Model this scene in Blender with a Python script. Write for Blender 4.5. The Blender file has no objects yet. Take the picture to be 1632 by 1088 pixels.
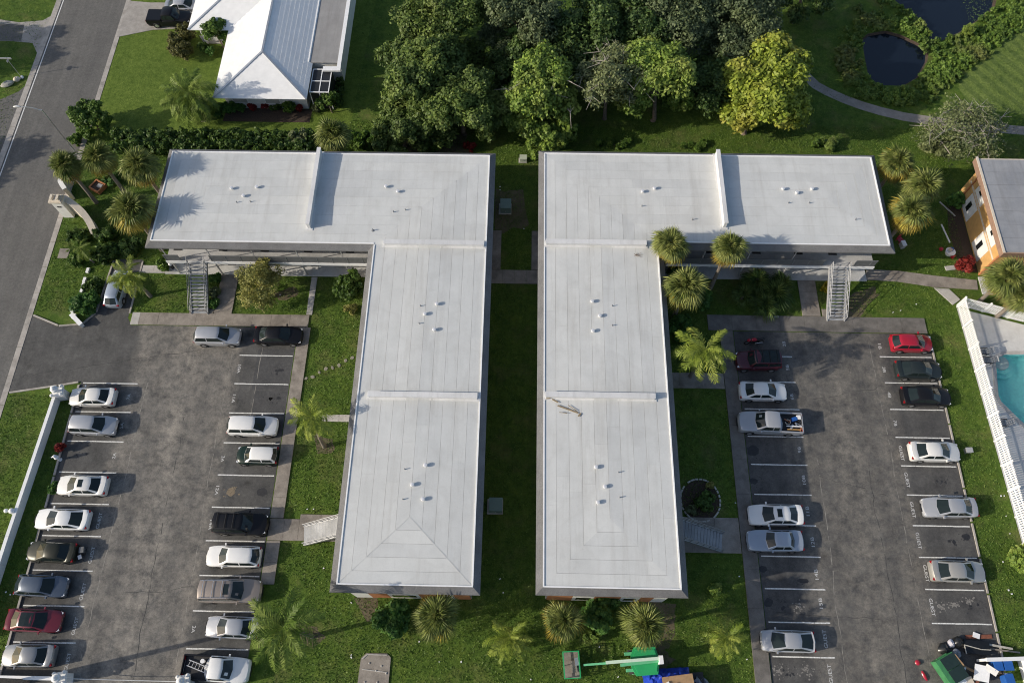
import bpy, bmesh, math, random
import numpy as np
from mathutils import Vector, Matrix
from mathutils.geometry import tessellate_polygon

SC = bpy.context.scene
COL = SC.collection
rad = math.radians

# ------------------------------------------------------------------ camera
CAM_H = 70.0
F_PX, CXP, CYP = 1240.0, 816.0, 544.0          # focal length and centre, in pixels of a 1632 px wide picture
PITCH, YAW, ROLL = rad(65.1), rad(1.66), -0.01
cam_rot = (Matrix.Rotation(YAW, 3, 'Z') @ Matrix.Rotation(math.pi / 2 - PITCH, 3, 'X') @ Matrix.Rotation(ROLL, 3, 'Z'))
cd = bpy.data.cameras.new('camera')
cam = bpy.data.objects.new('camera', cd)
COL.objects.link(cam)
cam.location = (0, 0, CAM_H)
cam.rotation_euler = cam_rot.to_euler()
cd.sensor_fit = 'HORIZONTAL'
cd.sensor_width = 36.0
cd.lens = 36.0 * F_PX / 1632.0
cd.clip_start = 0.5
cd.clip_end = 3000.0
SC.camera = cam

# ------------------------------------------------------------------ sky, sun, exposure
SUN_EL = rad(24.5)
SHADOW_AZ = rad(14.0)                            # shadows fall towards +X, turned a little to +Y
world = bpy.data.worlds.new('World')
SC.world = world
world.use_nodes = True
wn = world.node_tree
sky = wn.nodes.new('ShaderNodeTexSky')
sky.sky_type = 'NISHITA'
sky.sun_disc = False
sky.sun_elevation = SUN_EL
sky.sun_rotation = math.atan2(-math.cos(SHADOW_AZ), -math.sin(SHADOW_AZ))
sky.dust_density = 2.0
wn.links.new(sky.outputs[0], wn.nodes['Background'].inputs[0])
wn.nodes['Background'].inputs[1].default_value = 0.115
sd = bpy.data.lights.new('sun', 'SUN')
sd.energy = 3.4
sd.angle = rad(0.55)
sd.color = (1.0, 0.905, 0.765)
sun = bpy.data.objects.new('sun', sd)
COL.objects.link(sun)
sun.location = (-60, -20, 60)
sun_dir = Vector((math.cos(SHADOW_AZ) * math.cos(SUN_EL), math.sin(SHADOW_AZ) * math.cos(SUN_EL), -math.sin(SUN_EL)))
sun.rotation_euler = sun_dir.to_track_quat('-Z', 'Y').to_euler()
SC.view_settings.view_transform = 'Standard'
SC.view_settings.look = 'None'
SC.view_settings.gamma = 1.0
SC.view_settings.use_curve_mapping = False
SC.view_settings.exposure = 0.35
SC.render.engine = 'CYCLES'
SC.cycles.filter_width = 1.05
SC.cycles.max_bounces = 6
SC.cycles.transparent_max_bounces = 8

# ------------------------------------------------------------------ helpers
def at(u, v, z=0.0):
    """map point of the survey picture -> world x, y on the level z"""
    d = cam_rot @ Vector(((u - CXP) / F_PX, -(v - CYP) / F_PX, -1.0))
    t = (z - CAM_H) / d.z
    return (d.x * t, d.y * t)

def tag(o, label=None, cat=None, group=None, kind=None):
    if label: o['label'] = label
    if cat: o['category'] = cat
    if group: o['group'] = group
    if kind: o['kind'] = kind
    return o

def thing(name, label, cat, loc=(0, 0, 0), rotz=0.0, group=None):
    o = bpy.data.objects.new(name, None)
    o.empty_display_size = 0.3
    COL.objects.link(o)
    o.location = loc
    o.rotation_euler = (0, 0, rotz)
    return tag(o, label, cat, group)

def link_mesh(name, me, parent=None, loc=(0, 0, 0), rot=(0, 0, 0), scale=(1, 1, 1)):
    o = bpy.data.objects.new(name, me)
    COL.objects.link(o)
    o.location = loc
    o.rotation_euler = rot
    o.scale = scale
    if parent: o.parent = parent
    return o

def copy_tree(o, parent=None):
    c = o.copy()
    COL.objects.link(c)
    c.parent = parent
    for ch in list(o.children):
        copy_tree(ch, c)
    return c

class MB:
    """collects shapes for ONE mesh"""
    def __init__(self):
        self.v, self.f = [], []
    def add(self, vs, fs):
        b = len(self.v)
        self.v += [tuple(p) for p in vs]
        self.f += [tuple(i + b for i in f) for f in fs]
        return self
    def box(self, x0, x1, y0, y1, z0, z1):
        vs = [(x, y, z) for z in (z0, z1) for y in (y0, y1) for x in (x0, x1)]
        return self.add(vs, [(0, 2, 3, 1), (4, 5, 7, 6), (0, 1, 5, 4), (2, 6, 7, 3), (0, 4, 6, 2), (1, 3, 7, 5)])
    def obox(self, c, size, rz=0.0, M=None):
        """box round c, turned about z (or by a matrix)"""
        m = M if M is not None else Matrix.Rotation(rz, 3, 'Z')
        hx, hy, hz = size[0] / 2, size[1] / 2, size[2] / 2
        vs = [Vector(c) + m @ Vector((x, y, z)) for z in (-hz, hz) for y in (-hy, hy) for x in (-hx, hx)]
        return self.add(vs, [(0, 2, 3, 1), (4, 5, 7, 6), (0, 1, 5, 4), (2, 6, 7, 3), (0, 4, 6, 2), (1, 3, 7, 5)])
    def bar(self, p0, p1, w, h):
        p0, p1 = Vector(p0), Vector(p1)
        d = p1 - p0
        q = d.to_track_quat('X', 'Z').to_matrix()
        return self.obox((p0 + p1) / 2, (d.length, w, h), M=q)
    def tube(self, p0, p1, r0, r1=None, n=8, caps=True):
        r1 = r0 if r1 is None else r1
        p0, p1 = Vector(p0), Vector(p1)
        q = (p1 - p0).to_track_quat('Z', 'X').to_matrix()
        vs = []
        for p, r in ((p0, r0), (p1, r1)):
            for i in range(n):
                a = 2 * math.pi * i / n
                vs.append(p + q @ Vector((r * math.cos(a), r * math.sin(a), 0)))
        fs = [(i, (i + 1) % n, n + (i + 1) % n, n + i) for i in range(n)]
        if caps: fs += [tuple(range(n - 1, -1, -1)), tuple(range(n, 2 * n))]
        return self.add(vs, fs)
    def path(self, pts, rs, n=7):
        pts = [Vector(p) for p in pts]
        vs, fs = [], []
        for i, p in enumerate(pts):
            d = (pts[min(i + 1, len(pts) - 1)] - pts[max(i - 1, 0)])
            q = d.to_track_quat('Z', 'X').to_matrix()
            for k in range(n):
                a = 2 * math.pi * k / n
                vs.append(p + q @ Vector((rs[i] * math.cos(a), rs[i] * math.sin(a), 0)))
        for i in range(len(pts) - 1):
            for k in range(n):
                fs.append((i * n + k, i * n + (k + 1) % n, (i + 1) * n + (k + 1) % n, (i + 1) * n + k))
        fs += [tuple(range(n - 1, -1, -1)), tuple(range((len(pts) - 1) * n, len(pts) * n))]
        return self.add(vs, fs)
    def lathe(self, prof, c=(0, 0, 0), n=14):
        """prof: list of (radius, z)"""
        vs, fs = [], []
        for r, z in prof:
            for i in range(n):
                a = 2 * math.pi * i / n
                vs.append((c[0] + r * math.cos(a), c[1] + r * math.sin(a), c[2] + z))
        for j in range(len(prof) - 1):
            for i in range(n):
                fs.append((j * n + i, j * n + (i + 1) % n, (j + 1) * n + (i + 1) % n, (j + 1) * n + i))
        fs += [tuple(range(n - 1, -1, -1)), tuple(range((len(prof) - 1) * n, len(prof) * n))]
        return self.add(vs, fs)
    def prism(self, poly, z0, z1):
        n = len(poly)
        area = sum(poly[i][0] * poly[(i + 1) % n][1] - poly[(i + 1) % n][0] * poly[i][1] for i in range(n))
        if area < 0: poly = poly[::-1]
        vs = [(x, y, z0) for x, y in poly] + [(x, y, z1) for x, y in poly]
        fs = [tuple(range(n - 1, -1, -1)), tuple(range(n, 2 * n))]
        fs += [(i, (i + 1) % n, n + (i + 1) % n, n + i) for i in range(n)]
        return self.add(vs, fs)
    def slab3(self, pts, t):
        """pts: top polygon in 3D (counter-clockwise from above), t: thickness down"""
        n = len(pts)
        vs = [tuple(p) for p in pts] + [(p[0], p[1], p[2] - t) for p in pts]
        fs = [tuple(range(n)), tuple(range(2 * n - 1, n - 1, -1))]
        fs += [(i, n + i, n + (i + 1) % n, (i + 1) % n) for i in range(n)]
        return self.add(vs, fs)
    def mesh(self, name, mat, smooth=False, ang=35, shift=None):
        me = bpy.data.meshes.new(name)
        vs = self.v
        if shift is not None: vs = [(x - shift[0], y - shift[1], z - shift[2]) for x, y, z in vs]
        me.from_pydata(vs, [], self.f)
        if mat: me.materials.append(mat)
        if smooth:
            me.shade_smooth()
            try: me.set_sharp_from_angle(angle=rad(ang))
            except Exception: pass
        return me
    def build(self, name, mat, parent=None, smooth=False, ang=35, world=True):
        """world=True: the shapes are in world coordinates, shifted into the frame of the (unrotated) root"""
        sh = None
        if world and parent is not None:
            r = parent
            while r.parent: r = r.parent
            sh = r.location
        return link_mesh(name, self.mesh(name, mat, smooth, ang, sh), parent)

def numpy_mesh(name, verts, faces, mat):
    """verts (n,3), faces (m,k) as arrays"""
    me = bpy.data.meshes.new(name)
    n, (m, k) = len(verts), faces.shape
    me.vertices.add(n)
    me.vertices.foreach_set('co', np.ascontiguousarray(verts, dtype=np.float32).ravel())
    me.loops.add(m * k)
    me.loops.foreach_set('vertex_index', np.ascontiguousarray(faces, dtype=np.int32).ravel())
    me.polygons.add(m)
    me.polygons.foreach_set('loop_start', np.arange(0, m * k, k, dtype=np.int32))
    me.update(calc_edges=True)
    if mat: me.materials.append(mat)
    return me

def sheet(name, poly, z, mat, holes=(), kind='structure', parent=None):
    loops = [[Vector((x, y, 0)) for x, y in poly]] + [[Vector((x, y, 0)) for x, y in h] for h in holes]
    flat = [p for l in loops for p in l]
    fs = []
    for a, b, c in tessellate_polygon(loops):
        p, q, r = flat[a], flat[b], flat[c]
        fs.append((a, b, c) if (q - p).cross(r - p).z > 0 else (a, c, b))
    me = bpy.data.meshes.new(name)
    me.from_pydata([(p.x, p.y, z) for p in flat], [], fs)
    me.materials.append(mat)
    o = link_mesh(name, me, parent)
    if kind and parent is None: o['kind'] = kind
    return o

def slab(name, poly, z0, z1, mat, parent=None):
    o = MB().prism(list(poly), z0, z1).build(name, mat, parent)
    if parent is None: o['kind'] = 'structure'
    return o

def rect(x0, x1, y0, y1): return [(x0, y0), (x1, y0), (x1, y1), (x0, y1)]

def clip(poly, nx, ny, c):
    """keep nx*x+ny*y <= c; poly of 2D or 3D points"""
    out = []
    for i in range(len(poly)):
        p, q = poly[i], poly[(i + 1) % len(poly)]
        a, b = nx * p[0] + ny * p[1] - c, nx * q[0] + ny * q[1] - c
        if a <= 0: out.append(p)
        if (a < 0 < b) or (b < 0 < a):
            t = a / (a - b)
            out.append(tuple(p[k] + t * (q[k] - p[k]) for k in range(len(p))))
    return out
# ------------------------------------------------------------------ materials
def nmat(name):
    m = bpy.data.materials.new(name)
    m.use_nodes = True
    t = m.node_tree
    return m, t, t.nodes['Principled BSDF']

def node(t, kind, **kw):
    n = t.nodes.new(kind)
    for k, v in kw.items():
        if k in n.inputs: n.inputs[k].default_value = v
        else: setattr(n, k, v)
    return n

def coords(t, kind='Object'):
    return t.nodes.new('ShaderNodeTexCoord').outputs[kind]

def world_pos(t):
    return t.nodes.new('ShaderNodeNewGeometry').outputs['Position']

def noise(t, vec, scale, detail=4.0, rough=0.55):
    n = node(t, 'ShaderNodeTexNoise', Scale=scale, Detail=detail, Roughness=rough)
    t.links.new(vec, n.inputs['Vector'])
    return n.outputs['Fac']

def ramp(t, fac, stops):
    r = t.nodes.new('ShaderNodeValToRGB')
    e = r.color_ramp.elements
    while len(e) < len(stops): e.new(0.5)
    for i, (p, c) in enumerate(stops):
        e[i].position = p
        e[i].color = (*c, 1.0) if len(c) == 3 else c
    t.links.new(fac, r.inputs[0])
    return r.outputs[0]

def mix(t, fac, a, b, mode='MIX'):
    m = t.nodes.new('ShaderNodeMix')
    m.data_type = 'RGBA'
    m.blend_type = mode
    m.clamp_factor = True
    for sock, val in ((m.inputs[0], fac), (m.inputs[6], a), (m.inputs[7], b)):
        if hasattr(val, 'is_linked') or hasattr(val, 'links'): t.links.new(val, sock)
        elif isinstance(val, (int, float)): sock.default_value = val
        else: sock.default_value = (*val, 1.0) if len(val) == 3 else val
    return m.outputs[2]

def bump(t, bsdf, height, strength, dist):
    b = node(t, 'ShaderNodeBump', Strength=strength, Distance=dist)
    t.links.new(height, b.inputs['Height'])
    t.links.new(b.outputs[0], bsdf.inputs['Normal'])

def simple(name, col, rough=0.6, metal=0.0, var=0.12, scale=4.0, bmp=0.0, bscale=None, coat=0.0, spec=0.5, pos='Object'):
    m, t, b = nmat(name)
    b.inputs['Roughness'].default_value = rough
    b.inputs['Metallic'].default_value = metal
    b.inputs['Specular IOR Level'].default_value = spec
    if coat:
        b.inputs['Coat Weight'].default_value = coat
        b.inputs['Coat Roughness'].default_value = 0.06
    if var > 0:
        vec = coords(t, pos)
        f = noise(t, vec, scale)
        lo = tuple(max(0.0, c * (1 - var)) for c in col)
        hi = tuple(min(1.0, c * (1 + var)) for c in col)
        t.links.new(ramp(t, f, [(0.3, lo), (0.7, hi)]), b.inputs['Base Color'])
        if bmp: bump(t, b, noise(t, vec, bscale or scale * 3, 6), bmp, 0.05)
    else:
        b.inputs['Base Color'].default_value = (*col, 1)
    return m

def grass_mat(name, lo, mid, hi, dry, dry_amt=0.55, stripes=False):
    m, t, b = nmat(name)
    p = world_pos(t)
    big = noise(t, p, 0.11, 4)
    med = noise(t, p, 0.9, 5, 0.6)
    fine = noise(t, p, 7.0, 6, 0.75)
    c = ramp(t, med, [(0.25, lo), (0.5, mid), (0.78, hi)])
    c = mix(t, ramp(t, fine, [(0.3, (0, 0, 0)), (0.75, (1, 1, 1))]), mix(t, 1.0, c, (0.55, 0.58, 0.5), 'MULTIPLY'), mix(t, 1.0, c, (1.35, 1.3, 1.15), 'MULTIPLY'))
    tuft = noise(t, p, 2.6, 5, 0.7)
    c = mix(t, ramp(t, tuft, [(0.32, (0, 0, 0)), (0.62, (1, 1, 1))]), mix(t, 1.0, c, (0.55, 0.62, 0.45), 'MULTIPLY'), c)
    big2 = noise(t, p, 0.32, 6, 0.7)
    c = mix(t, ramp(t, big2, [(dry_amt, (0, 0, 0)), (dry_amt + 0.22, (0.65, 0.65, 0.65))]), c, dry)
    c = mix(t, ramp(t, big, [(0.3, (0, 0, 0)), (0.7, (1, 1, 1))]), mix(t, 1.0, c, (0.75, 0.8, 0.8), 'MULTIPLY'), c)
    if stripes:
        mp = node(t, 'ShaderNodeMapping')
        mp.inputs['Rotation'].default_value = (0, 0, rad(-35))
        t.links.new(p, mp.inputs[0])
        w = node(t, 'ShaderNodeTexWave', Scale=0.22, Distortion=1.6, Detail=2.0)
        w.inputs['Detail Scale'].default_value = 1.5
        t.links.new(mp.outputs[0], w.inputs['Vector'])
        c = mix(t, ramp(t, w.outputs['Fac'], [(0.35, (0, 0, 0)), (0.65, (0.55, 0.55, 0.55))]), c, mix(t, 1.0, c, (1.6, 1.5, 1.35), 'MULTIPLY'))
    t.links.new(c, b.inputs['Base Color'])
    b.inputs['Roughness'].default_value = 0.85
    b.inputs['Specular IOR Level'].default_value = 0.15
    bump(t, b, noise(t, p, 9.0, 6, 0.8), 0.9, 0.12)
    return m

def asphalt_mat(name, dark, light, tan, lane=None, stain=True, seal=None, streak=None):
    """lane = (x0, x1): worn lighter driving lane; seal = list of (x0,x1) sealed darker bands"""
    m, t, b = nmat(name)
    p = world_pos(t)
    med = noise(t, p, 0.55, 6, 0.65)
    fine = noise(t, p, 14.0, 4, 0.8)
    c = ramp(t, med, [(0.3, dark), (0.7, light)])
    if lane:
        sep = t.nodes.new('ShaderNodeSeparateXYZ')
        t.links.new(p, sep.inputs[0])
        wob = node(t, 'ShaderNodeMath', operation='MULTIPLY_ADD')
        wob.inputs[1].default_value = 3.0
        t.links.new(noise(t, p, 0.35, 5, 0.7), wob.inputs[0])
        t.links.new(sep.outputs[0], wob.inputs[2])
        mr = node(t, 'ShaderNodeMapRange')
        mr.inputs['From Min'].default_value = lane[0]
        mr.inputs['From Max'].default_value = lane[1]
        t.links.new(wob.outputs[0], mr.inputs[0])
        pm = ramp(t, mr.outputs[0], [(0.0, (0, 0, 0)), (0.1, (0.8, 0.8, 0.8)), (0.3, (0.55, 0.55, 0.55)), (0.5, (1, 1, 1)), (0.72, (0.55, 0.55, 0.55)), (0.9, (0.8, 0.8, 0.8)), (1.0, (0, 0, 0))])
        pm2 = mix(t, 1.0, pm, ramp(t, noise(t, p, 0.9, 6, 0.75), [(0.36, (0.05, 0.05, 0.05)), (0.64, (1, 1, 1))]), 'MULTIPLY')
        c = mix(t, pm2, c, tan)
    c = mix(t, 1.0, c, ramp(t, fine, [(0.25, (0.66, 0.66, 0.66)), (0.8, (1.36, 1.36, 1.36))]), 'MULTIPLY')
    c = mix(t, 1.0, c, ramp(t, noise(t, p, 3.4, 7, 0.8), [(0.3, (0.74, 0.74, 0.75)), (0.5, (1, 1, 1)), (0.72, (1.3, 1.29, 1.26))]), 'MULTIPLY')
    if streak:
        mp = node(t, 'ShaderNodeMapping')
        mp.inputs['Scale'].default_value = streak
        t.links.new(p, mp.inputs[0])
        c = mix(t, 1.0, c, ramp(t, noise(t, mp.outputs[0], 1.0, 5, 0.6), [(0.3, (0.84, 0.84, 0.84)), (0.7, (1.14, 1.13, 1.1))]), 'MULTIPLY')
    if stain:
        vo = node(t, 'ShaderNodeTexVoronoi', Scale=0.34)
        vo.inputs['Randomness'].default_value = 1.0
        wv = mix(t, 0.12, p, t.nodes.new('ShaderNodeTexNoise').outputs['Color'])
        t.links.new(p, vo.inputs['Vector'])
        spots = ramp(t, vo.outputs['Distance'], [(0.08, (0.45, 0.45, 0.45)), (0.2, (1, 1, 1))])
        c = mix(t, ramp(t, noise(t, p, 0.8, 4), [(0.45, (0, 0, 0)), (0.62, (0.9, 0.9, 0.9))]), c, mix(t, 1.0, c, spots, 'MULTIPLY'))
        v2 = node(t, 'ShaderNodeTexVoronoi', Scale=0.16)
        v2.feature = 'DISTANCE_TO_EDGE'
        dn = node(t, 'ShaderNodeTexNoise', Scale=1.2, Detail=5.0)
        t.links.new(p, dn.inputs['Vector'])
        vm = node(t, 'ShaderNodeVectorMath', operation='MULTIPLY_ADD')
        vm.inputs[1].default_value = (2.2, 2.2, 0)
        t.links.new(dn.outputs['Color'], vm.inputs[0])
        t.links.new(p, vm.inputs[2])
        t.links.new(vm.outputs[0], v2.inputs['Vector'])
        c = mix(t, ramp(t, v2.outputs['Distance'], [(0.003, (0.3, 0.3, 0.3)), (0.008, (0, 0, 0))]), c, mix(t, 1.0, c, (0.5, 0.5, 0.5), 'MULTIPLY'))
    t.links.new(c, b.inputs['Base Color'])
    b.inputs['Roughness'].default_value = 0.9
    b.inputs['Specular IOR Level'].default_value = 0.25
    bump(t, b, fine, 0.35, 0.02)
    return m

def concrete_mat(name, lo, hi, dirt):
    m, t, b = nmat(name)
    p = world_pos(t)
    c = ramp(t, noise(t, p, 1.2, 7, 0.7), [(0.3, lo), (0.7, hi)])
    c = mix(t, ramp(t, noise(t, p, 0.45, 5, 0.7), [(0.48, (0, 0, 0)), (0.7, (0.85, 0.85, 0.85))]), c, dirt)
    c = mix(t, 1.0, c, ramp(t, noise(t, p, 16.0, 3, 0.7), [(0.3, (0.86, 0.86, 0.86)), (0.7, (1.12, 1.12, 1.12))]), 'MULTIPLY')
    t.links.new(c, b.inputs['Base Color'])
    b.inputs['Roughness'].default_value = 0.85
    b.inputs['Specular IOR Level'].default_value = 0.25
    bump(t, b, noise(t, p, 18.0, 5), 0.25, 0.02)
    return m

def leaf_mat(name, dark, light, hue=None, clump=0.6, transl=0.25):
    m, t, b = nmat(name)
    g = t.nodes.new('ShaderNodeNewGeometry')
    rnd = g.outputs['Random Per Island']
    c = ramp(t, rnd, [(0.0, dark), (1.0, light)])
    cl = ramp(t, noise(t, g.outputs['Position'], clump, 3), [(0.3, (0.62, 0.66, 0.7)), (0.7, (1.25, 1.2, 1.05))])
    c = mix(t, 1.0, c, cl, 'MULTIPLY')
    if hue:
        c = mix(t, ramp(t, noise(t, g.outputs['Position'], clump * 0.6, 2), [(0.5, (0, 0, 0)), (0.72, (0.8, 0.8, 0.8))]), c, hue)
    t.links.new(c, b.inputs['Base Color'])
    b.inputs['Roughness'].default_value = 0.55
    b.inputs['Specular IOR Level'].default_value = 0.3
    tr = node(t, 'ShaderNodeBsdfTranslucent')
    t.links.new(c, tr.inputs[0])
    ms = t.nodes.new('ShaderNodeMixShader')
    ms.inputs[0].default_value = transl
    t.links.new(b.outputs[0], ms.inputs[1])
    t.links.new(tr.outputs[0], ms.inputs[2])
    t.links.new(ms.outputs[0], t.nodes['Material Output'].inputs['Surface'])
    return m

def frond_mat(name, a, b_, tip=None):
    m, t, b = nmat(name)
    oi = t.nodes.new('ShaderNodeObjectInfo')
    g = t.nodes.new('ShaderNodeNewGeometry')
    c = ramp(t, oi.outputs['Random'], [(0.0, a), (1.0, b_)])
    c = mix(t, 1.0, c, ramp(t, g.outputs['Random Per Island'], [(0.0, (0.65, 0.65, 0.65)), (1.0, (1.35, 1.3, 1.2))]), 'MULTIPLY')
    if tip:
        l = t.nodes.new('ShaderNodeVectorMath')
        l.operation = 'LENGTH'
        t.links.new(coords(t), l.inputs[0])
        c = mix(t, ramp(t, l.outputs['Value'], [(0.62, (0, 0, 0)), (0.95, (0.6, 0.6, 0.6))]), c, tip)
    t.links.new(c, b.inputs['Base Color'])
    b.inputs['Roughness'].default_value = 0.5
    b.inputs['Specular IOR Level'].default_value = 0.25
    tr = node(t, 'ShaderNodeBsdfTranslucent')
    t.links.new(c, tr.inputs[0])
    ms = t.nodes.new('ShaderNodeMixShader')
    ms.inputs[0].default_value = 0.3
    t.links.new(b.outputs[0], ms.inputs[1])
    t.links.new(tr.outputs[0], ms.inputs[2])
    t.links.new(ms.outputs[0], t.nodes['Material Output'].inputs['Surface'])
    return m

def roof_mat(name, lo, hi, dirt):
    m, t, b = nmat(name)
    p = world_pos(t)
    oi = t.nodes.new('ShaderNodeObjectInfo')
    c = ramp(t, noise(t, p, 0.5, 6, 0.65), [(0.3, lo), (0.7, hi)])
    c = mix(t, 1.0, c, ramp(t, oi.outputs['Random'], [(0.0, (0.95, 0.955, 0.96)), (1.0, (1.03, 1.03, 1.025))]), 'MULTIPLY')
    mp = node(t, 'ShaderNodeMapping')
    mp.inputs['Scale'].default_value = (1.6, 0.12, 1)
    t.links.new(p, mp.inputs[0])
    c = mix(t, ramp(t, noise(t, mp.outputs[0], 1.0, 6, 0.7), [(0.5, (0, 0, 0)), (0.8, (0.5, 0.5, 0.5))]), c, dirt)
    c = mix(t, ramp(t, noise(t, p, 2.8, 6, 0.8), [(0.58, (0, 0, 0)), (0.8, (0.45, 0.45, 0.45))]), c, dirt)
    pond = noise(t, p, 0.16, 3, 0.5)          # old puddle rims
    c = mix(t, ramp(t, pond, [(0.50, (0, 0, 0)), (0.535, (0.14, 0.14, 0.14)), (0.56, (0.05, 0.05, 0.05)), (0.68, (0.09, 0.09, 0.09))]), c, dirt)
    c = mix(t, 1.0, c, ramp(t, noise(t, p, 11.0, 4, 0.8), [(0.3, (0.95, 0.95, 0.95)), (0.7, (1.04, 1.04, 1.04))]), 'MULTIPLY')
    t.links.new(c, b.inputs['Base Color'])
    b.inputs['Roughness'].default_value = 0.55
    b.inputs['Specular IOR Level'].default_value = 0.35
    bump(t, b, noise(t, p, 5.0, 4), 0.08, 0.05)
    return m

def shingle_mat(name, a, b_):
    m, t, b = nmat(name)
    p = world_pos(t)
    n1 = noise(t, p, 9.0, 5, 0.8)
    c = ramp(t, n1, [(0.25, a), (0.75, b_)])
    c = mix(t, 1.0, c, ramp(t, noise(t, p, 0.7, 4), [(0.3, (0.8, 0.8, 0.8)), (0.7, (1.15, 1.15, 1.15))]), 'MULTIPLY')
    t.links.new(c, b.inputs['Base Color'])
    b.inputs['Roughness'].default_value = 0.9
    bump(t, b, n1, 0.5, 0.05)
    return m

M = {}
M['lawn'] = grass_mat('lawn grass', (0.066, 0.128, 0.024), (0.118, 0.192, 0.036), (0.185, 0.250, 0.050), (0.205, 0.180, 0.075), 0.51)
M['fairway'] = grass_mat('fairway grass', (0.11, 0.17, 0.05), (0.165, 0.225, 0.07), (0.20, 0.26, 0.09), (0.2, 0.2, 0.09), 0.7, True)
M['houselawn'] = grass_mat('mown house lawn', (0.12, 0.185, 0.034), (0.168, 0.24, 0.048), (0.21, 0.28, 0.064), (0.22, 0.22, 0.085), 0.60)
M['blade'] = leaf_mat('grass blades', (0.066, 0.128, 0.022), (0.185, 0.258, 0.058), None, 0.5, 0.2)
M['lot'] = asphalt_mat('left parking asphalt', (0.066, 0.066, 0.066), (0.122, 0.121, 0.119), (0.300, 0.276, 0.243), (-37.0, -25.5), streak=(0.9, 0.16, 1))
M['lot2'] = asphalt_mat('right parking asphalt', (0.058, 0.058, 0.060), (0.112, 0.111, 0.109), (0.222, 0.205, 0.180), (26.0, 37.5), streak=(0.9, 0.16, 1))
M['road'] = asphalt_mat('street asphalt', (0.122, 0.119, 0.114), (0.152, 0.148, 0.142), (0.16, 0.15, 0.14), None, False, streak=(1.1, 0.05, 1))
M['tar'] = asphalt_mat('fresh asphalt patch', (0.060, 0.061, 0.063), (0.095, 0.095, 0.096), (0.1, 0.1, 0.1), None, False)
M['walk'] = concrete_mat('weathered walk concrete', (0.21, 0.187, 0.163), (0.345, 0.31, 0.27), (0.135, 0.118, 0.10))
M['walk_shade'] = concrete_mat('shade-toned walk concrete', (0.13, 0.122, 0.112), (0.215, 0.20, 0.183), (0.09, 0.085, 0.078))  # walk concrete with the shade on the right lot's walks painted into its colour
M['walk_pale'] = concrete_mat('pale concrete', (0.40, 0.38, 0.35), (0.52, 0.50, 0.47), (0.26, 0.25, 0.23))
M['apron'] = concrete_mat('painted apron concrete', (0.50, 0.50, 0.49), (0.60, 0.60, 0.59), (0.36, 0.36, 0.35))
M['drive'] = concrete_mat('driveway concrete', (0.30, 0.28, 0.25), (0.42, 0.39, 0.36), (0.25, 0.235, 0.215))
M['kerb'] = concrete_mat('kerb concrete', (0.34, 0.31, 0.28), (0.48, 0.45, 0.41), (0.2, 0.19, 0.17))
M['path'] = concrete_mat('gravel path', (0.24, 0.22, 0.20), (0.34, 0.31, 0.28), (0.2, 0.18, 0.15))
M['deck'] = concrete_mat('pool deck concrete', (0.56, 0.55, 0.53), (0.66, 0.65, 0.62), (0.50, 0.49, 0.46))
M['paint_old'] = simple('faded stencil paint', (0.58, 0.58, 0.57), 0.75, var=0.35, scale=12.0)
M['paint'] = simple('worn white road paint', (0.66, 0.66, 0.64), 0.7, var=0.3, scale=9.0)
M['roof'] = roof_mat('white roof membrane', (0.545, 0.553, 0.542), (0.625, 0.632, 0.620), (0.38, 0.37, 0.345))
M['roof_base'] = simple('roof deck', (0.33, 0.33, 0.33), 0.8)
M['parapet'] = roof_mat('parapet coating', (0.60, 0.60, 0.60), (0.70, 0.70, 0.70), (0.36, 0.36, 0.35))
M['trim'] = simple('white metal trim', (0.82, 0.82, 0.82), 0.4, var=0.05)
M['shingle'] = shingle_mat('grey mansard shingle', (0.10, 0.10, 0.105), (0.20, 0.20, 0.20))
M['wallg'] = simple('grey beige stucco', (0.36, 0.35, 0.33), 0.85, var=0.08, scale=2, bmp=0.2)
M['wallw'] = simple('white stucco', (0.72, 0.71, 0.68), 0.85, var=0.08, scale=2, bmp=0.2)
M['brick'] = simple('orange brick', (0.42, 0.17, 0.07), 0.85, var=0.2, scale=6, bmp=0.3)
M['tanwall'] = simple('ochre stucco', (0.56, 0.33, 0.12), 0.85, var=0.1, scale=2.5, bmp=0.2)
M['balcony'] = concrete_mat('balcony floor coating', (0.42, 0.42, 0.42), (0.52, 0.52, 0.52), (0.32, 0.32, 0.32))
M['railpanel'] = simple('dark railing screen', (0.12, 0.125, 0.13), 0.6, var=0.15)
M['rail'] = simple('grey railing metal', (0.22, 0.23, 0.24), 0.45, 0.3, var=0.1)
M['railw'] = simple('pale railing metal', (0.45, 0.45, 0.45), 0.45, 0.2, var=0.1)
M['step'] = concrete_mat('grey step concrete', (0.30, 0.31, 0.32), (0.40, 0.41, 0.42), (0.24, 0.24, 0.24))
M['dark'] = simple('dark rubber mat', (0.02, 0.02, 0.02), 0.8, var=0.2)
M['glass'] = simple('window glass', (0.012, 0.014, 0.016), 0.06, var=0.0, spec=0.6)
M['cream'] = simple('cream stucco', (0.62, 0.55, 0.45), 0.8, var=0.08)
M['steel'] = simple('galvanised steel', (0.55, 0.56, 0.57), 0.35, 0.7, var=0.1)
M['houseroof'] = simple('white metal roofing', (0.80, 0.80, 0.79), 0.35, 0.0, var=0.05, scale=1.5, pos='Object')
M['flatgrey'] = roof_mat('grey rolled roofing', (0.27, 0.265, 0.26), (0.36, 0.35, 0.34), (0.18, 0.165, 0.155))
M['greyroof'] = roof_mat('blue grey rolled roofing', (0.25, 0.26, 0.28), (0.34, 0.345, 0.36), (0.18, 0.175, 0.17))
M['vinyl'] = simple('white vinyl', (0.80, 0.80, 0.79), 0.35, var=0.04, scale=1.0)
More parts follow.
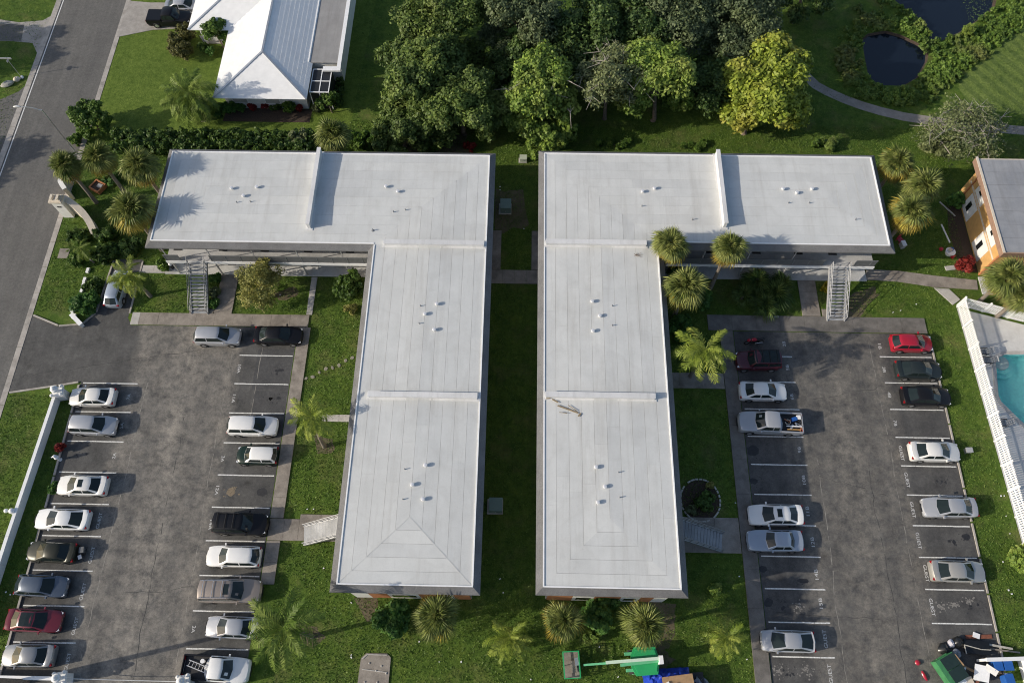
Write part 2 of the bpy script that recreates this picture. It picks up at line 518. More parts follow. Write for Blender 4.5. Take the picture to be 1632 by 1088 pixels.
M['bark'] = simple('grey brown bark', (0.20, 0.155, 0.12), 0.9, var=0.35, scale=5, bmp=0.6)
M['palmbark'] = simple('palm trunk', (0.20, 0.17, 0.14), 0.9, var=0.3, scale=6, bmp=0.6)
M['twig'] = simple('bleached dead wood', (0.34, 0.31, 0.27), 0.9, var=0.2)
M['mulch'] = simple('brown mulch', (0.060, 0.042, 0.030), 0.95, var=0.4, scale=9, bmp=0.6)
M['stone'] = simple('pale stone', (0.45, 0.43, 0.38), 0.85, var=0.25, scale=6, bmp=0.4)
M['terracotta'] = simple('terracotta', (0.40, 0.16, 0.08), 0.8, var=0.15)

# water of the pond and of the pool
m, t, b = nmat('pond water')
b.inputs['Base Color'].default_value = (0.006, 0.010, 0.018, 1)
b.inputs['Roughness'].default_value = 0.12
bump(t, b, noise(t, world_pos(t), 2.0, 4), 0.25, 0.05)
M['pond'] = m
m, t, b = nmat('pool water')
b.inputs['Base Color'].default_value = (0.80, 0.97, 0.96, 1)
b.inputs['Roughness'].default_value = 0.03
b.inputs['IOR'].default_value = 1.33
b.inputs['Transmission Weight'].default_value = 1.0
bump(t, b, noise(t, world_pos(t), 1.6, 4), 0.15, 0.05)
M['poolwater'] = m
M['poolshell'] = simple('aqua pool plaster', (0.34, 0.80, 0.78), 0.6, var=0.06)

# foliage
M['oak'] = leaf_mat('oak leaves', (0.055, 0.100, 0.022), (0.190, 0.265, 0.065), (0.20, 0.24, 0.07), 0.35)
M['dkleaf'] = leaf_mat('dark evergreen leaves', (0.036, 0.080, 0.022), (0.130, 0.200, 0.055), None, 0.4)
M['casu'] = leaf_mat('grey green needles', (0.070, 0.105, 0.048), (0.180, 0.225, 0.110), None, 0.4)
M['lime'] = leaf_mat('fresh green leaves', (0.095, 0.175, 0.028), (0.260, 0.360, 0.070), (0.29, 0.33, 0.08), 0.45)
M['yellow'] = leaf_mat('yellow green leaves', (0.130, 0.190, 0.022), (0.360, 0.430, 0.065), (0.44, 0.40, 0.08), 0.4)
M['sparse'] = leaf_mat('dull olive leaves', (0.110, 0.140, 0.062), (0.260, 0.300, 0.140), None, 0.6)
M['wispy'] = leaf_mat('yellow olive feathery leaves', (0.170, 0.185, 0.048), (0.400, 0.385, 0.125), None, 0.6)
M['hedge'] = leaf_mat('glossy hedge leaves', (0.026, 0.070, 0.012), (0.110, 0.180, 0.032), None, 0.6)
M['shrub'] = leaf_mat('green shrub leaves', (0.045, 0.105, 0.015), (0.150, 0.240, 0.040), None, 0.7)
M['deep'] = leaf_mat('deep green shrub leaves', (0.036, 0.115, 0.022), (0.135, 0.255, 0.052), None, 0.9)
M['olive'] = leaf_mat('bronzed clipped leaves', (0.080, 0.085, 0.022), (0.170, 0.165, 0.050), None, 0.9)
M['bank'] = leaf_mat('waterside scrub leaves', (0.075, 0.150, 0.024), (0.200, 0.300, 0.060), (0.22, 0.22, 0.08), 0.3)
M['redleaf'] = leaf_mat('red cordyline leaves', (0.12, 0.010, 0.012), (0.33, 0.045, 0.035), None, 0.9)
M['goldleaf'] = leaf_mat('golden leaves', (0.18, 0.16, 0.01), (0.45, 0.38, 0.03), None, 0.9)
M['fan'] = frond_mat('fan palm frond', (0.118, 0.162, 0.036), (0.270, 0.300, 0.095))
M['fan_old'] = frond_mat('ageing fan palm frond', (0.290, 0.220, 0.030), (0.400, 0.340, 0.070))
M['fan_dead'] = frond_mat('dead fan palm frond', (0.270, 0.160, 0.055), (0.420, 0.270, 0.110))
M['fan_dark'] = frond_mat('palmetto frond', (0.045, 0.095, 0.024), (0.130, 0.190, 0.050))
M['feather'] = frond_mat('feather palm frond', (0.190, 0.270, 0.036), (0.350, 0.410, 0.090))
M['feather_dk'] = frond_mat('green feather palm frond', (0.110, 0.190, 0.030), (0.230, 0.300, 0.070))
# ------------------------------------------------------------------ the ground and what is laid on it
R = random.Random(7)
POND_A = [at(*p) for p in [(1373, 62), (1383, 54), (1412, 49), (1436, 56), (1462, 68), (1480, 80), (1478, 98), (1463, 124), (1440, 137), (1402, 136), (1384, 122), (1378, 92)]]
POND_B = [at(*p) for p in [(1418, -6), (1440, 12), (1462, 27), (1480, 45), (1482, 62), (1502, 65), (1530, 52), (1560, 32), (1585, 14), (1590, -8), (1596, -45), (1500, -60), (1420, -40)]]
POOL = [(46.85, 31.6), (46.35, 31.2), (45.75, 27.6), (45.85, 27.0), (47.3, 25.0), (50.2, 21.6), (56.5, 20.0), (59.0, 22.0), (59.0, 30.5), (57.5, 32.0), (51.0, 32.0), (47.4, 31.9)]
BIG = rect(-500, 500, -300, 700)
POOL_CUT = rect(45.2, 60.0, 19.4, 32.6)
sheet('ground', BIG, 0.0, M['lawn'], holes=[POND_A, POND_B, POOL_CUT])

def bank_ring(name, poly, depth, out, mat):
    cx = sum(p[0] for p in poly) / len(poly); cy = sum(p[1] for p in poly) / len(poly)
    mb = MB()
    n = len(poly)
    vs = [(x, y, 0.0) for x, y in poly] + [(cx + (x - cx) * out, cy + (y - cy) * out, -depth) for x, y in poly]
    mb.add(vs, [(i, (i + 1) % n, n + (i + 1) % n, n + i) for i in range(n)])
    o = mb.build(name, mat)
    o['kind'] = 'structure'
for nm, P in (('pond', POND_A), ('pond', POND_B)):
    bank_ring('pond_bank', P, 0.7, 0.86, M['mulch'])
    cx = sum(p[0] for p in P) / len(P); cy = sum(p[1] for p in P) / len(P)
    sheet('pond_water', [(cx + (x - cx) * 0.97, cy + (y - cy) * 0.97) for x, y in P], -0.25, M['pond'])

FAIR = [at(*p) for p in [(1640, 30), (1605, 62), (1568, 95), (1532, 124), (1527, 140), (1545, 165), (1590, 178), (1640, 184)]] + [(120, 62), (160, 110), (90, 110)]
sheet('fairway', FAIR, 0.004, M['fairway'])

def ribbon(name, pts, w, z, mat):
    L, Rr = [], []
    for i, p in enumerate(pts):
        a, b = pts[max(i - 1, 0)], pts[min(i + 1, len(pts) - 1)]
        d = Vector((b[0] - a[0], b[1] - a[1])).normalized()
        wi = w if not isinstance(w, (list, tuple)) else w[i]
        L.append((p[0] - d.y * wi / 2, p[1] + d.x * wi / 2)); Rr.append((p[0] + d.y * wi / 2, p[1] - d.x * wi / 2))
    return sheet(name, L + Rr[::-1], z, mat)
ribbon('gravel_path', [at(*p) for p in [(1283, 120), (1300, 136), (1318, 146), (1345, 158), (1372, 168), (1402, 177), (1440, 186), (1480, 192), (1530, 199), (1580, 204), (1640, 209), (1760, 216)]], 1.25, 0.006, M['path'])

sheet('house_lawn', [(-49.4, 57.2), (-20.0, 57.2), (-18.0, 95.0), (-49.4, 95.0)], 0.002, M['houselawn'])
# street with its gutters
sheet('street', rect(-58.2, -49.9, -200, 420), 0.004, M['road'])
for i, (x0, x1) in enumerate(((-50.0, -49.45), (-58.75, -58.1))):
    gut = tag(bpy.data.objects.new('gutter', None), kind='structure'); COL.objects.link(gut)
    for k in range(40):
        y0 = -30 + k * 3.05
        slab('gutter_slab', rect(x0, x1, y0, y0 + 3.02), 0.0, 0.03 + 0.004 * (k % 2), M['kerb'], gut)
for i, xx in enumerate((-57.95, )):
    o = slab('edge_line', rect(xx, xx + 0.12, -60, 140), 0.0045, 0.008, M['paint'])
SIDE = [at(*p) for p in [(-70, 178), (-20, 165), (5, 157), (30, 146), (48, 130)]] + [(-58.2, 65.5), (-58.2, 55.0), (-62, 53.5), (-80, 53.0)]
sheet('side_street', SIDE, 0.008, M['road'])
D1 = [at(*p) for p in [(-60, 20), (-10, 30), (30, 36), (68, 33), (92, 20)]] + [(-58.7, 78.0), (-58.7, 69.5)] + [at(*p) for p in [(52, 69), (20, 66), (-60, 64)]]
sheet('neighbour_driveway', D1, 0.008, M['drive'])
sheet('driveway_patch', [at(*p) for p in [(-60, 30), (0, 38), (39, 40), (36, 52), (34, 66), (-60, 64)]], 0.012, M['road'])
D2 = [at(*p) for p in [(207, 2), (240, 5), (272, 5), (274, -30), (335, -30), (345, 42), (290, 46), (245, 48), (215, 54), (186, 60)]]
slab('house_driveway', D2, 0.0, 0.055, M['drive'])

# parking lots
LOT_L = [(-49.6, 26.2), (-44.8, 27.0), (-42.7, 27.4), (-42.7, -14), (-22.4, -14), (-22.4, 33.6), (-39.2, 33.6), (-39.7, 34.4), (-39.7, 41.2), (-42.6, 41.2), (-43.0, 35.0), (-44.0, 33.6), (-46.5, 33.3), (-49.6, 34.6)]
lot_l = sheet('parking_lot_left', LOT_L, 0.006, M['lot'])
lot_r = sheet('parking_lot_right', [(21.1, -14), (40.35, -14), (40.35, 34.0), (21.1, 34.0)], 0.006, M['lot2'])

def stripe(parent, x0, x1, y, z=0.010, w=0.105):
    # worn paint: the line is broken a little and never quite straight
    mb = MB()
    x = x0
    dy = R.uniform(-0.02, 0.02)
    while x < x1 - 0.05:
        l = R.uniform(0.9, 2.4)
        e = min(x1, x + l)
        a, b = R.uniform(-0.012, 0.012), R.uniform(-0.012, 0.012)
        mb.add([(x, y + dy - w / 2 + a, z), (e, y + dy - w / 2 + b, z), (e, y + dy + w / 2 + b, z), (x, y + dy + w / 2 + a, z)], [(0, 1, 2, 3)])
        x = e + (R.choice((0.0, 0.0, 0.03)) or 0.0005)
    mb.build('stall_line', M['paint'], parent)

def y_of(u, v): return at(u, v)[1]
for v in (609.2, 655, 702, 751.5, 802, 853.7, 908.8, 965.5, 1024):
    stripe(lot_l, -42.45, -37.15, y_of(100, v))
for v in (565.8, 611.3, 658, 705.6, 757, 808.6, 862.4, 917.6, 974.6, 1035):
    stripe(lot_l, -27.75, -22.5, y_of(390, v))
for v in (568, 609, 652, 695.8, 740.5, 787.5, 836, 886, 937.2, 990.5, 1045.8):
    stripe(lot_r, 21.35, 26.55, y_of(1240, v))
for v in (569.7, 611, 653.3, 697.7, 742.5, 789, 837.3, 887.5, 938.5, 992.4):
    stripe(lot_r, 35.15, 40.2, y_of(1480, v))

def lettering(parent, text, u, v, rz, z=0.011, h=0.285, adv=0.285):
    cu = bpy.data.curves.new('text', 'FONT')
    cu.body = text
    to = bpy.data.objects.new('text', cu)
    me = bpy.data.meshes.new_from_object(to)
    bpy.data.objects.remove(to)
    bpy.data.curves.remove(cu)
    xs = [q.co.x for q in me.vertices]; ys = [q.co.y for q in me.vertices]
    w = adv * len(text)
    for q in me.vertices:
        q.co.x = ((q.co.x - min(xs)) / (max(xs) - min(xs)) - 0.5) * w
        q.co.y = ((q.co.y - min(ys)) / (max(ys) - min(ys)) - 0.5) * h
        q.co.z = 0
    me.name = 'stall_lettering'
    me.materials.clear(); me.materials.append(M['paint_old'])
    x, y = at(u, v)
    link_mesh('stall_lettering', me, parent, (x, y, z), (0, 0, rz))
UP, DN = math.pi / 2, -math.pi / 2
for tx, u, v in (('7A', 205, 632), ('5A', 194, 678), ('2A', 182, 726), ('1A', 170, 776), ('GUEST', 158, 829), ('GUEST', 146, 884), ('GUEST', 132, 942), ('GUEST', 119.5, 997), ('GUEST', 107.5, 1054)):
    lettering(lot_l, tx, u, v, UP)
for tx, u, v in (('10A', 381, 588), ('11A', 372.5, 635), ('3A', 355, 731), ('12A', 346, 781), ('14A', 336, 836), ('2A', 308.6, 1002)):
    lettering(lot_l, tx, u, v, DN)
for tx, u, v in (('2B', 1249.5, 548), ('5B', 1255, 585.5), ('6B', 1262, 632), ('9B', 1274, 716.5), ('10B', 1281, 764), ('11B', 1287, 814), ('12B', 1295, 863), ('14B', 1301, 914.7), ('15B', 1308, 960.6), ('GUEST', 1315, 1017.6), ('GUEST', 1323, 1073)):
    lettering(lot_r, tx, u, v, UP)
for tx, u, v in (('1B', 1402, 552), ('3B', 1409, 589), ('4B', 1417.5, 629), ('7B', 1426.7, 674), ('GUEST', 1436.8, 722), ('GUEST', 1445.6, 764.6), ('GUEST', 1454.8, 812), ('GUEST', 1464, 861), ('GUEST', 1476, 913), ('GUEST', 1485.5, 967)):
    lettering(lot_r, tx, u, v, DN)

def blob(u, v, rx, ry, seed, z):
    r = random.Random(seed)
    x, y = at(u, v)
    n = 14
    return [(x + rx * math.cos(2 * math.pi * i / n) * r.uniform(0.75, 1.15), y + ry * math.sin(2 * math.pi * i / n) * r.uniform(0.75, 1.15)) for i in range(n)]
M['oil'] = simple('oil stain', (0.022, 0.022, 0.024), 0.55, var=0.3, scale=5)
M['rust'] = simple('sandy spill', (0.20, 0.16, 0.11), 0.9, var=0.35, scale=7)
M['chalk'] = simple('pale scuff', (0.20, 0.19, 0.175), 0.9, var=0.4, scale=9)
for i, (lot, u, v, rx, ry, mt) in enumerate(((lot_l, 418, 784, 0.50, 0.42, 'oil'), (lot_l, 368, 783, 0.42, 0.42, 'rust'), (lot_l, 447, 590, 0.30, 0.18, 'oil'), (lot_l, 1 + 443, 634, 0.2, 0.15, 'oil'),
        (lot_r, 1200, 718, 0.62, 0.6, 'oil'), (lot_r, 1201, 766, 0.45, 0.3, 'oil'), (lot_r, 1216, 906, 0.4, 0.3, 'oil'), (lot_r, 1280, 925, 0.5, 0.2, 'oil'), (lot_r, 1225, 960, 0.4, 0.42, 'oil'),
        (lot_r, 1273, 966, 0.4, 0.35, 'chalk'), (lot_r, 1520, 964, 0.5, 0.25, 'chalk'), (lot_r, 1545, 958, 0.45, 0.25, 'chalk'), (lot_r, 1500, 967, 0.3, 0.3, 'chalk'), (lot_r, 1240, 1068, 0.5, 0.4, 'chalk'), (lot_r, 1285, 1068, 0.5, 0.4, 'chalk'), (lot_r, 1540, 855, 0.4, 0.3, 'oil'))):
    if mt in ('oil', 'rust'):
        sheet('stain', blob(u, v, rx, ry, i + 3, 0), 0.0085 + 0.0001 * i, M[mt], parent=lot)
    cx_, cy_ = at(u, v)
    mb = MB()
    for k in range(46 if mt != 'oil' else 12):                # splashes round it
        a, d = R.uniform(0, 6.28), R.gauss(0, .8)
        q = R.uniform(.02, .09 if mt != 'oil' else .06)
        px0, py0 = cx_ + rx * d * math.cos(a), cy_ + ry * d * math.sin(a)
        mb.add([(px0 + q * R.uniform(.6, 1.4) * math.cos(w * 1.05), py0 + q * R.uniform(.6, 1.4) * math.sin(w * 1.05), 0.0088 + .0001 * i + .00003 * k) for w in range(6)], [(0, 1, 2, 3, 4, 5)])
    tag(mb.build('splash', M[mt], lot), kind='stuff')
# drips where engines stand
for lot, x0, vs_ in ((lot_l, -41.0, (632, 678, 726, 776, 829, 884, 942, 997)), (lot_l, -23.8, (588, 635, 681, 731, 836, 890, 946, 1005)), (lot_r, 22.7, (548, 588, 632, 674, 716, 764, 814, 863, 915, 962, 1018, 1070)), (lot_r, 38.8, (552, 589, 629, 674, 722, 766, 812, 861, 913, 967))):
    for v in vs_:
        if R.random() < .25: continue
        uu = 820 + x0 * 16.2
        yy = at(uu, v)[1]
        mb = MB()
        for k in range(R.randint(8, 22)):
            q = R.uniform(.03, .17) if k < 4 else R.uniform(.015, .06)
            px0, py0 = x0 + R.gauss(0, .35), yy + R.gauss(0, .25)
            mb.add([(px0 + q * R.uniform(.6, 1.4) * math.cos(w * .785), py0 + q * R.uniform(.6, 1.4) * math.sin(w * .785), 0.0076 + .00002 * k) for w in range(8)], [tuple(range(8))])
        tag(mb.build('oil_drip', M['oil'], lot), kind='stuff')
# old construction joints and cracks wandering along the lots
M['joint'] = simple('tarred joint', (0.035, 0.035, 0.036), .8, var=.3, scale=4)
M['joint_pale'] = simple('sandy joint', (0.24, 0.225, 0.20), .9, var=.35, scale=4)
def joint(lot, x0, y0, x1, y1, w, mt, amp, seed):
    r = random.Random(seed)
    n_ = int(math.hypot(x1 - x0, y1 - y0) / .5)
    dx_, dy_ = (x1 - x0) / n_, (y1 - y0) / n_
    px0, vs, fs, off = 0, [], [], 0.0
    L_ = math.hypot(dx_, dy_)
    for k in range(n_ + 1):
        off = off * .93 + r.gauss(0, amp)
        ww = w * r.uniform(.3, 1.3)
        cx_, cy_ = x0 + dx_ * k - dy_ / L_ * off, y0 + dy_ * k + dx_ / L_ * off
        vs += [(cx_ - dy_ / L_ * ww / 2, cy_ + dx_ / L_ * ww / 2, .0092), (cx_ + dy_ / L_ * ww / 2, cy_ - dx_ / L_ * ww / 2, .0092)]
        if k and r.random() > .12: fs.append((2 * k - 2, 2 * k - 1, 2 * k + 1, 2 * k))
    MB().add(vs, fs).build('joint', M[mt], lot)
for i, a in enumerate(((lot_l, -36.4, 0.5, -36.2, 27.5, .07, 'joint_pale', .03), (lot_l, -31.6, -2, -32.0, 24, .05, 'joint', .05), (lot_l, -28.3, 2, -28.6, 33, .05, 'joint_pale', .03), (lot_l, -48.5, 28, -30, 31.0, .05, 'joint', .08), (lot_l, -25.7, 24, -25.5, 31.5, .05, 'joint_pale', .02), (lot_l, -34.5, 8, -23.0, 9.4, .04, 'joint', .07),
        (lot_r, 27.3, 0, 27.4, 22, .06, 'joint_pale', .04), (lot_r, 32.5, -2, 32.1, 20, .05, 'joint', .06), (lot_r, 34.3, 3, 34.6, 33, .05, 'joint_pale', .03), (lot_r, 27.5, 19.5, 33.5, 17.5, .04, 'joint', .08), (lot_r, 28, 27, 40, 29, .04, 'joint', .08), (lot_r, 21.5, 7.6, 31, 6.9, .04, 'joint', .06))):
    joint(*a, i + 1)
# newer asphalt panels
sheet('asphalt_patch', rect(-26.0, -22.5, 26.9, 31.2), 0.0075, M['tar'], parent=lot_l)
sheet('asphalt_patch', rect(-25.6, -22.5, 24.2, 26.8), 0.0076, M['tar'], parent=lot_l)

def kerb_run(x0, y0, x1, y1, w=0.16, h=0.12, seg=3.0, mat='kerb'):
    n = max(1, round(math.hypot(x1 - x0, y1 - y0) / seg))
    run = tag(bpy.data.objects.new('kerb', None), kind='structure'); COL.objects.link(run)
    for i in range(n):
        a, b = i / n, (i + 1) / n
        mb = MB().bar((x0 + (x1 - x0) * a, y0 + (y1 - y0) * a, h / 2), (x0 + (x1 - x0) * (b - 0.004), y0 + (y1 - y0) * (b - 0.004), h / 2), w, h)
        mb.build('kerb_stone', M[mat], run)
kerb_run(-42.78, -6, -42.78, 27.2, 0.18, 0.13)
kerb_run(40.43, -6, 40.43, 33.9, 0.14, 0.12)
kerb_run(-49.3, 26.15, -44.9, 26.95); kerb_run(-44.8, 26.97, -42.9, 27.35)
kerb_run(-43.05, 35.0, -42.68, 41.0); kerb_run(-44.1, 33.62, -43.1, 34.9); kerb_run(-46.4, 33.35, -44.2, 33.6); kerb_run(-49.3, 34.5, -46.5, 33.4)
kerb_run(-39.62, 34.9, -39.62, 41.0)

def walk(x0, x1, y0, y1, h=0.11, mat='walk', nx=1, ny=1, name='walkway', joint=0.015):
    dx, dy = (x1 - x0) / nx, (y1 - y0) / ny
    run = None
    if nx * ny > 1:
        run = tag(bpy.data.objects.new(name, None), kind='structure'); COL.objects.link(run)
    for i in range(nx):
        for k in range(ny):
            o = slab('paving_slab' if run else name, rect(x0 + i * dx + joint / 2, x0 + (i + 1) * dx - joint / 2, y0 + k * dy + joint / 2, y0 + (k + 1) * dy - joint / 2), 0.0, h + R.uniform(-0.006, 0.006), M[mat], run)
walk(-39.3, -38.5, 33.65, 35.0, 0.12, 'walk_pale')
walk(-38.5, -21.4, 33.65, 35.0, 0.11, 'walk', nx=9)
walk(-22.3, -21.1, 14.6, 33.6, 0.11, 'walk', ny=10)
walk(-22.3, -21.1, 8.9, 12.6, 0.11, 'walk', ny=2)
walk(-22.3, -19.6, 12.65, 14.55, 0.115, 'walk', nx=2)
walk(-19.6, -14.0, 12.65, 15.0, 0.11, 'walk', nx=3)
walk(-31.1, -29.3, 35.0, 39.5, 0.10, 'walk', ny=3)
walk(-33.6, -31.15, 35.0, 35.5, 0.10, 'walk')
walk(-21.75, -21.15, 35.05, 39.4, 0.09, 'walk_pale', ny=3)
walk(-37.0, -14.2, 39.5, 41.6, 0.12, 'apron', nx=6)
walk(-39.5, -37.05, 39.6, 40.5, 0.08, 'walk_pale', nx=2)
walk(-18.8, -14.0, 23.8, 24.5, 0.07, 'walk_pale', nx=3)
walk(19.7, 21.02, -12, 34.0, 0.11, 'walk_shade', ny=14)
walk(18.6, 40.3, 34.05, 35.75, 0.11, 'walk_shade', nx=9)
walk(13.2, 19.65, 12.3, 15.4, 0.11, 'walk', nx=3, ny=1)
walk(13.2, 19.65, 27.8, 29.4, 0.10, 'walk', nx=3)
walk(28.2, 30.0, 35.8, 39.9, 0.10, 'walk', ny=3)
walk(30.2, 32.6, 35.8, 36.6, 0.09, 'walk')
walk(13.2, 35.3, 39.9, 42.0, 0.12, 'apron', nx=6)
walk(-3.3, 1.6, 39.0, 40.6, 0.08, 'walk', nx=4)
walk(-3.2, -2.3, 40.65, 45.4, 0.08, 'walk', ny=3)
walk(0.9, 1.6, 40.65, 45.4, 0.08, 'walk', ny=3)
# walk east of the right building, forking to the pool gate
o = slab('walkway', [at(*p) for p in [(1380, 430), (1430, 432), (1490, 440), (1556, 447), (1558, 462), (1490, 458), (1430, 449), (1380, 446)]], 0.0, 0.09, M['walk'])
o = slab('walkway', [at(*p) for p in [(1488, 459), (1512, 461), (1530, 478), (1518, 486)]], 0.0, 0.085, M['walk_pale'])
# stepping stones on the left lawn
for i in range(9):
    t_ = i / 8
    u, v = 488 + (572 - 488) * t_, 603 + (567 - 603) * t_ + 2 * math.sin(i * 1.7)
    x, y = at(u, v)
    M.setdefault('oldstone', simple('mossy stone', (0.25, 0.235, 0.19), 0.9, var=0.3, scale=7, bmp=0.4))
    o = MB().lathe([(0.19, 0.0), (0.2, 0.04), (0.16, 0.055)], (0, 0, 0), 9).build('stepping_stone', M['oldstone'], world=False)
    o.location = (x, y, 0); o.scale = (R.uniform(0.7, 1.25), R.uniform(0.6, 1.0), 1); o.rotation_euler = (0, 0, R.uniform(0, 3))
    tag(o, ('first', 'second', 'third', 'fourth', 'fifth', 'sixth', 'seventh', 'eighth', 'last')[i] + ' flat pale stepping stone counted from the lot in the diagonal row', 'stepping stone', 'stepping stones on the left lawn')

# bare soil, mulch beds
for i, (pts) in enumerate((
        [(1335, 508), (1352, 470), (1392, 455), (1400, 470), (1370, 505)],
        [(1000, 955), (1075, 965), (1078, 1000), (1060, 1040), (1035, 1045), (1005, 1000)],
        [(560, 950), (600, 950), (606, 985), (585, 990)],
        [(1030, 1035), (1052, 1030), (1075, 1050), (1055, 1075), (1030, 1070)],
        [(470, 990), (505, 1000), (520, 1015), (500, 1035), (478, 1020)],
        [(500, 690), (530, 700), (535, 722), (505, 724)],
        [(430, 470), (470, 455), (478, 470), (450, 480)],
        [(640, 215), (745, 215), (748, 244), (640, 244)],
        [(790, 300), (835, 300), (845, 360), (790, 372)])):
    c = [at(*p) for p in pts]
    mx, my = sum(p[0] for p in c) / len(c), sum(p[1] for p in c) / len(c)
    dense = []
    for k in range(len(c)):
        a, b = c[k], c[(k + 1) % len(c)]
        for q in range(4):
            f = q / 4
            s = R.uniform(0.82, 1.1)
            px_, py_ = a[0] + (b[0] - a[0]) * f, a[1] + (b[1] - a[1]) * f
            dense.append((mx + (px_ - mx) * s, my + (py_ - my) * s))
    M.setdefault('soil', concrete_mat('bare sandy soil', (0.10, 0.085, 0.05), (0.16, 0.13, 0.085), (0.06, 0.085, 0.025)))
    sheet('bare_soil', dense, 0.003 + 0.0002 * i, M['soil'])

# round planter bed east of the right building
px_, py_ = at(1116, 797)
sheet('planter_soil', [(px_ + 1.7 * math.cos(a * rad(18)), py_ + 1.85 * math.sin(a * rad(18))) for a in range(20)], 0.006, M['mulch'])
ring = thing('planter_edging', 'ring of pale edging stones round the planter bed on the shaded lawn', 'edging', (px_, py_, 0))
for k in range(30):
    a = 2 * math.pi * k / 30
    if R.random() < 0.08: continue
    mb = MB().obox((1.78 * math.cos(a), 1.93 * math.sin(a), 0.06), (0.14, 0.36 * R.uniform(0.7, 1.05), 0.12), a + R.uniform(-0.15, 0.15))
    mb.build('edging_stone', M['stone'], ring, world=False)

# concrete pad with old fittings, bottom lawn
x0, y0 = at(572, 1086); x1, y1 = at(623, 1041)
pad = slab('concrete_pad', [(x0 - .1, y0 - 0.3), (x1, y0 - 0.3), (x1 + .03, y1 - .3), (x1 - .3, y1), (x0 + .4, y1), (x0, y1 - .4)], 0.0, 0.1, M['walk'])
mb = MB()
mb.bar((x0 + .12, y1 - .45, .12), (x0 + .5, y1 - .1, .12), .08, .06).bar((x0 + .5, y1 - .1, .12), (x1 - .3, y1 - .12, .12), .08, .06)
mb.bar((x0 + .2, y1 - 1.25, .12), (x1 - .2, y1 - 1.45, .12), .07, .06)
mb.build('pad_edging', M['walk_pale'], pad)
for (fx, fy) in ((.3, .6), (.72, .5), (.55, .3), (.2, -.15), (.62, -.15), (.9, .2)):
    MB().lathe([(.07, 0), (.07, .05), (.03, .07)], (x0 + fx * (x1 - x0), y0 + .3 + fy * (y1 - y0 - .3), 0.1), 8).build('pad_bolt', M['walk_pale'], pad)
# ------------------------------------------------------------------ the two apartment buildings
ZR = 6.3                                            # roof edge
def strip_panels(parent, name, poly3, dirx, diry, width, mat, lap=0.010, gap=0.015, thick=0.05, run=None, seed=0, lift=0.0):
    """cut a planar roof face into membrane strips running along (dirx, diry); each strip is an object"""
    r = random.Random(seed)
    nx, ny = -diry, dirx
    p0, p1, p2 = (Vector(p) for p in poly3[:3])
    nrm = (p1 - p0).cross(p2 - p0)
    zf = lambda x, y: p0.z - (nrm.x * (x - p0.x) + nrm.y * (y - p0.y)) / nrm.z
    flat = [(p[0], p[1]) for p in poly3]
    ar = sum(flat[i][0] * flat[(i + 1) % len(flat)][1] - flat[(i + 1) % len(flat)][0] * flat[i][1] for i in range(len(flat)))
    if ar < 0: flat = flat[::-1]
    cs = [nx * x + ny * y for x, y in flat]
    a0, a1 = min(cs), max(cs)
    n = max(1, round((a1 - a0) / width))
    w = (a1 - a0) / n
    for k in range(n):
        lo, hi = a0 + k * w, a0 + (k + 1) * w
        s = clip(clip(flat, nx, ny, hi - gap / 2), -nx, -ny, -(lo + gap / 2))
        if len(s) < 3: continue
        ts = [dirx * x + diry * y for x, y in s]
        t0, t1 = min(ts), max(ts)
        cuts = [t0]
        if run:
            t = t0 + r.uniform(0.4, 1.0) * run
            while t < t1 - 1.5:
                cuts.append(t); t += run * r.uniform(0.8, 1.2)
        cuts.append(t1)
        for i in range(len(cuts) - 1):
            q = clip(clip(s, dirx, diry, cuts[i + 1] - (gap / 3 if i < len(cuts) - 2 else 0)), -dirx, -diry, -cuts[i])
            if len(q) < 3: continue
            top = [(x, y, zf(x, y) + lift + lap * ((nx * x + ny * y - lo) / w) + r.uniform(0, 0.002)) for x, y in q]
            MB().slab3(top, thick).build(name, mat, parent)

def offset_poly(poly, d):
    """rectilinear polygon (counter-clockwise) pushed outwards by d"""
    n = len(poly)
    out = []
    for i in range(n):
        p, c, q = poly[i - 1], poly[i], poly[(i + 1) % n]
        e1 = Vector((c[0] - p[0], c[1] - p[1])).normalized(); e2 = Vector((q[0] - c[0], q[1] - c[1])).normalized()
        n1, n2 = Vector((e1.y, -e1.x)), Vector((e2.y, -e2.x))
        out.append((c[0] + (n1.x + n2.x) * d, c[1] + (n1.y + n2.y) * d))
    return out

def mushroom_vent(parent, u, v):
    x, y = at(u, v, ZR + 0.25)
    mb = MB().lathe([(0.09, 0.0), (0.09, 0.20), (0.16, 0.21), (0.18, 0.30), (0.15, 0.36), (0.04, 0.38)], (x, y, ZR + 0.02), 12)
    mb.build('roof_vent', M['vent'], parent, True)
def vent_pipe(parent, u, v):
    x, y = at(u, v, ZR + 0.2)
    MB().lathe([(0.16, 0.0), (0.15, 0.03), (0.05, 0.05), (0.045, 0.30)], (x, y, ZR + 0.02), 8).build('vent_pipe', M['rail'], parent, True)
M['vent'] = simple('bare aluminium vent', (0.78, 0.78, 0.79), 0.35, 0.3, var=0.05)

def parapet(parent, x0, x1, y0, y1, h=0.92):
    p = MB().box(x0, x1, y0, y1, ZR - 0.02, ZR + h).build('parapet', M['parapet'], parent)
    MB().box(x0 - 0.05, x1 + 0.05, y0 - 0.05, y1 + 0.05, ZR + h + 0.002, ZR + h + 0.05).build('coping', M['parapet'], p)
    # flashing strip at its foot
    MB().box(x0 - 0.18, x1 + 0.18, y0 - 0.18, y1 + 0.18, ZR + 0.0, ZR + 0.10).build('flashing', M['parapet'], p)

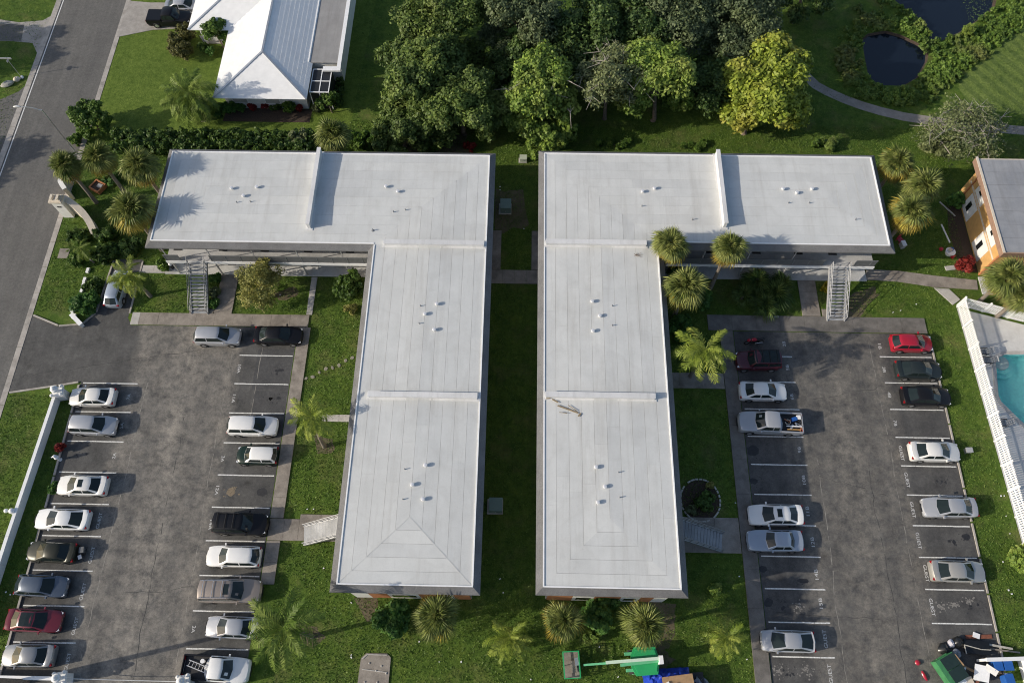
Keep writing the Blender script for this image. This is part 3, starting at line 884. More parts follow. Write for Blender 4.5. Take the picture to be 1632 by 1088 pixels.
def staircase(parent, along, x0, y0, x1, y1, w, z1, n, tread, rail, closed=False):
    """a flight from (x0,y0,0) to (x1,y1,z1); along: unused axis name"""
    d = Vector((x1 - x0, y1 - y0, 0)); L = d.length; d.normalize()
    s = Vector((-d.y, d.x, 0))
    m = Matrix((d, s, Vector((0, 0, 1)))).transposed()
    base = Vector((x0, y0, 0))
    st = MB()
    for sd in (-1, 1):
        a = base + s * sd * (w / 2 + 0.06)
        st.bar(a + Vector((0, 0, 0.02)), a + d * L + Vector((0, 0, z1 - 0.12)), 0.1, 0.30)
    flight = st.build('staircase', rail, parent)
    rise, run = z1 / n, L / n
    for i in range(n):
        c = base + d * (run * (i + 0.5)) + Vector((0, 0, rise * (i + 1) - 0.04))
        MB().obox(c, (run * (1.12 if closed else 0.80), w, 0.07), M=m).build('step', tread, flight)
        if closed:
            MB().obox(c + Vector((0, 0, -rise / 2)) - d * run * 0.5, (0.03, w, rise * 0.9), M=m).build('riser', tread, flight)
    for sd in (-1, 1):
        rl = MB()
        a = base + s * sd * (w / 2 + 0.06)
        for hh in (0.55, 0.98):
            rl.tube(a + Vector((0, 0, hh)), a + d * L + Vector((0, 0, z1 + hh)), 0.032, n=6)
        for i in range(0, n + 1, 2):
            q = a + d * (L * i / n) + Vector((0, 0, z1 * i / n))
            rl.tube(q, q + Vector((0, 0, 1.0)), 0.028, n=5)
        rl.build('handrail', rail, flight)
    return flight

def frame_ring(x0, x1, y0, y1, z0, z1, t=.07):
    """one closed window frame round an opening in a wall facing -y"""
    o = [(x0 - t, z0 - t), (x1 + t, z0 - t), (x1 + t, z1 + t), (x0 - t, z1 + t)]
    n_ = [(x0, z0), (x1, z0), (x1, z1), (x0, z1)]
    vs = [(x, y0, z) for x, z in o] + [(x, y0, z) for x, z in n_] + [(x, y1, z) for x, z in o] + [(x, y1, z) for x, z in n_]
    fs = []
    for i in range(4):
        k = (i + 1) % 4
        fs += [(i, k, 4 + k, 4 + i), (8 + i, 12 + i, 12 + k, 8 + k), (i, 8 + i, 8 + k, k), (4 + i, 4 + k, 12 + k, 12 + i)]
    return MB().add(vs, fs)

def wing_front(root, x0, x1, yw, ye, stair, mats, xs_doors, flip=False):
    """south front of a wing: gallery slab with screened railing, columns, doors and windows on both floors.
       yw = wall line, ye = gallery edge, stair = (x0, x1) gap in the railing"""
    MB().box(x0, x1, ye, yw - 0.005, 2.60, 2.85).build('gallery_slab', M['balcony'], root)
    MB().box(x0 - 0.03, x1 + 0.03, ye - 0.06, ye - 0.003, 2.50, 2.90).build('gallery_fascia', M['trim'], root)
    x = x0 + 0.05
    while x < x1 - 0.2:
        e = min(x + 1.52, x1)
        if e < stair[0] + 0.2 or x > stair[1] - 0.2:
            if x < stair[0] < e: e = stair[0]
            p = MB().box(x + 0.035, e - 0.035, ye + 0.03, ye + 0.06, 2.93, 3.86).build('railing_panel', M['railpanel'], root)
            MB().box(x - 0.03, x + 0.03, ye + 0.01, ye + 0.08, 2.85, 3.92).build('railing_post', M['rail'], root)
            MB().box(x, e, ye + 0.012, ye + 0.078, 3.88, 3.94).build('top_rail', M['rail'], p)
        x = e if e > x + 0.1 else x + 1.52
    k = 0
    x = x0 + 0.3
    while x < x1:
        if not (stair[0] - 0.1 < x < stair[1] + 0.1):
            MB().box(x - 0.06, x + 0.06, ye + 0.12, ye + 0.24, 0.1, 2.60).build('column', M['railw'], root)
            MB().box(x - 0.04, x + 0.04, ye + 0.12, ye + 0.20, 2.85, 5.8).build('column', M['railw'], root)
        x += 4.4
    for zf in (0.12, 2.86):
        for i, xd in enumerate(xs_doors):
            d = MB().box(xd - 0.46, xd + 0.46, yw - 0.03, yw - 0.003, zf, zf + 2.05).build('door', mats[i % len(mats)], root)
            MB().tube((xd + 0.36, yw - 0.09, zf + 1.0), (xd + 0.36, yw - 0.03, zf + 1.0), 0.03, n=6).build('handle', M['steel'], d)
            w = MB().box(xd + 0.9, xd + 2.5, yw - 0.02, yw - 0.002, zf + 0.85, zf + 2.0).build('window', M['glass'], root)
            frame_ring(xd + 0.9, xd + 2.5, yw - 0.05, yw - 0.022, zf + 0.85, zf + 2.0).build('frame', M['trim'], w)
            MB().box(xd - 0.42, xd + 0.42, yw - 0.75, yw - 0.2, zf + (0.0 if zf < 1 else -0.006) + 0.012, zf + 0.03).build('doormat', M['dark'], root)

def apartment(label, name, outline, wall_outline, faces, parapets, vents, pipes, loc, hips=()):
    root = thing(name, label, 'building', loc)
    MB().prism(wall_outline, 0.0, 5.9).build('wall', M['wallg'], root)
    n = len(outline)
    MB().prism(outline, ZR - 0.3, ZR - 0.06).build('roof_deck', M['roof_base'], root)
    for i, (poly, dx, dy) in enumerate(faces):
        strip_panels(root, 'roof_sheet', poly, dx, dy, 1.02, M['roof'], run=11.0, seed=i * 7 + len(vents))
    # sloping shingle skirt all round, with a bright edge trim above and a fascia below
    o1 = offset_poly(outline, 0.56)
    e0 = offset_poly(outline, 0.012)
    for i in range(n):
        a, b = e0[i], e0[(i + 1) % n]
        c, d = o1[i], o1[(i + 1) % n]
        mb = MB()
        mb.add([(a[0], a[1], ZR - 0.02), (b[0], b[1], ZR - 0.02), (d[0], d[1], 5.93), (c[0], c[1], 5.93), (a[0], a[1], ZR - 0.06), (b[0], b[1], ZR - 0.06), (d[0], d[1], 5.78), (c[0], c[1], 5.78)],
               [(0, 3, 2, 1), (3, 7, 6, 2), (4, 5, 6, 7), (0, 1, 5, 4), (0, 4, 7, 3), (1, 2, 6, 5)])
        sk = mb.build('shingle_skirt', M['shingle'], root)
        dv = Vector((b[0] - a[0], b[1] - a[1], 0)).normalized()
        nn = Vector((dv.y, -dv.x, 0))
        pa, pb = Vector((*outline[i], ZR + 0.035)) - nn * 0.05, Vector((*outline[(i + 1) % n], ZR + 0.035)) - nn * 0.05
        MB().bar(pa + dv * 0.11, pb - dv * 0.01, 0.11, 0.09).build('roof_edge', M['trim'], root)
    for a, b in hips:                                  # soiled cover strips over the hips
        MB().bar((a[0], a[1], a[2] + .012), (b[0], b[1], b[2] + .012), .07, .01).build('hip_strip', M['hip'], root)
    for p in parapets: parapet(root, *p)
    for u, v in vents: mushroom_vent(root, u, v)
    for u, v in pipes: vent_pipe(root, u, v)
    return root

sl = 0.022
M['hip'] = roof_mat('soiled hip strip', (0.50, 0.505, 0.495), (0.60, 0.605, 0.595), (0.33, 0.32, 0.30))
def zz(d): return ZR + sl * d
# ---- left building
OL = [(-14.3, 8.2), (-3.5, 8.2), (-3.5, 50.3), (-35.9, 50.3), (-35.9, 39.6), (-14.3, 39.6)]
WL = [(-13.9, 8.05), (-3.9, 8.05), (-3.9, 49.8), (-35.4, 49.8), (-35.4, 41.4), (-13.9, 41.4)]
c_, h_ = -8.9, 5.4
FL = [
    ([(-14.3, 8.2, ZR), (c_, 13.6, zz(h_)), (c_, 24.1, zz(h_)), (-14.3, 24.1, ZR)], 0, 1),
    ([(-3.5, 8.2, ZR), (-3.5, 24.1, ZR), (c_, 24.1, zz(h_)), (c_, 13.6, zz(h_))], 0, 1),
    ([(-14.3, 8.2, ZR), (-3.5, 8.2, ZR), (c_, 13.6, zz(h_))], 1, 0),
    ([(-14.3, 24.1, ZR), (c_, 24.1, zz(h_)), (c_, 39.6, zz(h_)), (-14.3, 39.6, ZR)], 0, 1),
    ([(-3.5, 24.1, ZR), (-3.5, 39.6, ZR), (c_, 39.6, zz(h_)), (c_, 24.1, zz(h_))], 0, 1),
    ([(-3.5, 39.6, ZR), (-3.5, 50.3, ZR), (c_, 44.95, zz(h_)), (c_, 39.6, zz(h_))], 0, 1),
    ([(-20.7, 50.3, ZR), (-20.7, 44.95, zz(h_)), (c_, 44.95, zz(h_)), (-3.5, 50.3, ZR)], 1, 0),
    ([(-20.7, 39.6, ZR), (-14.3, 39.6, ZR), (c_, 44.95, zz(h_)), (-20.7, 44.95, zz(h_))], 1, 0),
    ([(-14.3, 39.6, ZR), (c_, 39.6, zz(h_)), (c_, 44.95, zz(h_))], 0, 1),
    ([(-35.9, 39.6, ZR), (-20.7, 39.6, ZR), (-20.7, 44.95, zz(h_)), (-30.55, 44.95, zz(h_))], 1, 0),
    ([(-35.9, 50.3, ZR), (-30.55, 44.95, zz(h_)), (-20.7, 44.95, zz(h_)), (-20.7, 50.3, ZR)], 1, 0),
    ([(-35.9, 39.6, ZR), (-30.55, 44.95, zz(h_)), (-35.9, 50.3, ZR)], 0, 1),
]
PL = [(-20.85, -20.55, 41.2, 50.25), (-13.25, -3.75, 39.4, 39.8, .5), (-13.25, -3.8, 23.9, 24.3, .5)]
VL = [(369, 300), (409, 298), (388, 312), (615, 297), (634, 305), (696, 484), (677, 500), (692, 525), (678, 741), (657, 772), (674, 795)]
QL = [(377, 322), (399, 321), (627, 337), (646, 334), (670, 487), (668, 515), (645, 747), (642, 795), (594, 366)]
left = apartment('L-shaped two-storey building with white roof, left of the shaded grass alley', 'apartment_building', OL, WL, FL, PL, VL, QL, (-14.0, 39.0, 0), [((-14.3, 8.2, ZR), (-8.9, 13.6, zz(5.4))), ((-3.5, 8.2, ZR), (-8.9, 13.6, zz(5.4)))])
wing_front(left, -35.7, -14.0, 41.4, 39.42, (-33.5, -31.5), [M['trim'], M['cream']], [-34.8, -30.2, -26.0, -21.6, -17.4])
staircase(left, 'y', -32.5, 34.95, -32.5, 39.35, 1.55, 2.85, 15, M['step'], M['rail'])
staircase(left, 'x', -19.0, 13.1, -14.75, 13.6, 1.5, 2.85, 14, M['apron'], M['railw'], True)
# west gallery of the leg, under the eave
MB().box(-14.75, -13.91, 9.0, 37.0, 2.60, 2.85).build('gallery_slab', M['balcony'], left)
# ---- right building
OR = [(2.0, 8.3), (12.9, 8.3), (12.9, 40.25), (35.05, 40.25), (35.05, 50.7), (2.0, 50.7)]
WR = [(2.4, 8.15), (12.5, 8.15), (12.5, 42.0), (34.5, 42.0), (34.5, 50.2), (2.4, 50.2)]
c_, h_ = 7.45, 5.45
FR = [
    ([(2.0, 8.3, ZR), (c_, 13.75, zz(h_)), (c_, 24.45, zz(h_)), (2.0, 24.45, ZR)], 0, 1),
    ([(12.9, 8.3, ZR), (12.9, 24.45, ZR), (c_, 24.45, zz(h_)), (c_, 13.75, zz(h_))], 0, 1),
    ([(2.0, 8.3, ZR), (12.9, 8.3, ZR), (c_, 13.75, zz(h_))], 1, 0),
    ([(2.0, 24.45, ZR), (c_, 24.45, zz(h_)), (c_, 40.25, zz(h_)), (2.0, 40.25, ZR)], 0, 1),
    ([(12.9, 24.45, ZR), (12.9, 40.25, ZR), (c_, 40.25, zz(h_)), (c_, 24.45, zz(h_))], 0, 1),
    ([(2.0, 40.25, ZR), (c_, 40.25, zz(h_)), (c_, 45.475, zz(h_)), (2.0, 50.7, ZR)], 0, 1),
    ([(2.0, 50.7, ZR), (c_, 45.475, zz(h_)), (19.4, 45.475, zz(h_)), (19.4, 50.7, ZR)], 1, 0),
    ([(12.9, 40.25, ZR), (19.4, 40.25, ZR), (19.4, 45.475, zz(h_)), (c_, 45.475, zz(h_))], 1, 0),
    ([(12.9, 40.25, ZR), (c_, 45.475, zz(h_)), (c_, 40.25, zz(h_))], 0, 1),
    ([(19.4, 40.25, ZR), (35.05, 40.25, ZR), (29.8, 45.475, zz(h_)), (19.4, 45.475, zz(h_))], 1, 0),
    ([(35.05, 50.7, ZR), (19.4, 50.7, ZR), (19.4, 45.475, zz(h_)), (29.8, 45.475, zz(h_))], 1, 0),
    ([(35.05, 40.25, ZR), (35.05, 50.7, ZR), (29.8, 45.475, zz(h_))], 0, 1),
]
PR = [(19.25, 19.55, 42.0, 50.65), (2.2, 11.7, 39.7, 40.1, .5), (2.2, 11.65, 24.15, 24.55, .5)]
VR = [(1024, 305), (1043, 300), (1248, 301), (1270, 307), (1294, 301), (944, 480), (956, 503), (945, 527), (950, 744), (964, 775), (953, 800)]
QR = [(1023, 328), (1257, 323), (1290, 323), (976, 487), (976, 518), (986, 752), (988, 792), (1104, 349), (1364, 349)]
right = apartment('L-shaped two-storey building with white roof, right of the shaded grass alley', 'apartment_building', OR, WR, FR, PR, VR, QR, (13.0, 40.0, 0))
wing_front(right, 13.0, 34.9, 42.0, 39.95, (30.4, 32.4), [M['trim'], M['cream']], [14.6, 18.8, 23.4, 27.6, 31.0])
staircase(right, 'y', 31.4, 36.4 - 1.1, 31.4, 39.9, 1.6, 2.85, 16, M['step'], M['railw'])
staircase(right, 'x', 18.0, 13.2, 13.4, 13.9, 1.5, 2.85, 15, M['step'], M['rail'])
MB().box(12.51, 13.35, 9.0, 37.0, 2.60, 2.85).build('gallery_slab', M['balcony'], right)
# south gable panels: white stucco between brick, each a slightly proud sheet
for root, segs, y in ((left, ((-13.8, -12.4, 'wallw'), (-12.4, -10.8, 'brick'), (-10.8, -8.2, 'wallw'), (-8.2, -6.2, 'brick'), (-6.2, -5.3, 'wallw'), (-5.3, -3.95, 'brick')), 8.05),
                      (right, ((2.5, 4.6, 'brick'), (4.6, 6.4, 'wallw'), (6.4, 8.6, 'brick'), (8.6, 10.2, 'wallw'), (10.2, 11.3, 'brick'), (11.3, 12.4, 'wallw')), 8.15)):
    for x0, x1, mt in segs:
        p = MB().box(x0 + 0.01, x1 - 0.01, y - 0.07, y - 0.002, 0.05, 5.7).build('wall_panel', M[mt], root)
        if mt == 'wallw' and x1 - x0 > 1.5:
            for zf in (0.9, 3.7):
                MB().box(x0 + 0.3, x1 - 0.3, y - 0.09, y - 0.072, zf, zf + 1.1).build('window', M['glass'], p)
# a dried palm spathe lies on the right roof
M['roofstain'] = simple('brown roof debris', (0.26, 0.20, 0.12), 0.9, var=0.4, scale=9)
x, y = at(905, 652, ZR + 0.1)
fr = thing('palm_litter', 'brown dried palm litter lying on the right white roof below the cross parapet', 'debris', (x, y, ZR + 0.09))
for i, (dx, dy, l, a, w) in enumerate(((0, 0, 1.9, -0.35, 0.12), (-1.1, 0.75, 0.6, -0.5, 0.1), (1.0, -0.5, 0.35, 0.9, 0.14), (-1.7, 0.95, 0.4, 0.1, 0.08), (0.4, 0.1, 0.9, -0.6, 0.05), (-0.4, -0.35, 0.7, -0.1, 0.05))):
    MB().obox((dx, dy, 0.04 + 0.012 * i), (l, w, 0.03), a).build('litter_piece', M['roofstain'], fr, world=False)
x, y = at(1013, 407, ZR + 0.05)
fr = thing('dead_branch', 'small grey dead branch lying near the inner roof corner beside a palm', 'branch', (x, y, ZR + 0.07))
for i in range(7):
    a = i * 0.9
    MB().tube((0, 0, 0.05), (0.45 * math.cos(a) + 0.25, 0.25 * math.sin(a), 0.05 + 0.1 * (i % 2)), 0.025, 0.012, 5).build('twig', M['bark'], fr, world=False)
# ------------------------------------------------------------------ white house with a metal roof
house = thing('detached_house', 'white bungalow with bright metal hip roof by the street', 'house', (-30, 70, 0))
xw, xe, ys, yn = -34.8, -24.3, 60.3, 86.0
xm = (xw + xe) / 2
ez, rz_ = 3.0, 4.75
hr = xe - xm
MB().prism([(xw + .6, ys + 1.3), (xe - .6, ys + 1.3), (xe - .6, yn - .6), (xw + .6, yn - .6)], 0, ez - .17).build('wall', M['wallw'], house)
MB().prism([(-39.0, 71.9), (xw + .6, 71.9), (xw + .6, 83.0), (-39.0, 83.0)], 0, ez - .175).build('wall', M['wallw'], house)
roof = MB().prism([(xw + .1, ys + .1), (xe - .1, ys + .1), (xe - .1, yn - .1), (xw + .1, yn - .1)], ez - .16, ez - .06).build('roof', M['trim'], house)
wing_y0, wing_y1, wing_x0 = 70.5, 82.5, -39.6
wm = (wing_y0 + wing_y1) / 2
wr = ez + (wm - wing_y0) * (rz_ - ez) / hr
MB().prism([(wing_x0 + .1, wing_y0 + .1), (xw, wing_y0 + .1), (xw, wing_y1 - .1), (wing_x0 + .1, wing_y1 - .1)], ez - .165, ez - .065).build('eave_board', M['trim'], roof)
hf = [
    ([(xw, ys, ez), (xe, ys, ez), (xm, ys + hr, rz_)], 1, 0),
    ([(xe, ys, ez), (xe, yn, ez), (xm, yn, rz_), (xm, ys + hr, rz_)], 0, 1),
    ([(xw, ys, ez), (xm, ys + hr, rz_), (xm, yn, rz_), (xw, yn, ez)], 0, 1),
    ([(wing_x0, wing_y0, ez + .01), (xm, wing_y0, ez + .01), (xm, wm, wr + .01), (wing_x0 + wm - wing_y0, wm, wr + .01)], 1, 0),
    ([(wing_x0, wing_y0, ez + .01), (wing_x0 + wm - wing_y0, wm, wr + .01), (wing_x0, wing_y1, ez + .01)], 0, 1),
    ([(wing_x0, wing_y1, ez + .01), (wing_x0 + wm - wing_y0, wm, wr + .01), (xm, wm, wr + .01), (xm, wing_y1, ez + .01)], 1, 0),
]
# the wing only shows where it stands above the main west slope: clip it along the valley
def valley(poly):
    # main west slope z = ez + (x - xw)*k ; wing south slope z = ez + (y - wing_y0)*k -> keep x - xw <= y - wing_y0
    return clip(poly, 1, -1, xw - wing_y0)
hf[3] = (valley(hf[3][0]), 1, 0)
for i, (poly, dx, dy) in enumerate(hf):
    if i == 5: continue
    strip_panels(roof, 'roof_panel', poly, dx, dy, 0.46, M['houseroof'], lap=0.03 if i in (0, 1) else 0.018, gap=0.012, thick=0.04, seed=i)
cap = MB()
cap.bar((xw, ys, ez + .06), (xm, ys + hr, rz_ + .05), .22, .05).bar((xe, ys, ez + .06), (xm, ys + hr, rz_ + .05), .22, .05).bar((xm, ys + hr, rz_ + .06), (xm, yn, rz_ + .06), .22, .05)
cap.bar((wing_x0, wing_y0, ez + .06), (wing_x0 + wm - wing_y0, wm, wr + .06), .22, .05)
cap.build('ridge_cap', M['steel'], roof)
for u, v in ((432, 30), (424, 69)):
    x, y = at(u, v, 4.4)
    MB().lathe([(.05, -.2), (.05, .35)], (x, y, 4.4), 8).build('vent_pipe', M['rail'], roof)
# flat roofed lanai on the east side, its beam, and the screened porch
xl0, xl1 = -24.8, -21.0
MB().box(xl0, xl1 - .45, 65.6, 86, 3.0, 3.12).build('flat_roof', M['flatgrey'], house)
MB().box(xl1 - .45, xl1 - .02, 65.0, 86, 2.95, 3.16).box(-23.0, xl1, 64.4, 65.0, 2.96, 3.17).build('gutter_beam', M['trim'], house)
MB().box(xl0, xl0 + .12, 65.6, 86, 3.12, 3.22).build('flashing', M['trim'], house)
MB().prism([(-24.9, 65.8), (xl1 - .3, 65.8), (xl1 - .3, 85.5), (-24.9, 85.5)], 0, 2.96).build('wall', M['wallw'], house)
scr = MB()
for x in (-24.2, -23.15, -22.1):
    scr.box(x - .05, x + .05, 61.6, 65.0, 2.66, 2.76)
for y in (61.6, 63.2, 64.95):
    scr.box(-24.25, -22.05, y - .05, y + .05, 2.665, 2.765)
for x in (-24.2, -23.15, -22.1):
    scr.box(x - .05, x + .05, 61.55, 61.65, 0, 2.66)
porch = scr.build('porch_frame', M['trim'], house)
M['screen'] = simple('dark insect screen', (0.015, 0.017, 0.02), 0.55, var=0.2)
for i in range(2):
    for k in range(2):
        MB().box(-24.15 + i * 1.05, -23.2 + i * 1.05, 61.65 + k * 1.6, (63.15, 64.9)[k], 2.70, 2.715).build('screen_panel', M['screen'], porch)
    MB().box(-24.15 + i * 1.05, -23.2 + i * 1.05, 61.58, 61.6, 0.1, 2.64).build('screen_panel', M['screen'], porch)
MB().box(-22.11, -22.09, 61.65, 64.9, 0.1, 2.64).build('screen_panel', M['screen'], porch)
# windows and the entry column
for x in (-32.5, -28.8):
    w = MB().box(x - .8, x + .8, ys + 1.27, ys + 1.298, .9, 2.2).build('window', M['walk_pale'], house)
    frame_ring(x - .8, x + .8, ys + 1.24, ys + 1.268, .9, 2.2).build('frame', M['trim'], w)
x, y = at(331, 70)
MB().box(x - .12, x + .12, y - .12, y + .12, 0, ez - .1).build('column', M['trim'], house)
slab('entry_slab', [at(*p) for p in [(318, 58), (352, 62), (355, 70), (326, 70)]], 0, 0.1, M['walk_pale'])

sheet('planting_bed', [(-34.6, 59.6), (-24.6, 59.6), (-24.5, 61.55), (-34.4, 61.55)], 0.006, M['mulch'])
# ------------------------------------------------------------------ ochre building on the right
b3 = thing('ochre_building', 'two-storey ochre building with grey flat roof at the right edge', 'building', (50, 45, 0))
bx0, bx1, by0, by1, bz = 47.0, 75.0, 40.8, 51.0, 5.5
MB().prism([(bx0, by0), (bx1, by0), (bx1, by1), (bx0, by1)], 0, bz - .1).build('wall', M['tanwall'], b3)
MB().box(bx0 - .75, bx1, by0 - .6, by1 + .4, bz - .06, bz - .01).build('eave', M['cream'], b3)
for k in range(7):
    y0 = by0 - .55 + k * 1.57
    MB().box(bx0 - .68, bx1, y0, y0 + 1.55, bz, bz + .06 + .006 * (k % 2)).build('roof_sheet', M['greyroof'], b3)
M['fascia'] = simple('brown fascia', (0.27, 0.17, 0.12), .8, var=.15)
MB().box(bx0 - .86, bx0 - .76, by0 - .65, by1 + .45, bz - .62, bz + .1).box(bx0 - .86, bx1, by0 - .75, by0 - .655, bz - .62, bz + .1).build('fascia', M['fascia'], b3)
MB().box(bx0 - .9, bx0 - .66, by0 - .7, by1 + .5, bz + .105, bz + .15).build('roof_edge', M['cream'], b3)
for (y0, y1) in ((47.2, 49.3), (42.3, 44.6)):
    for zf in (0.25, 2.95):
        p = MB().box(bx0 - .06, bx0 - .003, y0, y1, zf, zf + 2.2).build('white_panel', M['wallw'], b3)
        w = MB().box(bx0 - .085, bx0 - .062, (y0 + y1) / 2 - .1, (y0 + y1) / 2 + .45, zf + .55, zf + 1.7).build('window', M['glass'], p)
MB().box(bx0 - .05, bx0 - .004, by0 + .3, by1 - .3, 2.6, 2.8).build('band_course', M['cream'], b3)
MB().box(bx0 - .09, bx0 - .004, by0, by0 + .18, 0, bz - .3).build('corner_trim', M['brick'], b3)
MB().box(bx0 - .09, bx0 - .004, by1 - .9, by1 - .72, 0, bz - .3).build('corner_trim', M['brick'], b3)
sheet('planting_bed', [(45.3, 41.2), (46.95, 41.2), (46.95, 50.2), (45.6, 49.8), (45.0, 46.0)], 0.005, M['mulch'])
slab('entry_slab', [(46.8, 38.6), (49.5, 38.6), (49.5, 40.6), (46.8, 40.6)], 0, 0.1, M['apron'])

# ------------------------------------------------------------------ fences
def picket_mesh():
    return MB().box(-0.062, 0.062, -0.012, 0.012, 0.12, 1.66).add([(-0.062, -0.012, 1.66), (0.062, -0.012, 1.66), (0.062, 0.012, 1.66), (-0.062, 0.012, 1.66), (0, -0.012, 1.74), (0, 0.012, 1.74)], [(0, 1, 4), (2, 3, 5), (1, 2, 5, 4), (3, 0, 4, 5)]).mesh('picket', M['vinyl'])
PICK = picket_mesh()
POST = MB().box(-0.065, 0.065, -0.065, 0.065, 0, 1.82).mesh('post', M['vinyl'])
CAPM = MB().add([(-.09, -.09, 1.82), (.09, -.09, 1.82), (.09, .09, 1.82), (-.09, .09, 1.82), (0, 0, 1.93)], [(0, 1, 4), (1, 2, 4), (2, 3, 4), (3, 0, 4), (3, 2, 1, 0)]).mesh('post_cap', M['vinyl'])
def picket_fence(label, a, b, pitch=0.205, skip_end=False):
    a, b = Vector((*a, 0)), Vector((*b, 0))
    d = b - a; L = d.length; ang = math.atan2(d.y, d.x)
    root = thing('picket_fence', label, 'fence', a, ang)
    n = int(L / pitch)
    for i in range(n):
        link_mesh('picket', PICK, root, ((i + .5) * L / n, 0, 0))
    m = max(1, round(L / 2.4))
    for i in range(m + (0 if skip_end else 1)):
        p = link_mesh('post', POST, root, (i * L / m, 0.04, 0))
        link_mesh('post_cap', CAPM, p)
    for z in (0.22, 0.9, 1.5):
        MB().box(0, L, 0.014, 0.06, z, z + 0.1).build('rail', M['vinyl'], root, world=False)
    return root
picket_fence('long white picket fence between the right parking lot and the pool deck', (44.55, 13.6), (43.95, 37.1))
picket_fence('white picket fence closing the pool deck towards the ochre building', (43.95, 37.25), (58.0, 33.2), skip_end=False)

def solid_fence(label, pts, h, cat='wall', name='vinyl_wall'):
    a = pts[0]
    root = thing(name, label, cat, (a[0], a[1], 0))
    for i in range(len(pts) - 1):
        p, q = Vector((*pts[i], 0)), Vector((*pts[i + 1], 0))
        n = max(1, round((q - p).length / 2.44))
        for k in range(n):
            s, e = p.lerp(q, k / n), p.lerp(q, (k + 1) / n)
            pn = MB().bar(s + Vector((0, 0, h / 2)), e + Vector((0, 0, h / 2)) - (q - p).normalized() * .012, 0.2, h - .06).build('wall_panel', M['vinyl'], root)
            MB().bar(s + Vector((0, 0, h + .02)), e + Vector((0, 0, h + .02)) - (q - p).normalized() * .01, 0.3, .09).build('coping', M['vinyl'], pn)
    return root
wall_l = solid_fence('long smooth white wall between the street lawn and the left parking lot', [at(96, 636), at(53.5, 764), at(22, 858), at(-6, 946), at(-30, 1020)], 1.0)
M['alu0'] = simple('pale chain', (0.6, 0.6, 0.6), .5, .3, var=.1)
def urn_pillar(label, u, v, s=1.0):
    x, y = at(u, v)
    o = thing('ornamental_pillar', label, 'pillar', (x, y, 0), 0.2)
    M.setdefault('marble', simple('white cast stone', (0.74, 0.74, 0.73), .6, var=.08, scale=5, bmp=.2))
    MB().box(-.36 * s, .36 * s, -.36 * s, .36 * s, 0, 1.25).build('shaft', M['marble'], o, world=False)
    MB().box(-.5 * s, .5 * s, -.5 * s, .5 * s, 1.25, 1.38).box(-.44 * s, .44 * s, -.44 * s, .44 * s, 1.382, 1.45).build('cap', M['marble'], o, world=False)
    MB().lathe([(.2, 0), (.14, .08), (.12, .18), (.3, .34), (.36, .5), (.3, .62), (.34, .68), (.22, .74), (.16, .9), (.02, .98)], (0, 0, 1.452), 12).build('urn', M['marble'], o, True, world=False)
    for a in range(4):
        MB().lathe([(.02, 0), (.12, .05), (.17, .16), (.12, .27), (.02, .32)], (.4 * s * (1 if a % 2 else -1), .4 * s * (1 if a < 2 else -1), 1.452), 9).build('ball', M['marble'], o, True, world=False)
    return o
urn_pillar('white ornamental pillar with urn at the north end of the long white wall', 104, 632, 1.05)
p2 = urn_pillar('white ornamental gate pillar with urn at the bottom left gateway', 110, 1081, 1.0)
p3 = urn_pillar('white ornamental gate pillar with urn below the white pickup', 303, 1086, 1.0)
ch = thing('gate_chain', 'thin pale chain hanging between the two gate pillars at the bottom', 'chain', p2.location)
a_, b_ = p2.location, p3.location
MB().path([(a_.x + (b_.x - a_.x) * t_, a_.y + (b_.y - a_.y) * t_, 1.1 - .5 * math.sin(math.pi * t_)) for t_ in [k / 10 for k in range(11)]], [.03] * 11, 5).build('links', M['alu0'], ch)
solid_fence('low white wall running from the gate pillar to the bottom left corner', [at(104, 1081), at(-60, 1078)], 0.9)
x, y = at(30, 818)
o = thing('wall_pier', 'small round topped pier halfway along the long white wall', 'pier', (x + .0, y, 0))
MB().box(-.2, .2, -.2, .2, 0, 1.15).build('shaft', M['vinyl'], o, world=False)
MB().lathe([(.24, 0), (.22, .08), (.1, .16), (.02, .18)], (0, 0, 1.152), 10).build('cap', M['vinyl'], o, True, world=False)
MB().lathe([(.02, 0), (.16, .06), (.2, .18), (.14, .3), (.02, .34)], (-.5, 0, .95), 10).build('ball', M['vinyl'], o, True, world=False)

# ------------------------------------------------------------------ entrance sign wall with pier
ex, ey = at(112, 342)
sign = thing('entrance_sign_wall', 'curved cream entrance wall with white pier and plaque beside the street', 'sign', (ex, ey, 0))
def curved_wall(parent, name, pts, h0, h1, w, mat, cap):
    n = len(pts)
    for i in range(n - 1):
        p, q = pts[i], pts[i + 1]
        ha, hb = h0 + (h1 - h0) * (i / (n - 1)) ** 1.5, h0 + (h1 - h0) * ((i + 1) / (n - 1)) ** 1.5
        d = Vector((q[0] - p[0], q[1] - p[1])).normalized(); nn = Vector((-d.y, d.x)) * w / 2
        mb = MB()
        vs = []
        for (pt, h) in ((p, ha), (q, hb)):
            vs += [(pt[0] - nn.x, pt[1] - nn.y, 0), (pt[0] + nn.x, pt[1] + nn.y, 0), (pt[0] + nn.x, pt[1] + nn.y, h), (pt[0] - nn.x, pt[1] - nn.y, h)]
        mb.add(vs, [(0, 3, 2, 1), (4, 5, 6, 7), (0, 4, 7, 3), (1, 2, 6, 5), (3, 7, 6, 2), (0, 1, 5, 4)])
        mb.build(name, mat, parent)
        MB().bar((p[0], p[1], ha + .04), (q[0], q[1], hb + .04), w + .12, .07).build('coping', cap, parent)
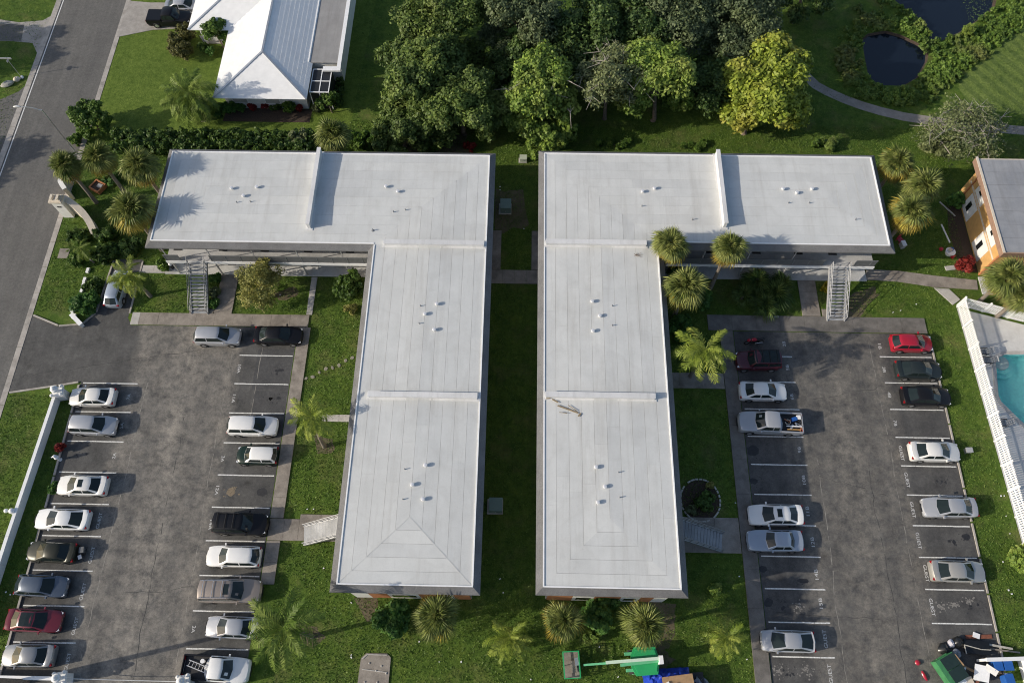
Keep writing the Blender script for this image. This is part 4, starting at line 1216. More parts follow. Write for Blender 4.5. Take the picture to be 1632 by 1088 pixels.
def arc_px(pxs, z=0):
    """smooth curve through picture points"""
    P = [at(u, v, z) for u, v in pxs]
    out = []
    for i in range(len(P) - 1):
        p0, p1, p2, p3 = P[max(i - 1, 0)], P[i], P[i + 1], P[min(i + 2, len(P) - 1)]
        for k in range(4):
            t = k / 4
            out.append(tuple(.5 * (2 * p1[c] + (p2[c] - p0[c]) * t + (2 * p0[c] - 5 * p1[c] + 4 * p2[c] - p3[c]) * t * t + (3 * p1[c] - p0[c] - 3 * p2[c] + p3[c]) * t ** 3) for c in (0, 1)))
    return out + [P[-1]]
curved_wall(sign, 'wall_segment', arc_px([(117, 334), (132, 343), (145, 354), (153, 366), (158, 380)]), 2.3, 1.0, .55, M['cream'], M['cream'])
MB().box(ex - .55, ex + .55, ey - .4, ey + .4, 0, 2.75).build('pier', M['wallw'], sign)
MB().box(ex - .68, ex + .68, ey - .53, ey + .53, 2.752, 2.95).box(ex - .58, ex + .58, ey - .43, ey + .43, 2.952, 3.05).box(ex - .45, ex - .2, ey - .3, ey + .3, 3.052, 3.3).box(ex + .2, ex + .45, ey - .3, ey + .3, 3.053, 3.3).build('pier_cap', M['cream'], sign)
MB().box(ex - .22, ex + .22, ey - .43, ey - .402, 1.9, 2.1).build('plaque', M['dark'], sign)
sx, sy = at(112, 313)
sb = thing('entrance_side_wall', 'short curved cream wall under the palms north of the entrance pier', 'wall', (sx, sy, 0))
curved_wall(sb, 'wall_segment', arc_px([(118, 318), (112, 309), (109, 301), (116, 293)]), 1.9, 1.5, .35, M['cream'], M['wallw'])
# low red brick planter under the palms
bx, by = at(158, 300)
PLS = .62
pl = thing('brick_planter', 'low red brick planter box under the palms by the entrance', 'planter', (bx, by, 0), -.5)
pl.scale = (PLS, PLS, PLS)
for (cx_, cy_, sx_, sy_) in ((0, -.9, 2.2, .22), (0, .9, 2.2, .22), (-1.0, 0, .22, 1.56), (1.0, 0, .22, 1.56)):
    MB().obox((cx_, cy_, .4), (sx_, sy_, .8)).build('brick_side', M['brick'], pl, world=False)
MB().obox((0, 0, .3), (1.75, 1.55, .6)).build('soil', M['mulch'], pl, world=False)
MB().obox((0.5, .2, .75), (.9, .7, .3), .2).build('utility_lid', M['flatgrey'], pl, world=False)
# white splash of edging stones along the western shrubs
for i, (u, v) in enumerate(((151, 402), (147, 412), (141, 432), (136, 447), (134, 455), (132, 463), (117, 495), (119, 505))):
    x, y = at(u, v)
    o = MB().obox((0, 0, .12), (.28, .55, .24)).build('edging_block', M['trim'], world=False)
    o.location = (x, y, 0); o.rotation_euler = (0, 0, -.12 + R.uniform(-.15, .15))
    tag(o, ('first', 'second', 'third', 'fourth', 'fifth', 'sixth', 'seventh', 'last')[i] + ' white edging block from the north, along the shrubs west of the drive', 'block', 'white edging blocks by the western shrubs')
x, y = at(126, 513)
o = thing('low_white_wall', 'short low white wall at the tip of the lawn by the lot entrance', 'wall', (x, y, 0), -.72)
MB().obox((0, 0, .3), (1.6, .3, .6)).build('wall_panel', M['wallw'], o, world=False)
MB().obox((0, 0, .64), (1.75, .42, .07)).build('coping', M['trim'], o, world=False)
x, y = at(103, 404)
o = slab('concrete_pad', rect(x - .55, x + .5, y - .6, y + .55), 0, .12, M['walk'])
# ------------------------------------------------------------------ swimming pool
pool_hole = POOL
deck_poly = [(43.85, 37.0), (44.5, 13.0), (45.2, 8.0), (70, 8.0), (70, 29.6), (58.0, 33.0)]
sheet('pool_deck', deck_poly, 0.02, M['deck'], holes=[pool_hole])
cxp, cyp = sum(p[0] for p in POOL) / len(POOL), sum(p[1] for p in POOL) / len(POOL)
pool = thing('swimming_pool', 'turquoise swimming pool with curved corner steps', 'swimming pool', (cxp, cyp, 0))
n = len(POOL)
mb = MB()
mb.add([(x, y, 0.02) for x, y in POOL] + [(x, y, -1.2) for x, y in POOL], [(i, n + i, n + (i + 1) % n, (i + 1) % n) for i in range(n)])
mb.add([(x, y, -1.2) for x, y in POOL], [tuple(range(n))])
mb.build('shell', M['poolshell'], pool)
ring_o = []
for i in range(n):
    p, c, q = POOL[i - 1], POOL[i], POOL[(i + 1) % n]
    e1 = Vector((c[0] - p[0], c[1] - p[1])).normalized(); e2 = Vector((q[0] - c[0], q[1] - c[1])).normalized()
    nn = (Vector((e1.y, -e1.x)) + Vector((e2.y, -e2.x))).normalized()
    ar = sum(POOL[k][0] * POOL[(k + 1) % n][1] - POOL[(k + 1) % n][0] * POOL[k][1] for k in range(n))
    if ar < 0: nn = -nn
    ring_o.append((c[0] + nn.x * .38, c[1] + nn.y * .38))
for i in range(n):
    k = (i + 1) % n
    pts = [(*POOL[i], .07), (*ring_o[i], .07), (*ring_o[k], .07), (*POOL[k], .07)]
    MB().slab3(pts, .06).build('coping_stone', M['walk_pale'], pool)
MB().add([(x, y, -.12) for x, y in POOL], [tuple(range(n))]).build('water', M['poolwater'], pool)
sxp, syp = 46.9, 31.3
for i, rr in enumerate((0.75, 1.15, 1.55)):
    prof = [(rr, -1.1), (rr, -.25 - .26 * i)]
    MB().lathe(prof, (sxp + .1, syp - .15, 0), 20).build('pool_step', M['wallw' if i == 0 else 'poolshell'], pool)
for i, (u, v) in enumerate(((1561, 563), (1568, 577), (1592, 676))):
    x, y = at(u, v)
    ch = thing('deck_chair', ('dark slatted deck chair nearer the fence corner on the pool deck', 'dark slatted deck chair, second from the fence corner', 'dark slatted deck chair half hidden behind the picket fence')[i], 'deck chair', (x, y, .02), 0.05, 'deck chairs along the pool fence')
    for k in range(6):
        MB().obox((-.5 + k * .17, 0, .34), (.13, .62, .03)).build('seat_slat', M['rail'], ch, world=False)
    for k in range(4):
        MB().obox((.55 + k * .13, 0, .42 + k * .12), (.12, .62, .03), M=Matrix.Rotation(-.75, 3, 'Y')).build('back_slat', M['rail'], ch, world=False)
    for sx_ in (-.45, .45):
        for sy_ in (-.3, .3):
            MB().tube((sx_, sy_, 0), (sx_, sy_, .33), .025, n=6).build('leg', M['dark'], ch, world=False)
    for sy_ in (-.33, .33):
        MB().box(-.5, .55, sy_ - .03, sy_ + .03, .5, .54).build('armrest', M['dark'], ch, world=False)
# ------------------------------------------------------------------ vehicles
PAINT = {}
def paint(name, col, rough=0.28, metal=0.0):
    if name not in PAINT:
        PAINT[name] = simple('car paint ' + name, col, rough, metal, var=0.04, scale=1.2, coat=0.6 if max(col) > .06 else 0.0, spec=0.5 if max(col) > .06 else 0.32)
    return PAINT[name]
paint('white', (0.74, 0.74, 0.73)); paint('pearl', (0.70, 0.69, 0.66)); paint('silver', (0.44, 0.45, 0.47), .3, .35); paint('bluesilver', (0.36, 0.41, 0.48), .3, .35)
paint('grey', (0.25, 0.26, 0.27), .3, .35); paint('steelblue', (0.10, 0.125, 0.165), .3, .35); paint('black', (0.010, 0.010, 0.012)); paint('olive', (0.035, 0.037, 0.028), .35, .2)
paint('green', (0.008, 0.022, 0.016)); paint('maroon', (0.16, 0.018, 0.030)); paint('wine', (0.075, 0.010, 0.018)); paint('red', (0.36, 0.012, 0.030)); paint('tan', (0.30, 0.255, 0.22), .35, .3)
paint('darkgreen', (0.030, 0.040, 0.042), .3, .3); paint('beige', (0.42, 0.41, 0.38), .3, .35)
M['carglass'] = simple('car glass', (0.016, 0.024, 0.024), 0.05, var=0, spec=0.42)
M['tyre'] = simple('tyre rubber', (0.018, 0.018, 0.018), 0.85, var=0.2)
M['rim'] = simple('alloy rim', (0.55, 0.55, 0.56), 0.3, 0.7, var=0.05)
M['lamp'] = simple('headlight lens', (0.75, 0.76, 0.78), 0.1, 0.1, var=0)
M['tail'] = simple('tail light lens', (0.30, 0.008, 0.010), 0.15, var=0)
M['blackpl'] = simple('black plastic', (0.015, 0.015, 0.016), 0.5, var=0.2)
M['blackmetal'] = simple('grey underbody', (0.03, 0.03, 0.03), 0.7, var=0.2)

# side view of the cabin (A rear foot, B rear roof, C front roof, D cowl), fractions of half length; belt height; roof height
KINDS = {
    'sedan': dict(A=-.76, B=-.40, C=.10, D=.47, belt=.95, H=1.45, hood=.74, deck=1.03, bed=None),
    'coupe': dict(A=-.80, B=-.34, C=.06, D=.46, belt=.92, H=1.36, hood=.70, deck=1.00, bed=None),
    'oldsedan': dict(A=-.62, B=-.44, C=.04, D=.30, belt=.93, H=1.42, hood=.80, deck=.96, bed=None),
    'hatch': dict(A=-.93, B=-.66, C=.10, D=.50, belt=.98, H=1.50, hood=.80, deck=1.0, bed=None),
    'wagon': dict(A=-.94, B=-.70, C=.12, D=.44, belt=.96, H=1.47, hood=.80, deck=1.0, bed=None),
    'suv': dict(A=-.95, B=-.80, C=.12, D=.50, belt=1.08, H=1.68, hood=.90, deck=1.08, bed=None),
    'bigsuv': dict(A=-.97, B=-.88, C=.13, D=.43, belt=1.18, H=1.88, hood=1.04, deck=1.18, bed=None),
    'boxy': dict(A=-.96, B=-.88, C=.22, D=.44, belt=1.14, H=1.80, hood=1.04, deck=1.14, bed=None),
    'mini': dict(A=-.92, B=-.78, C=.22, D=.50, belt=.95, H=1.42, hood=.82, deck=.95, bed=None),
    'liftback': dict(A=-.94, B=-.36, C=.14, D=.60, belt=.97, H=1.49, hood=.78, deck=1.08, bed=None),
    'pickup': dict(A=-.18, B=-.13, C=.25, D=.48, belt=1.15, H=1.82, hood=1.04, deck=.80, bed=(-.96, -.22)),
    'crew': dict(A=-.28, B=-.23, C=.20, D=.44, belt=1.18, H=1.86, hood=1.06, deck=.80, bed=(-.96, -.31)),
}
def interp(x, xs, ys):
    return float(np.interp(x, xs, ys))

def car(name, label, cat, kind, u, v, heading, L, W, pt, roof_pt=None, sunroof=False, rack=False, cover=False, group='cars parked in the lots', dark_roof=False, z0=0.0):
    K = KINDS[kind]
    hl, hw = L / 2, W / 2
    x, y = at(u, v, K['belt'] * .75)
    root = thing(name, label, cat, (x, y, z0 + 0.008), heading, group)
    P = PAINT[pt]; RP = PAINT[roof_pt] if roof_pt else P
    A, B, C, D = (K[k] * hl for k in 'ABCD')
    belt, H = K['belt'], K['H']
    bed = K['bed']
    r = 0.33 if H < 1.6 else 0.37
    if H > 1.8: r = 0.39
    xf, xr = hl * .615, -hl * .585
    gc = .19 if H < 1.6 else .26
    # body line seen from the side
    nose = K['hood'] - .16
    if bed: tx = [-hl, -hl * .99, bed[1] * hl - .02, bed[1] * hl + .02, D, D + .1, hl * .82, hl * .96, hl]; tz = [.78, .80, .80, belt - .05, belt, belt - .02, K['hood'] + .02, K['hood'] - .06, nose - .1]
    else: tx = [-hl, -hl * .97, A - .05, A + .25, D, D + .08, hl * .82, hl * .95, hl]; tz = [K['deck'] - .22, K['deck'] - .02, K['deck'] + .01, belt, belt, belt - .015, K['hood'] + .03, K['hood'] - .05, nose - .08]
    st = sorted(set([-1, -.985, -.95, -.88] + [(xr + d) / hl for d in (-r - .10, -r - .06, -r * .75, -r * .4, 0, r * .4, r * .75, r + .06, r + .10)] + [-.2, 0, .2] + [(xf + d) / hl for d in (-r - .10, -r - .06, -r * .75, -r * .4, 0, r * .4, r * .75, r + .06)] + [.90, .95, .985, 1] + ([bed[1] - .004, bed[1] + .004] if bed else [])))
    rings = []
    for t in st:
        xx = t * hl
        w = hw * (1 - .025 * t * t - .10 * abs(t) ** 12 - (.07 if abs(t) > .995 else (.02 if abs(t) > .98 else 0)) - (.08 * max(0, t - .6) if t > .6 else 0))
        bow = (.26 if t > 0 else .16) * max(0, (abs(t) - .55) / .45) ** 1.5 * (0.0 if (bed and t < 0) else 1.0) * (1 if t > 0 else -1)
        zt = interp(xx, tx, tz)
        e = abs(t) > .99
        zb = gc + (.14 if e else 0)
        arch = 0
        for xc in (xf, xr):
            dd = abs(xx - xc)
            if dd < r + .07: arch = max(arch, r + math.sqrt(max(0, (r + .07) ** 2 - dd * dd)) * .93)
        zs = zt - .045
        pts = [(w * .86, zb), (w * .975, zb + .05), (w, max(.5, zb + .1)), (w * .995, zs - .16), (w * .965, zs - .03), (w * .88, zs + .025), (w * .48, zt + .005), (0, zt + .02)]
        pts = [(yy, max(z, min(arch, zs - .10))) if i < 4 else (yy, z) for i, (yy, z) in enumerate(pts)]
        for i in range(1, 4):
            if pts[i][1] < pts[i - 1][1]: pts[i] = (pts[i][0], pts[i - 1][1] + .001)
        rings.append([(xx - bow * (yy / hw) ** 2, -yy, z) for yy, z in pts] + [(xx - bow * (yy / hw) ** 2, yy, z) for yy, z in pts[-2::-1]])
    mb = MB()
    m = len(rings[0])
    mb.add([p for rg in rings for p in rg], [(i * m + k, (i + 1) * m + k, (i + 1) * m + k + 1, i * m + k + 1) for i in range(len(rings) - 1) for k in range(m - 1)] +
           [(i * m, i * m + m - 1, (i + 1) * m + m - 1, (i + 1) * m) for i in range(len(rings) - 1)] + [tuple(range(m)), tuple(range((len(rings) - 1) * m + m - 1, (len(rings) - 1) * m - 1, -1))])
    body = mb.build('body', P, root, True, 40, world=False)
    # cabin
    wb, wr = hw * .90, hw * .70
    if H > 1.75: wr = hw * .78
    zb = belt - .02
    zr = H
    sec = [(A, zb, wb * .92, wb * .80), (B - .02, zr - .07, wr * .96, wr * .82), (B + .22, zr - .015, wr, wr * .86), ((B + C) / 2, zr, wr * 1.01, wr * .87), (C - .2, zr - .01, wr, wr * .86), (C, zr - .06, wr * .97, wr * .84), (D, zb, wb * .93, wb * .84)]
    BOW = [-.12 if not bed else 0, -.08 if not bed else 0, -.05, 0, .04, .07, .15]
    vs, fs = [], []
    for i, (xx, z, w1, w2) in enumerate(sec):
        foot = zb
        s = i / (len(sec) - 1)
        xl = A + (D - A) * s
        dz = .0 if i in (0, len(sec) - 1) else .055
        cb = BOW[i]
        vs += [(xl, -wb, foot - .02), (xx, -w1, z - dz), (xx, -w2, z), (xx + cb, 0, z + .025), (xx, w2, z), (xx, w1, z - dz), (xl, wb, foot - .02)]
    for i in range(len(sec) - 1):
        for k in range(6):
            fs.append((i * 7 + k, (i + 1) * 7 + k, (i + 1) * 7 + k + 1, i * 7 + k + 1))
    cab = MB().add(vs, fs).build('cabin', RP, root, True, 40, world=False)
    # glass, laid just proud of the cabin faces
    def glass(name, corners, off, mt='carglass', parent=root):
        c = [Vector(p) for p in corners]
        nrm = (c[1] - c[0]).cross(c[2] - c[0]).normalized()
        mid = sum(c, Vector()) / len(c)
        if nrm.dot(mid - Vector((0, 0, .6))) < 0: nrm = -nrm; c = c[::-1]
        q = [p + nrm * off for p in c]
        n_ = len(q)
        MB().add([tuple(p) for p in q] + [tuple(p - nrm * (off + .004)) for p in q], [tuple(range(n_))] + [(i, n_ + i, n_ + (i + 1) % n_, (i + 1) % n_) for i in range(n_)]).build(name, M[mt] if isinstance(mt, str) else mt, parent, world=False)
    def between(i, k, s0, s1):
        (x0, z_0, a0, b0), (x1, z_1, a1, b1) = sec[i], sec[k]
        f = lambda s: (x0 + (x1 - x0) * s, z_0 + (z_1 - z_0) * s, b0 + (b1 - b0) * s)
        (xa, za, ya), (xb, zb_, yb) = f(s0), f(s1)
        for sg in (-1, 1):
            pass
        return (xa, za, ya), (xb, zb_, yb)
    for nm, i, k in (('windscreen', 6, 5), ('rear_window', 0, 1)):
        (xa, za, ya), (xb, zb_, yb) = between(i, k, .05, .93)
        ba, bb = BOW[i] + (BOW[k] - BOW[i]) * .05, BOW[i] + (BOW[k] - BOW[i]) * .93
        c = [(xa, -ya * .97, za), (xa + ba, 0, za + .025), (xa, ya * .97, za), (xb, yb * .97, zb_), (xb + bb, 0, zb_ + .025), (xb, -yb * .97, zb_)]
        nrm = (Vector(c[2]) - Vector(c[0])).cross(Vector(c[3]) - Vector(c[0])).normalized()
        if nrm.z < 0: nrm = -nrm
        q = [Vector(p) + nrm * .014 for p in c]
        mb = MB().add([tuple(p) for p in q] + [tuple(p - nrm * .02) for p in q], [(0, 1, 4, 5), (1, 2, 3, 4), (0, 6, 7, 1), (1, 7, 8, 2), (2, 8, 9, 3), (3, 9, 10, 4), (4, 10, 11, 5), (5, 11, 6, 0)])
        mb.build(nm, M['carglass'], root, world=False)
    def side(xx, h, sg):
        return (xx, sg * (wb + (wr - wb) * h), zb + (zr - .06 - zb) * h)
    xm = (B + C) / 2 - .05 + (0.0 if not bed else 0)
    def edge_rear(h): return A + (B - A) * h
    def edge_front(h): return D + (C - D) * h
    for sg in (-1, 1):
        if kind == 'pickup':
            wins = [(edge_rear(.14) + .12, edge_front(.14) - .2, edge_front(.86) - .08, edge_rear(.86) + .12)]
        else:
            wins = [(xm + .05, edge_front(.14) - .22, edge_front(.86) - .08, xm + .05), (max(edge_rear(.14) + .16, A + .1), xm - .05, xm - .05, edge_rear(.86) + .12)]
        for (a, b, c, d) in wins:
            glass('side_window', [side(a, .14, sg), side(b, .14, sg), side(c, .88, sg), side(d, .88, sg)], .012)
        # wheels
        for xc in (xf, xr):
            wv = MB()
            n_ = 18
            prof = [(r * .62, -.10), (r * .97, -.10), (r, -.07), (r, .07), (r * .97, .10), (r * .62, .10)]
            pts, f = [], []
            for (rr, yy) in prof:
                for i in range(n_):
                    a = 2 * math.pi * i / n_
                    pts.append((xc + rr * math.cos(a), sg * (hw * .93 + 0) + yy, r + rr * math.sin(a)))
            for j in range(len(prof) - 1):
                for i in range(n_):
                    f.append((j * n_ + i, j * n_ + (i + 1) % n_, (j + 1) * n_ + (i + 1) % n_, (j + 1) * n_ + i))
            wh = MB().add(pts, f).build('wheel', M['tyre'], root, True, 30, world=False)
            ya = sg * (hw * .93 + .085)
            rb = MB()
            rb.add([(xc + r * .62 * math.cos(2 * math.pi * i / 12), ya, r + r * .62 * math.sin(2 * math.pi * i / 12)) for i in range(12)] + [(xc, ya + sg * .02, r)], [(i, (i + 1) % 12, 12) for i in range(12)])
            rb.build('rim', M['rim'], wh, world=False)
        # lamps and mirrors
        yo = sg * hw * .70
        zl = K['hood'] - .13
        MB().obox((hl * .872, sg * hw * .67, zl - .01), (.24, .32, .12), -sg * .42).build('headlight', M['lamp'], root, world=False)
        zt_ = (K['deck'] - .17) if not bed else .95
        MB().obox((-hl * (.935 if not bed else .985), sg * hw * .70, zt_ - .0), (.14, .36, .15), sg * .28).build('tail_light', M['tail'], root, world=False)
        MB().obox((D - .34, sg * (hw + .07), belt + .04), (.12, .2, .13)).build('mirror', P, root, world=False)
    MB().box(-hl * .9, hl * .9, -hw * .8, hw * .8, .16, .3).build('underbody', M['blackmetal'], root, world=False)
    MB().obox((hl * .992, 0, .52), (.05, hw * .8, .14)).build('grille', M['blackpl'], root, world=False)
    if sunroof:
        MB().box(C - .62, C - .2, -wr * .55, wr * .55, zr + .0, zr + .03).build('sunroof', M['carglass'], root, world=False)
    if dark_roof:
        MB().add([(B + .1, -wr * .84, zr + .012), (C - .02, -wr * .84, zr - .02), (C - .02, 0, zr + .0), (C - .02, wr * .84, zr - .02), (B + .1, wr * .84, zr + .012), (B + .1, 0, zr + .035), ((B + C) / 2, 0, zr + .04), ((B + C) / 2, -wr * .86, zr + .02), ((B + C) / 2, wr * .86, zr + .02)], [(0, 7, 6, 5), (7, 1, 2, 6), (6, 2, 3, 8), (5, 6, 8, 4)]).build('roof_panel', M['carglass'], root, world=False)
    if rack:
        for sg in (-1, 1):
            MB().box(B + .1, C - .25, sg * wr * .9 - .025, sg * wr * .9 + .025, zr + .02, zr + .07).build('roof_rail', M['rim'] if rack == 'light' else M['blackpl'], root, world=False)
        for f in (.12, .5, .85):
            xx = B + .1 + (C - B - .5) * f
            MB().box(xx - .025, xx + .025, -wr * .9, wr * .9, zr + .072, zr + .11).build('roof_bar', M['rim'] if rack == 'light' else M['blackpl'], root, world=False)
    if bed:
        b0, b1 = bed[0] * hl, bed[1] * hl
        for sg in (-1, 1):
            MB().box(b0 - .03, b1, min(sg * hw * .86, sg * hw * .985), max(sg * hw * .86, sg * hw * .985), .78, 1.16).build('bed_side', P if cover != 'blackbed' else PAINT['black'], root, world=False)
        MB().box(b0 - .10, b0 - .031, -hw * .95, hw * .95, .6, 1.15).build('tailgate', P if cover != 'blackbed' else PAINT['black'], root, world=False)
        MB().box(b0, b1 - .01, -hw * .855, hw * .855, .805, .835).build('bed_liner', M['blackpl'], root, world=False)
        if cover == 'lid':
            MB().box(b0 - .02, b1 - .02, -hw * .9, hw * .9, 1.165, 1.23).build('bed_lid', PAINT['black'], root, world=False)
    return root

E_, W_ = 0.0, math.pi
j = lambda: R.uniform(-.02, .02)
G1 = 'cars parked along the left edge of the left lot'
G2 = 'cars parked along the right edge of the left lot'
G3 = 'cars parked along the left edge of the right lot'
G4 = 'cars parked along the right edge of the right lot'
car('sedan', 'white sedan in the first stall beside the ornamental pillar, left lot', 'car', 'sedan', 147, 632, W_ + .01, 4.5, 1.8, 'pearl', group=G1)
car('compact_suv', 'silver compact SUV with pale roof below the white sedan, left lot', 'car', 'suv', 149, 677, E_ - .02, 4.45, 1.82, 'silver', group=G1)
car('sedan', 'white sedan with dark sunroof beside the empty stall, left edge of left lot', 'car', 'sedan', 131, 773, W_, 4.7, 1.82, 'pearl', sunroof=True, group=G1)
car('coupe', 'white two-door coupe in a guest stall, left edge of left lot', 'car', 'coupe', 99, 827, W_ - .01, 5.0, 1.86, 'white', group=G1)
olive = car('sedan', 'dark olive sedan with a rack on its tail, left edge of left lot', 'car', 'sedan', 82, 879, W_ - .03, 4.4, 1.78, 'olive', group=G1)
car('hatchback', 'blue-grey hatchback facing the driving lane, left edge of left lot', 'car', 'hatch', 67, 933, E_ - .03, 4.5, 1.8, 'steelblue', group=G1)
car('sedan', 'maroon sedan with black glass roof, left edge of left lot', 'car', 'sedan', 55, 988, E_ - .02, 4.75, 1.85, 'maroon', dark_roof=True, group=G1)
car('sedan', 'grey sedan in the last guest stall, bottom left corner', 'car', 'sedan', 45, 1044, W_ + .01, 4.5, 1.8, 'grey', group=G1)
car('compact_suv', 'silver SUV standing on the north edge of the left lot', 'car', 'suv', 347, 535, E_, 4.6, 1.82, 'silver', group=G2)
car('sedan', 'black sedan in front of the silver SUV, north edge of left lot', 'car', 'sedan', 444, 534, E_, 4.8, 1.85, 'black', group=G2)
car('compact_suv', 'white SUV below the two empty numbered stalls, left lot', 'car', 'suv', 403, 678, E_, 4.75, 1.86, 'white', group=G2)
car('small_hatchback', 'small dark green hatchback with white roof, left lot', 'car', 'mini', 410, 725, W_, 3.85, 1.72, 'green', roof_pt='white', group=G2)
car('large_suv', 'big black SUV facing the sidewalk, left lot', 'car', 'bigsuv', 384, 834, E_ - .02, 4.9, 1.9, 'black', rack='dark', group=G2)
car('station_wagon', 'white wagon backed in between black SUV and tan SUV', 'car', 'wagon', 372, 886, W_, 4.85, 1.84, 'white', group=G2)
car('large_suv', 'long tan SUV with pale roof rack and sunroof, left lot', 'car', 'bigsuv', 367, 941, E_ + .015, 5.4, 1.98, 'tan', rack='light', sunroof=True, group=G2)
car('sedan', 'silver-grey sedan half under the palm, left lot', 'car', 'sedan', 370, 999, W_ - .02, 4.6, 1.8, 'silver', group=G2)
wp = car('pickup_truck', 'white pickup with ladder in its black bed, bottom of left lot', 'pickup', 'pickup', 345, 1065, E_ - .04, 5.6, 2.0, 'white', cover='blackbed', group='pickup trucks')
car('compact_suv', 'pale blue-silver hatchback in the narrow drive under a palm', 'car', 'hatch', 186, 459, math.pi / 2 - .03, 4.3, 1.76, 'bluesilver', group='cars in the drives')
car('boxy_suv', 'dark wine-red boxy SUV with black roof rack, right lot', 'car', 'boxy', 1208, 574, W_ + .02, 4.4, 1.84, 'wine', rack='dark', dark_roof=True, group=G3)
car('sedan', 'white sedan between the wine-red SUV and the silver pickup', 'car', 'sedan', 1216, 623, E_, 4.65, 1.82, 'white', group=G3)
sp = car('pickup_truck', 'silver crew-cab pickup with a loaded bed, right lot', 'pickup', 'crew', 1227, 673, W_ - .03, 6.0, 2.02, 'silver', group='pickup trucks')
car('sedan', 'white rounded sedan with dark sunroof, right lot', 'car', 'sedan', 1236, 820, W_ + .01, 4.95, 1.86, 'white', sunroof=True, group=G3)
car('sedan', 'old blue-silver sedan with a long bonnet, right lot', 'car', 'oldsedan', 1235, 861, W_ + .01, 5.0, 1.86, 'bluesilver', group=G3)
car('hatchback', 'silver liftback poking over the sidewalk, bottom of right lot', 'car', 'liftback', 1255, 1021, W_ - .015, 4.5, 1.76, 'silver', group=G3)
car('hatchback', 'bright red hatchback in the top right stall', 'car', 'hatch', 1453, 546, E_, 4.1, 1.75, 'red', group=G4)
car('sedan', 'dark green-grey sedan below the red hatchback', 'car', 'sedan', 1464, 589, E_ - .01, 4.5, 1.8, 'darkgreen', group=G4)
car('sedan', 'glossy black sedan, third car down the right edge of the right lot', 'car', 'sedan', 1476, 631, E_ - .01, 4.75, 1.84, 'black', group=G4)
car('sedan', 'white sedan with red tail lights beside a grey box on the grass', 'car', 'sedan', 1490, 719, E_, 4.7, 1.84, 'pearl', group=G4)
car('sedan', 'silver sedan with its nose to the driving lane, right lot', 'car', 'sedan', 1513, 808, W_ + .01, 4.9, 1.82, 'silver', group=G4)
car('sedan', 'beige-silver sedan above the last empty stall, right lot', 'car', 'sedan', 1527, 910, E_ - .01, 4.8, 1.84, 'beige', group=G4)
car('pickup_truck', 'black pickup with covered bed on the house driveway', 'pickup', 'crew', 271, 28, E_ - .0, 5.4, 1.95, 'black', cover='lid', group='pickup trucks', z0=.055)
car('sedan', 'silver sedan behind the black pickup on the house driveway', 'car', 'sedan', 293, 9, E_, 4.6, 1.8, 'silver', group='cars in the drives', z0=.055)

# what lies in the beds of the two pickups, and the rack behind the olive car
def local(o, x, y, z):
    m = Matrix.Rotation(o.rotation_euler.z, 3, 'Z')
    return Vector(o.location) + m @ Vector((x, y, z))
M['alu'] = simple('aluminium', (0.62, 0.62, 0.62), .4, .5, var=.08)
M['blueplastic'] = simple('blue plastic', (0.02, 0.10, 0.36), .4, var=.1)
p = local(wp, -1.45, .05, 0.84)
lad = thing('ladder', 'aluminium ladder lying in the bed of the white pickup', 'ladder', p, wp.rotation_euler.z - .28)
for sy in (-.22, .22): MB().box(-1.0, .75, sy - .03, sy + .03, .1, .17).build('stile', M['alu'], lad, world=False)
for k in range(6): MB().tube((-.85 + k * .3, -.19, .135), (-.85 + k * .3, .19, .135), .022, n=6).build('rung', M['alu'], lad, world=False)
p = local(wp, -1.15, .5, 0.84)
o = thing('paint_bucket', 'white bucket behind the cab of the white pickup', 'bucket', p, 0)
MB().lathe([(.14, 0), (.17, .36), (.175, .36), (.15, .34)], (0, 0, 0), 12).build('pail', M['wallw'], o, True, world=False)
MB().lathe([(.18, 0), (.18, .03), (.02, .035)], (0, 0, .362), 12).build('lid', M['trim'], o, True, world=False)
p = local(sp, -2.1, 0, 0.84)
cargo = thing('tool_load', 'jumble of tools, hose and blue bag in the silver pickup bed', 'tools', p, sp.rotation_euler.z)
MB().obox((-.1, -.35, .2), (.5, .35, .35), .3).build('bag', M['blueplastic'], cargo, world=False)
MB().obox((-.55, -.55, .18), (.35, .4, .3), .1).build('box', M['trim'], cargo, world=False)
MB().box(-.75, .7, .32, .42, .3, .36).build('pipe', M['trim'], cargo, world=False)
MB().box(-.6, .6, .58, .66, .1, .18).build('plank', M['tanwall'], cargo, world=False)
hs = [(0.45 + .24 * math.cos(a), -.1 + .24 * math.sin(a), .12) for a in np.linspace(0, 5.6, 14)]
MB().path(hs, [.035] * len(hs), 6).build('hose', M['cream'], cargo, True, world=False)
for k in range(9):
    MB().obox((R.uniform(-.7, .65), R.uniform(-.6, .65), .08 + R.uniform(0, .12)), (R.uniform(.15, .5), R.uniform(.06, .2), .12), R.uniform(0, 3)).build('tool', (M['blackpl'], M['steel'], M['terracotta'])[k % 3], cargo, world=False)
p = local(olive, -2.55, 0, 0)
rk = thing('cargo_rack', 'black hitch rack carrying folded gear behind the olive sedan', 'rack', p, olive.rotation_euler.z)
for k in range(5): MB().box(-.35, .3, -.6 + k * .28, -.55 + k * .28, .5, .54).build('bar', M['blackpl'], rk, world=False)
for xx in (-.35, .28): MB().box(xx - .025, xx + .025, -.62, .58, .455, .498).build('rail', M['blackpl'], rk, world=False)
MB().obox((-.05, -.3, .68), (.4, .5, .25), .2).build('pack', M['railpanel'], rk, world=False)
MB().obox((-.02, .3, .62), (.3, .35, .12), .5).build('pack', M['steel'], rk, world=False)
MB().box(-.06, .06, -.05, .05, .0, .45).build('strut', M['blackpl'], rk, world=False)
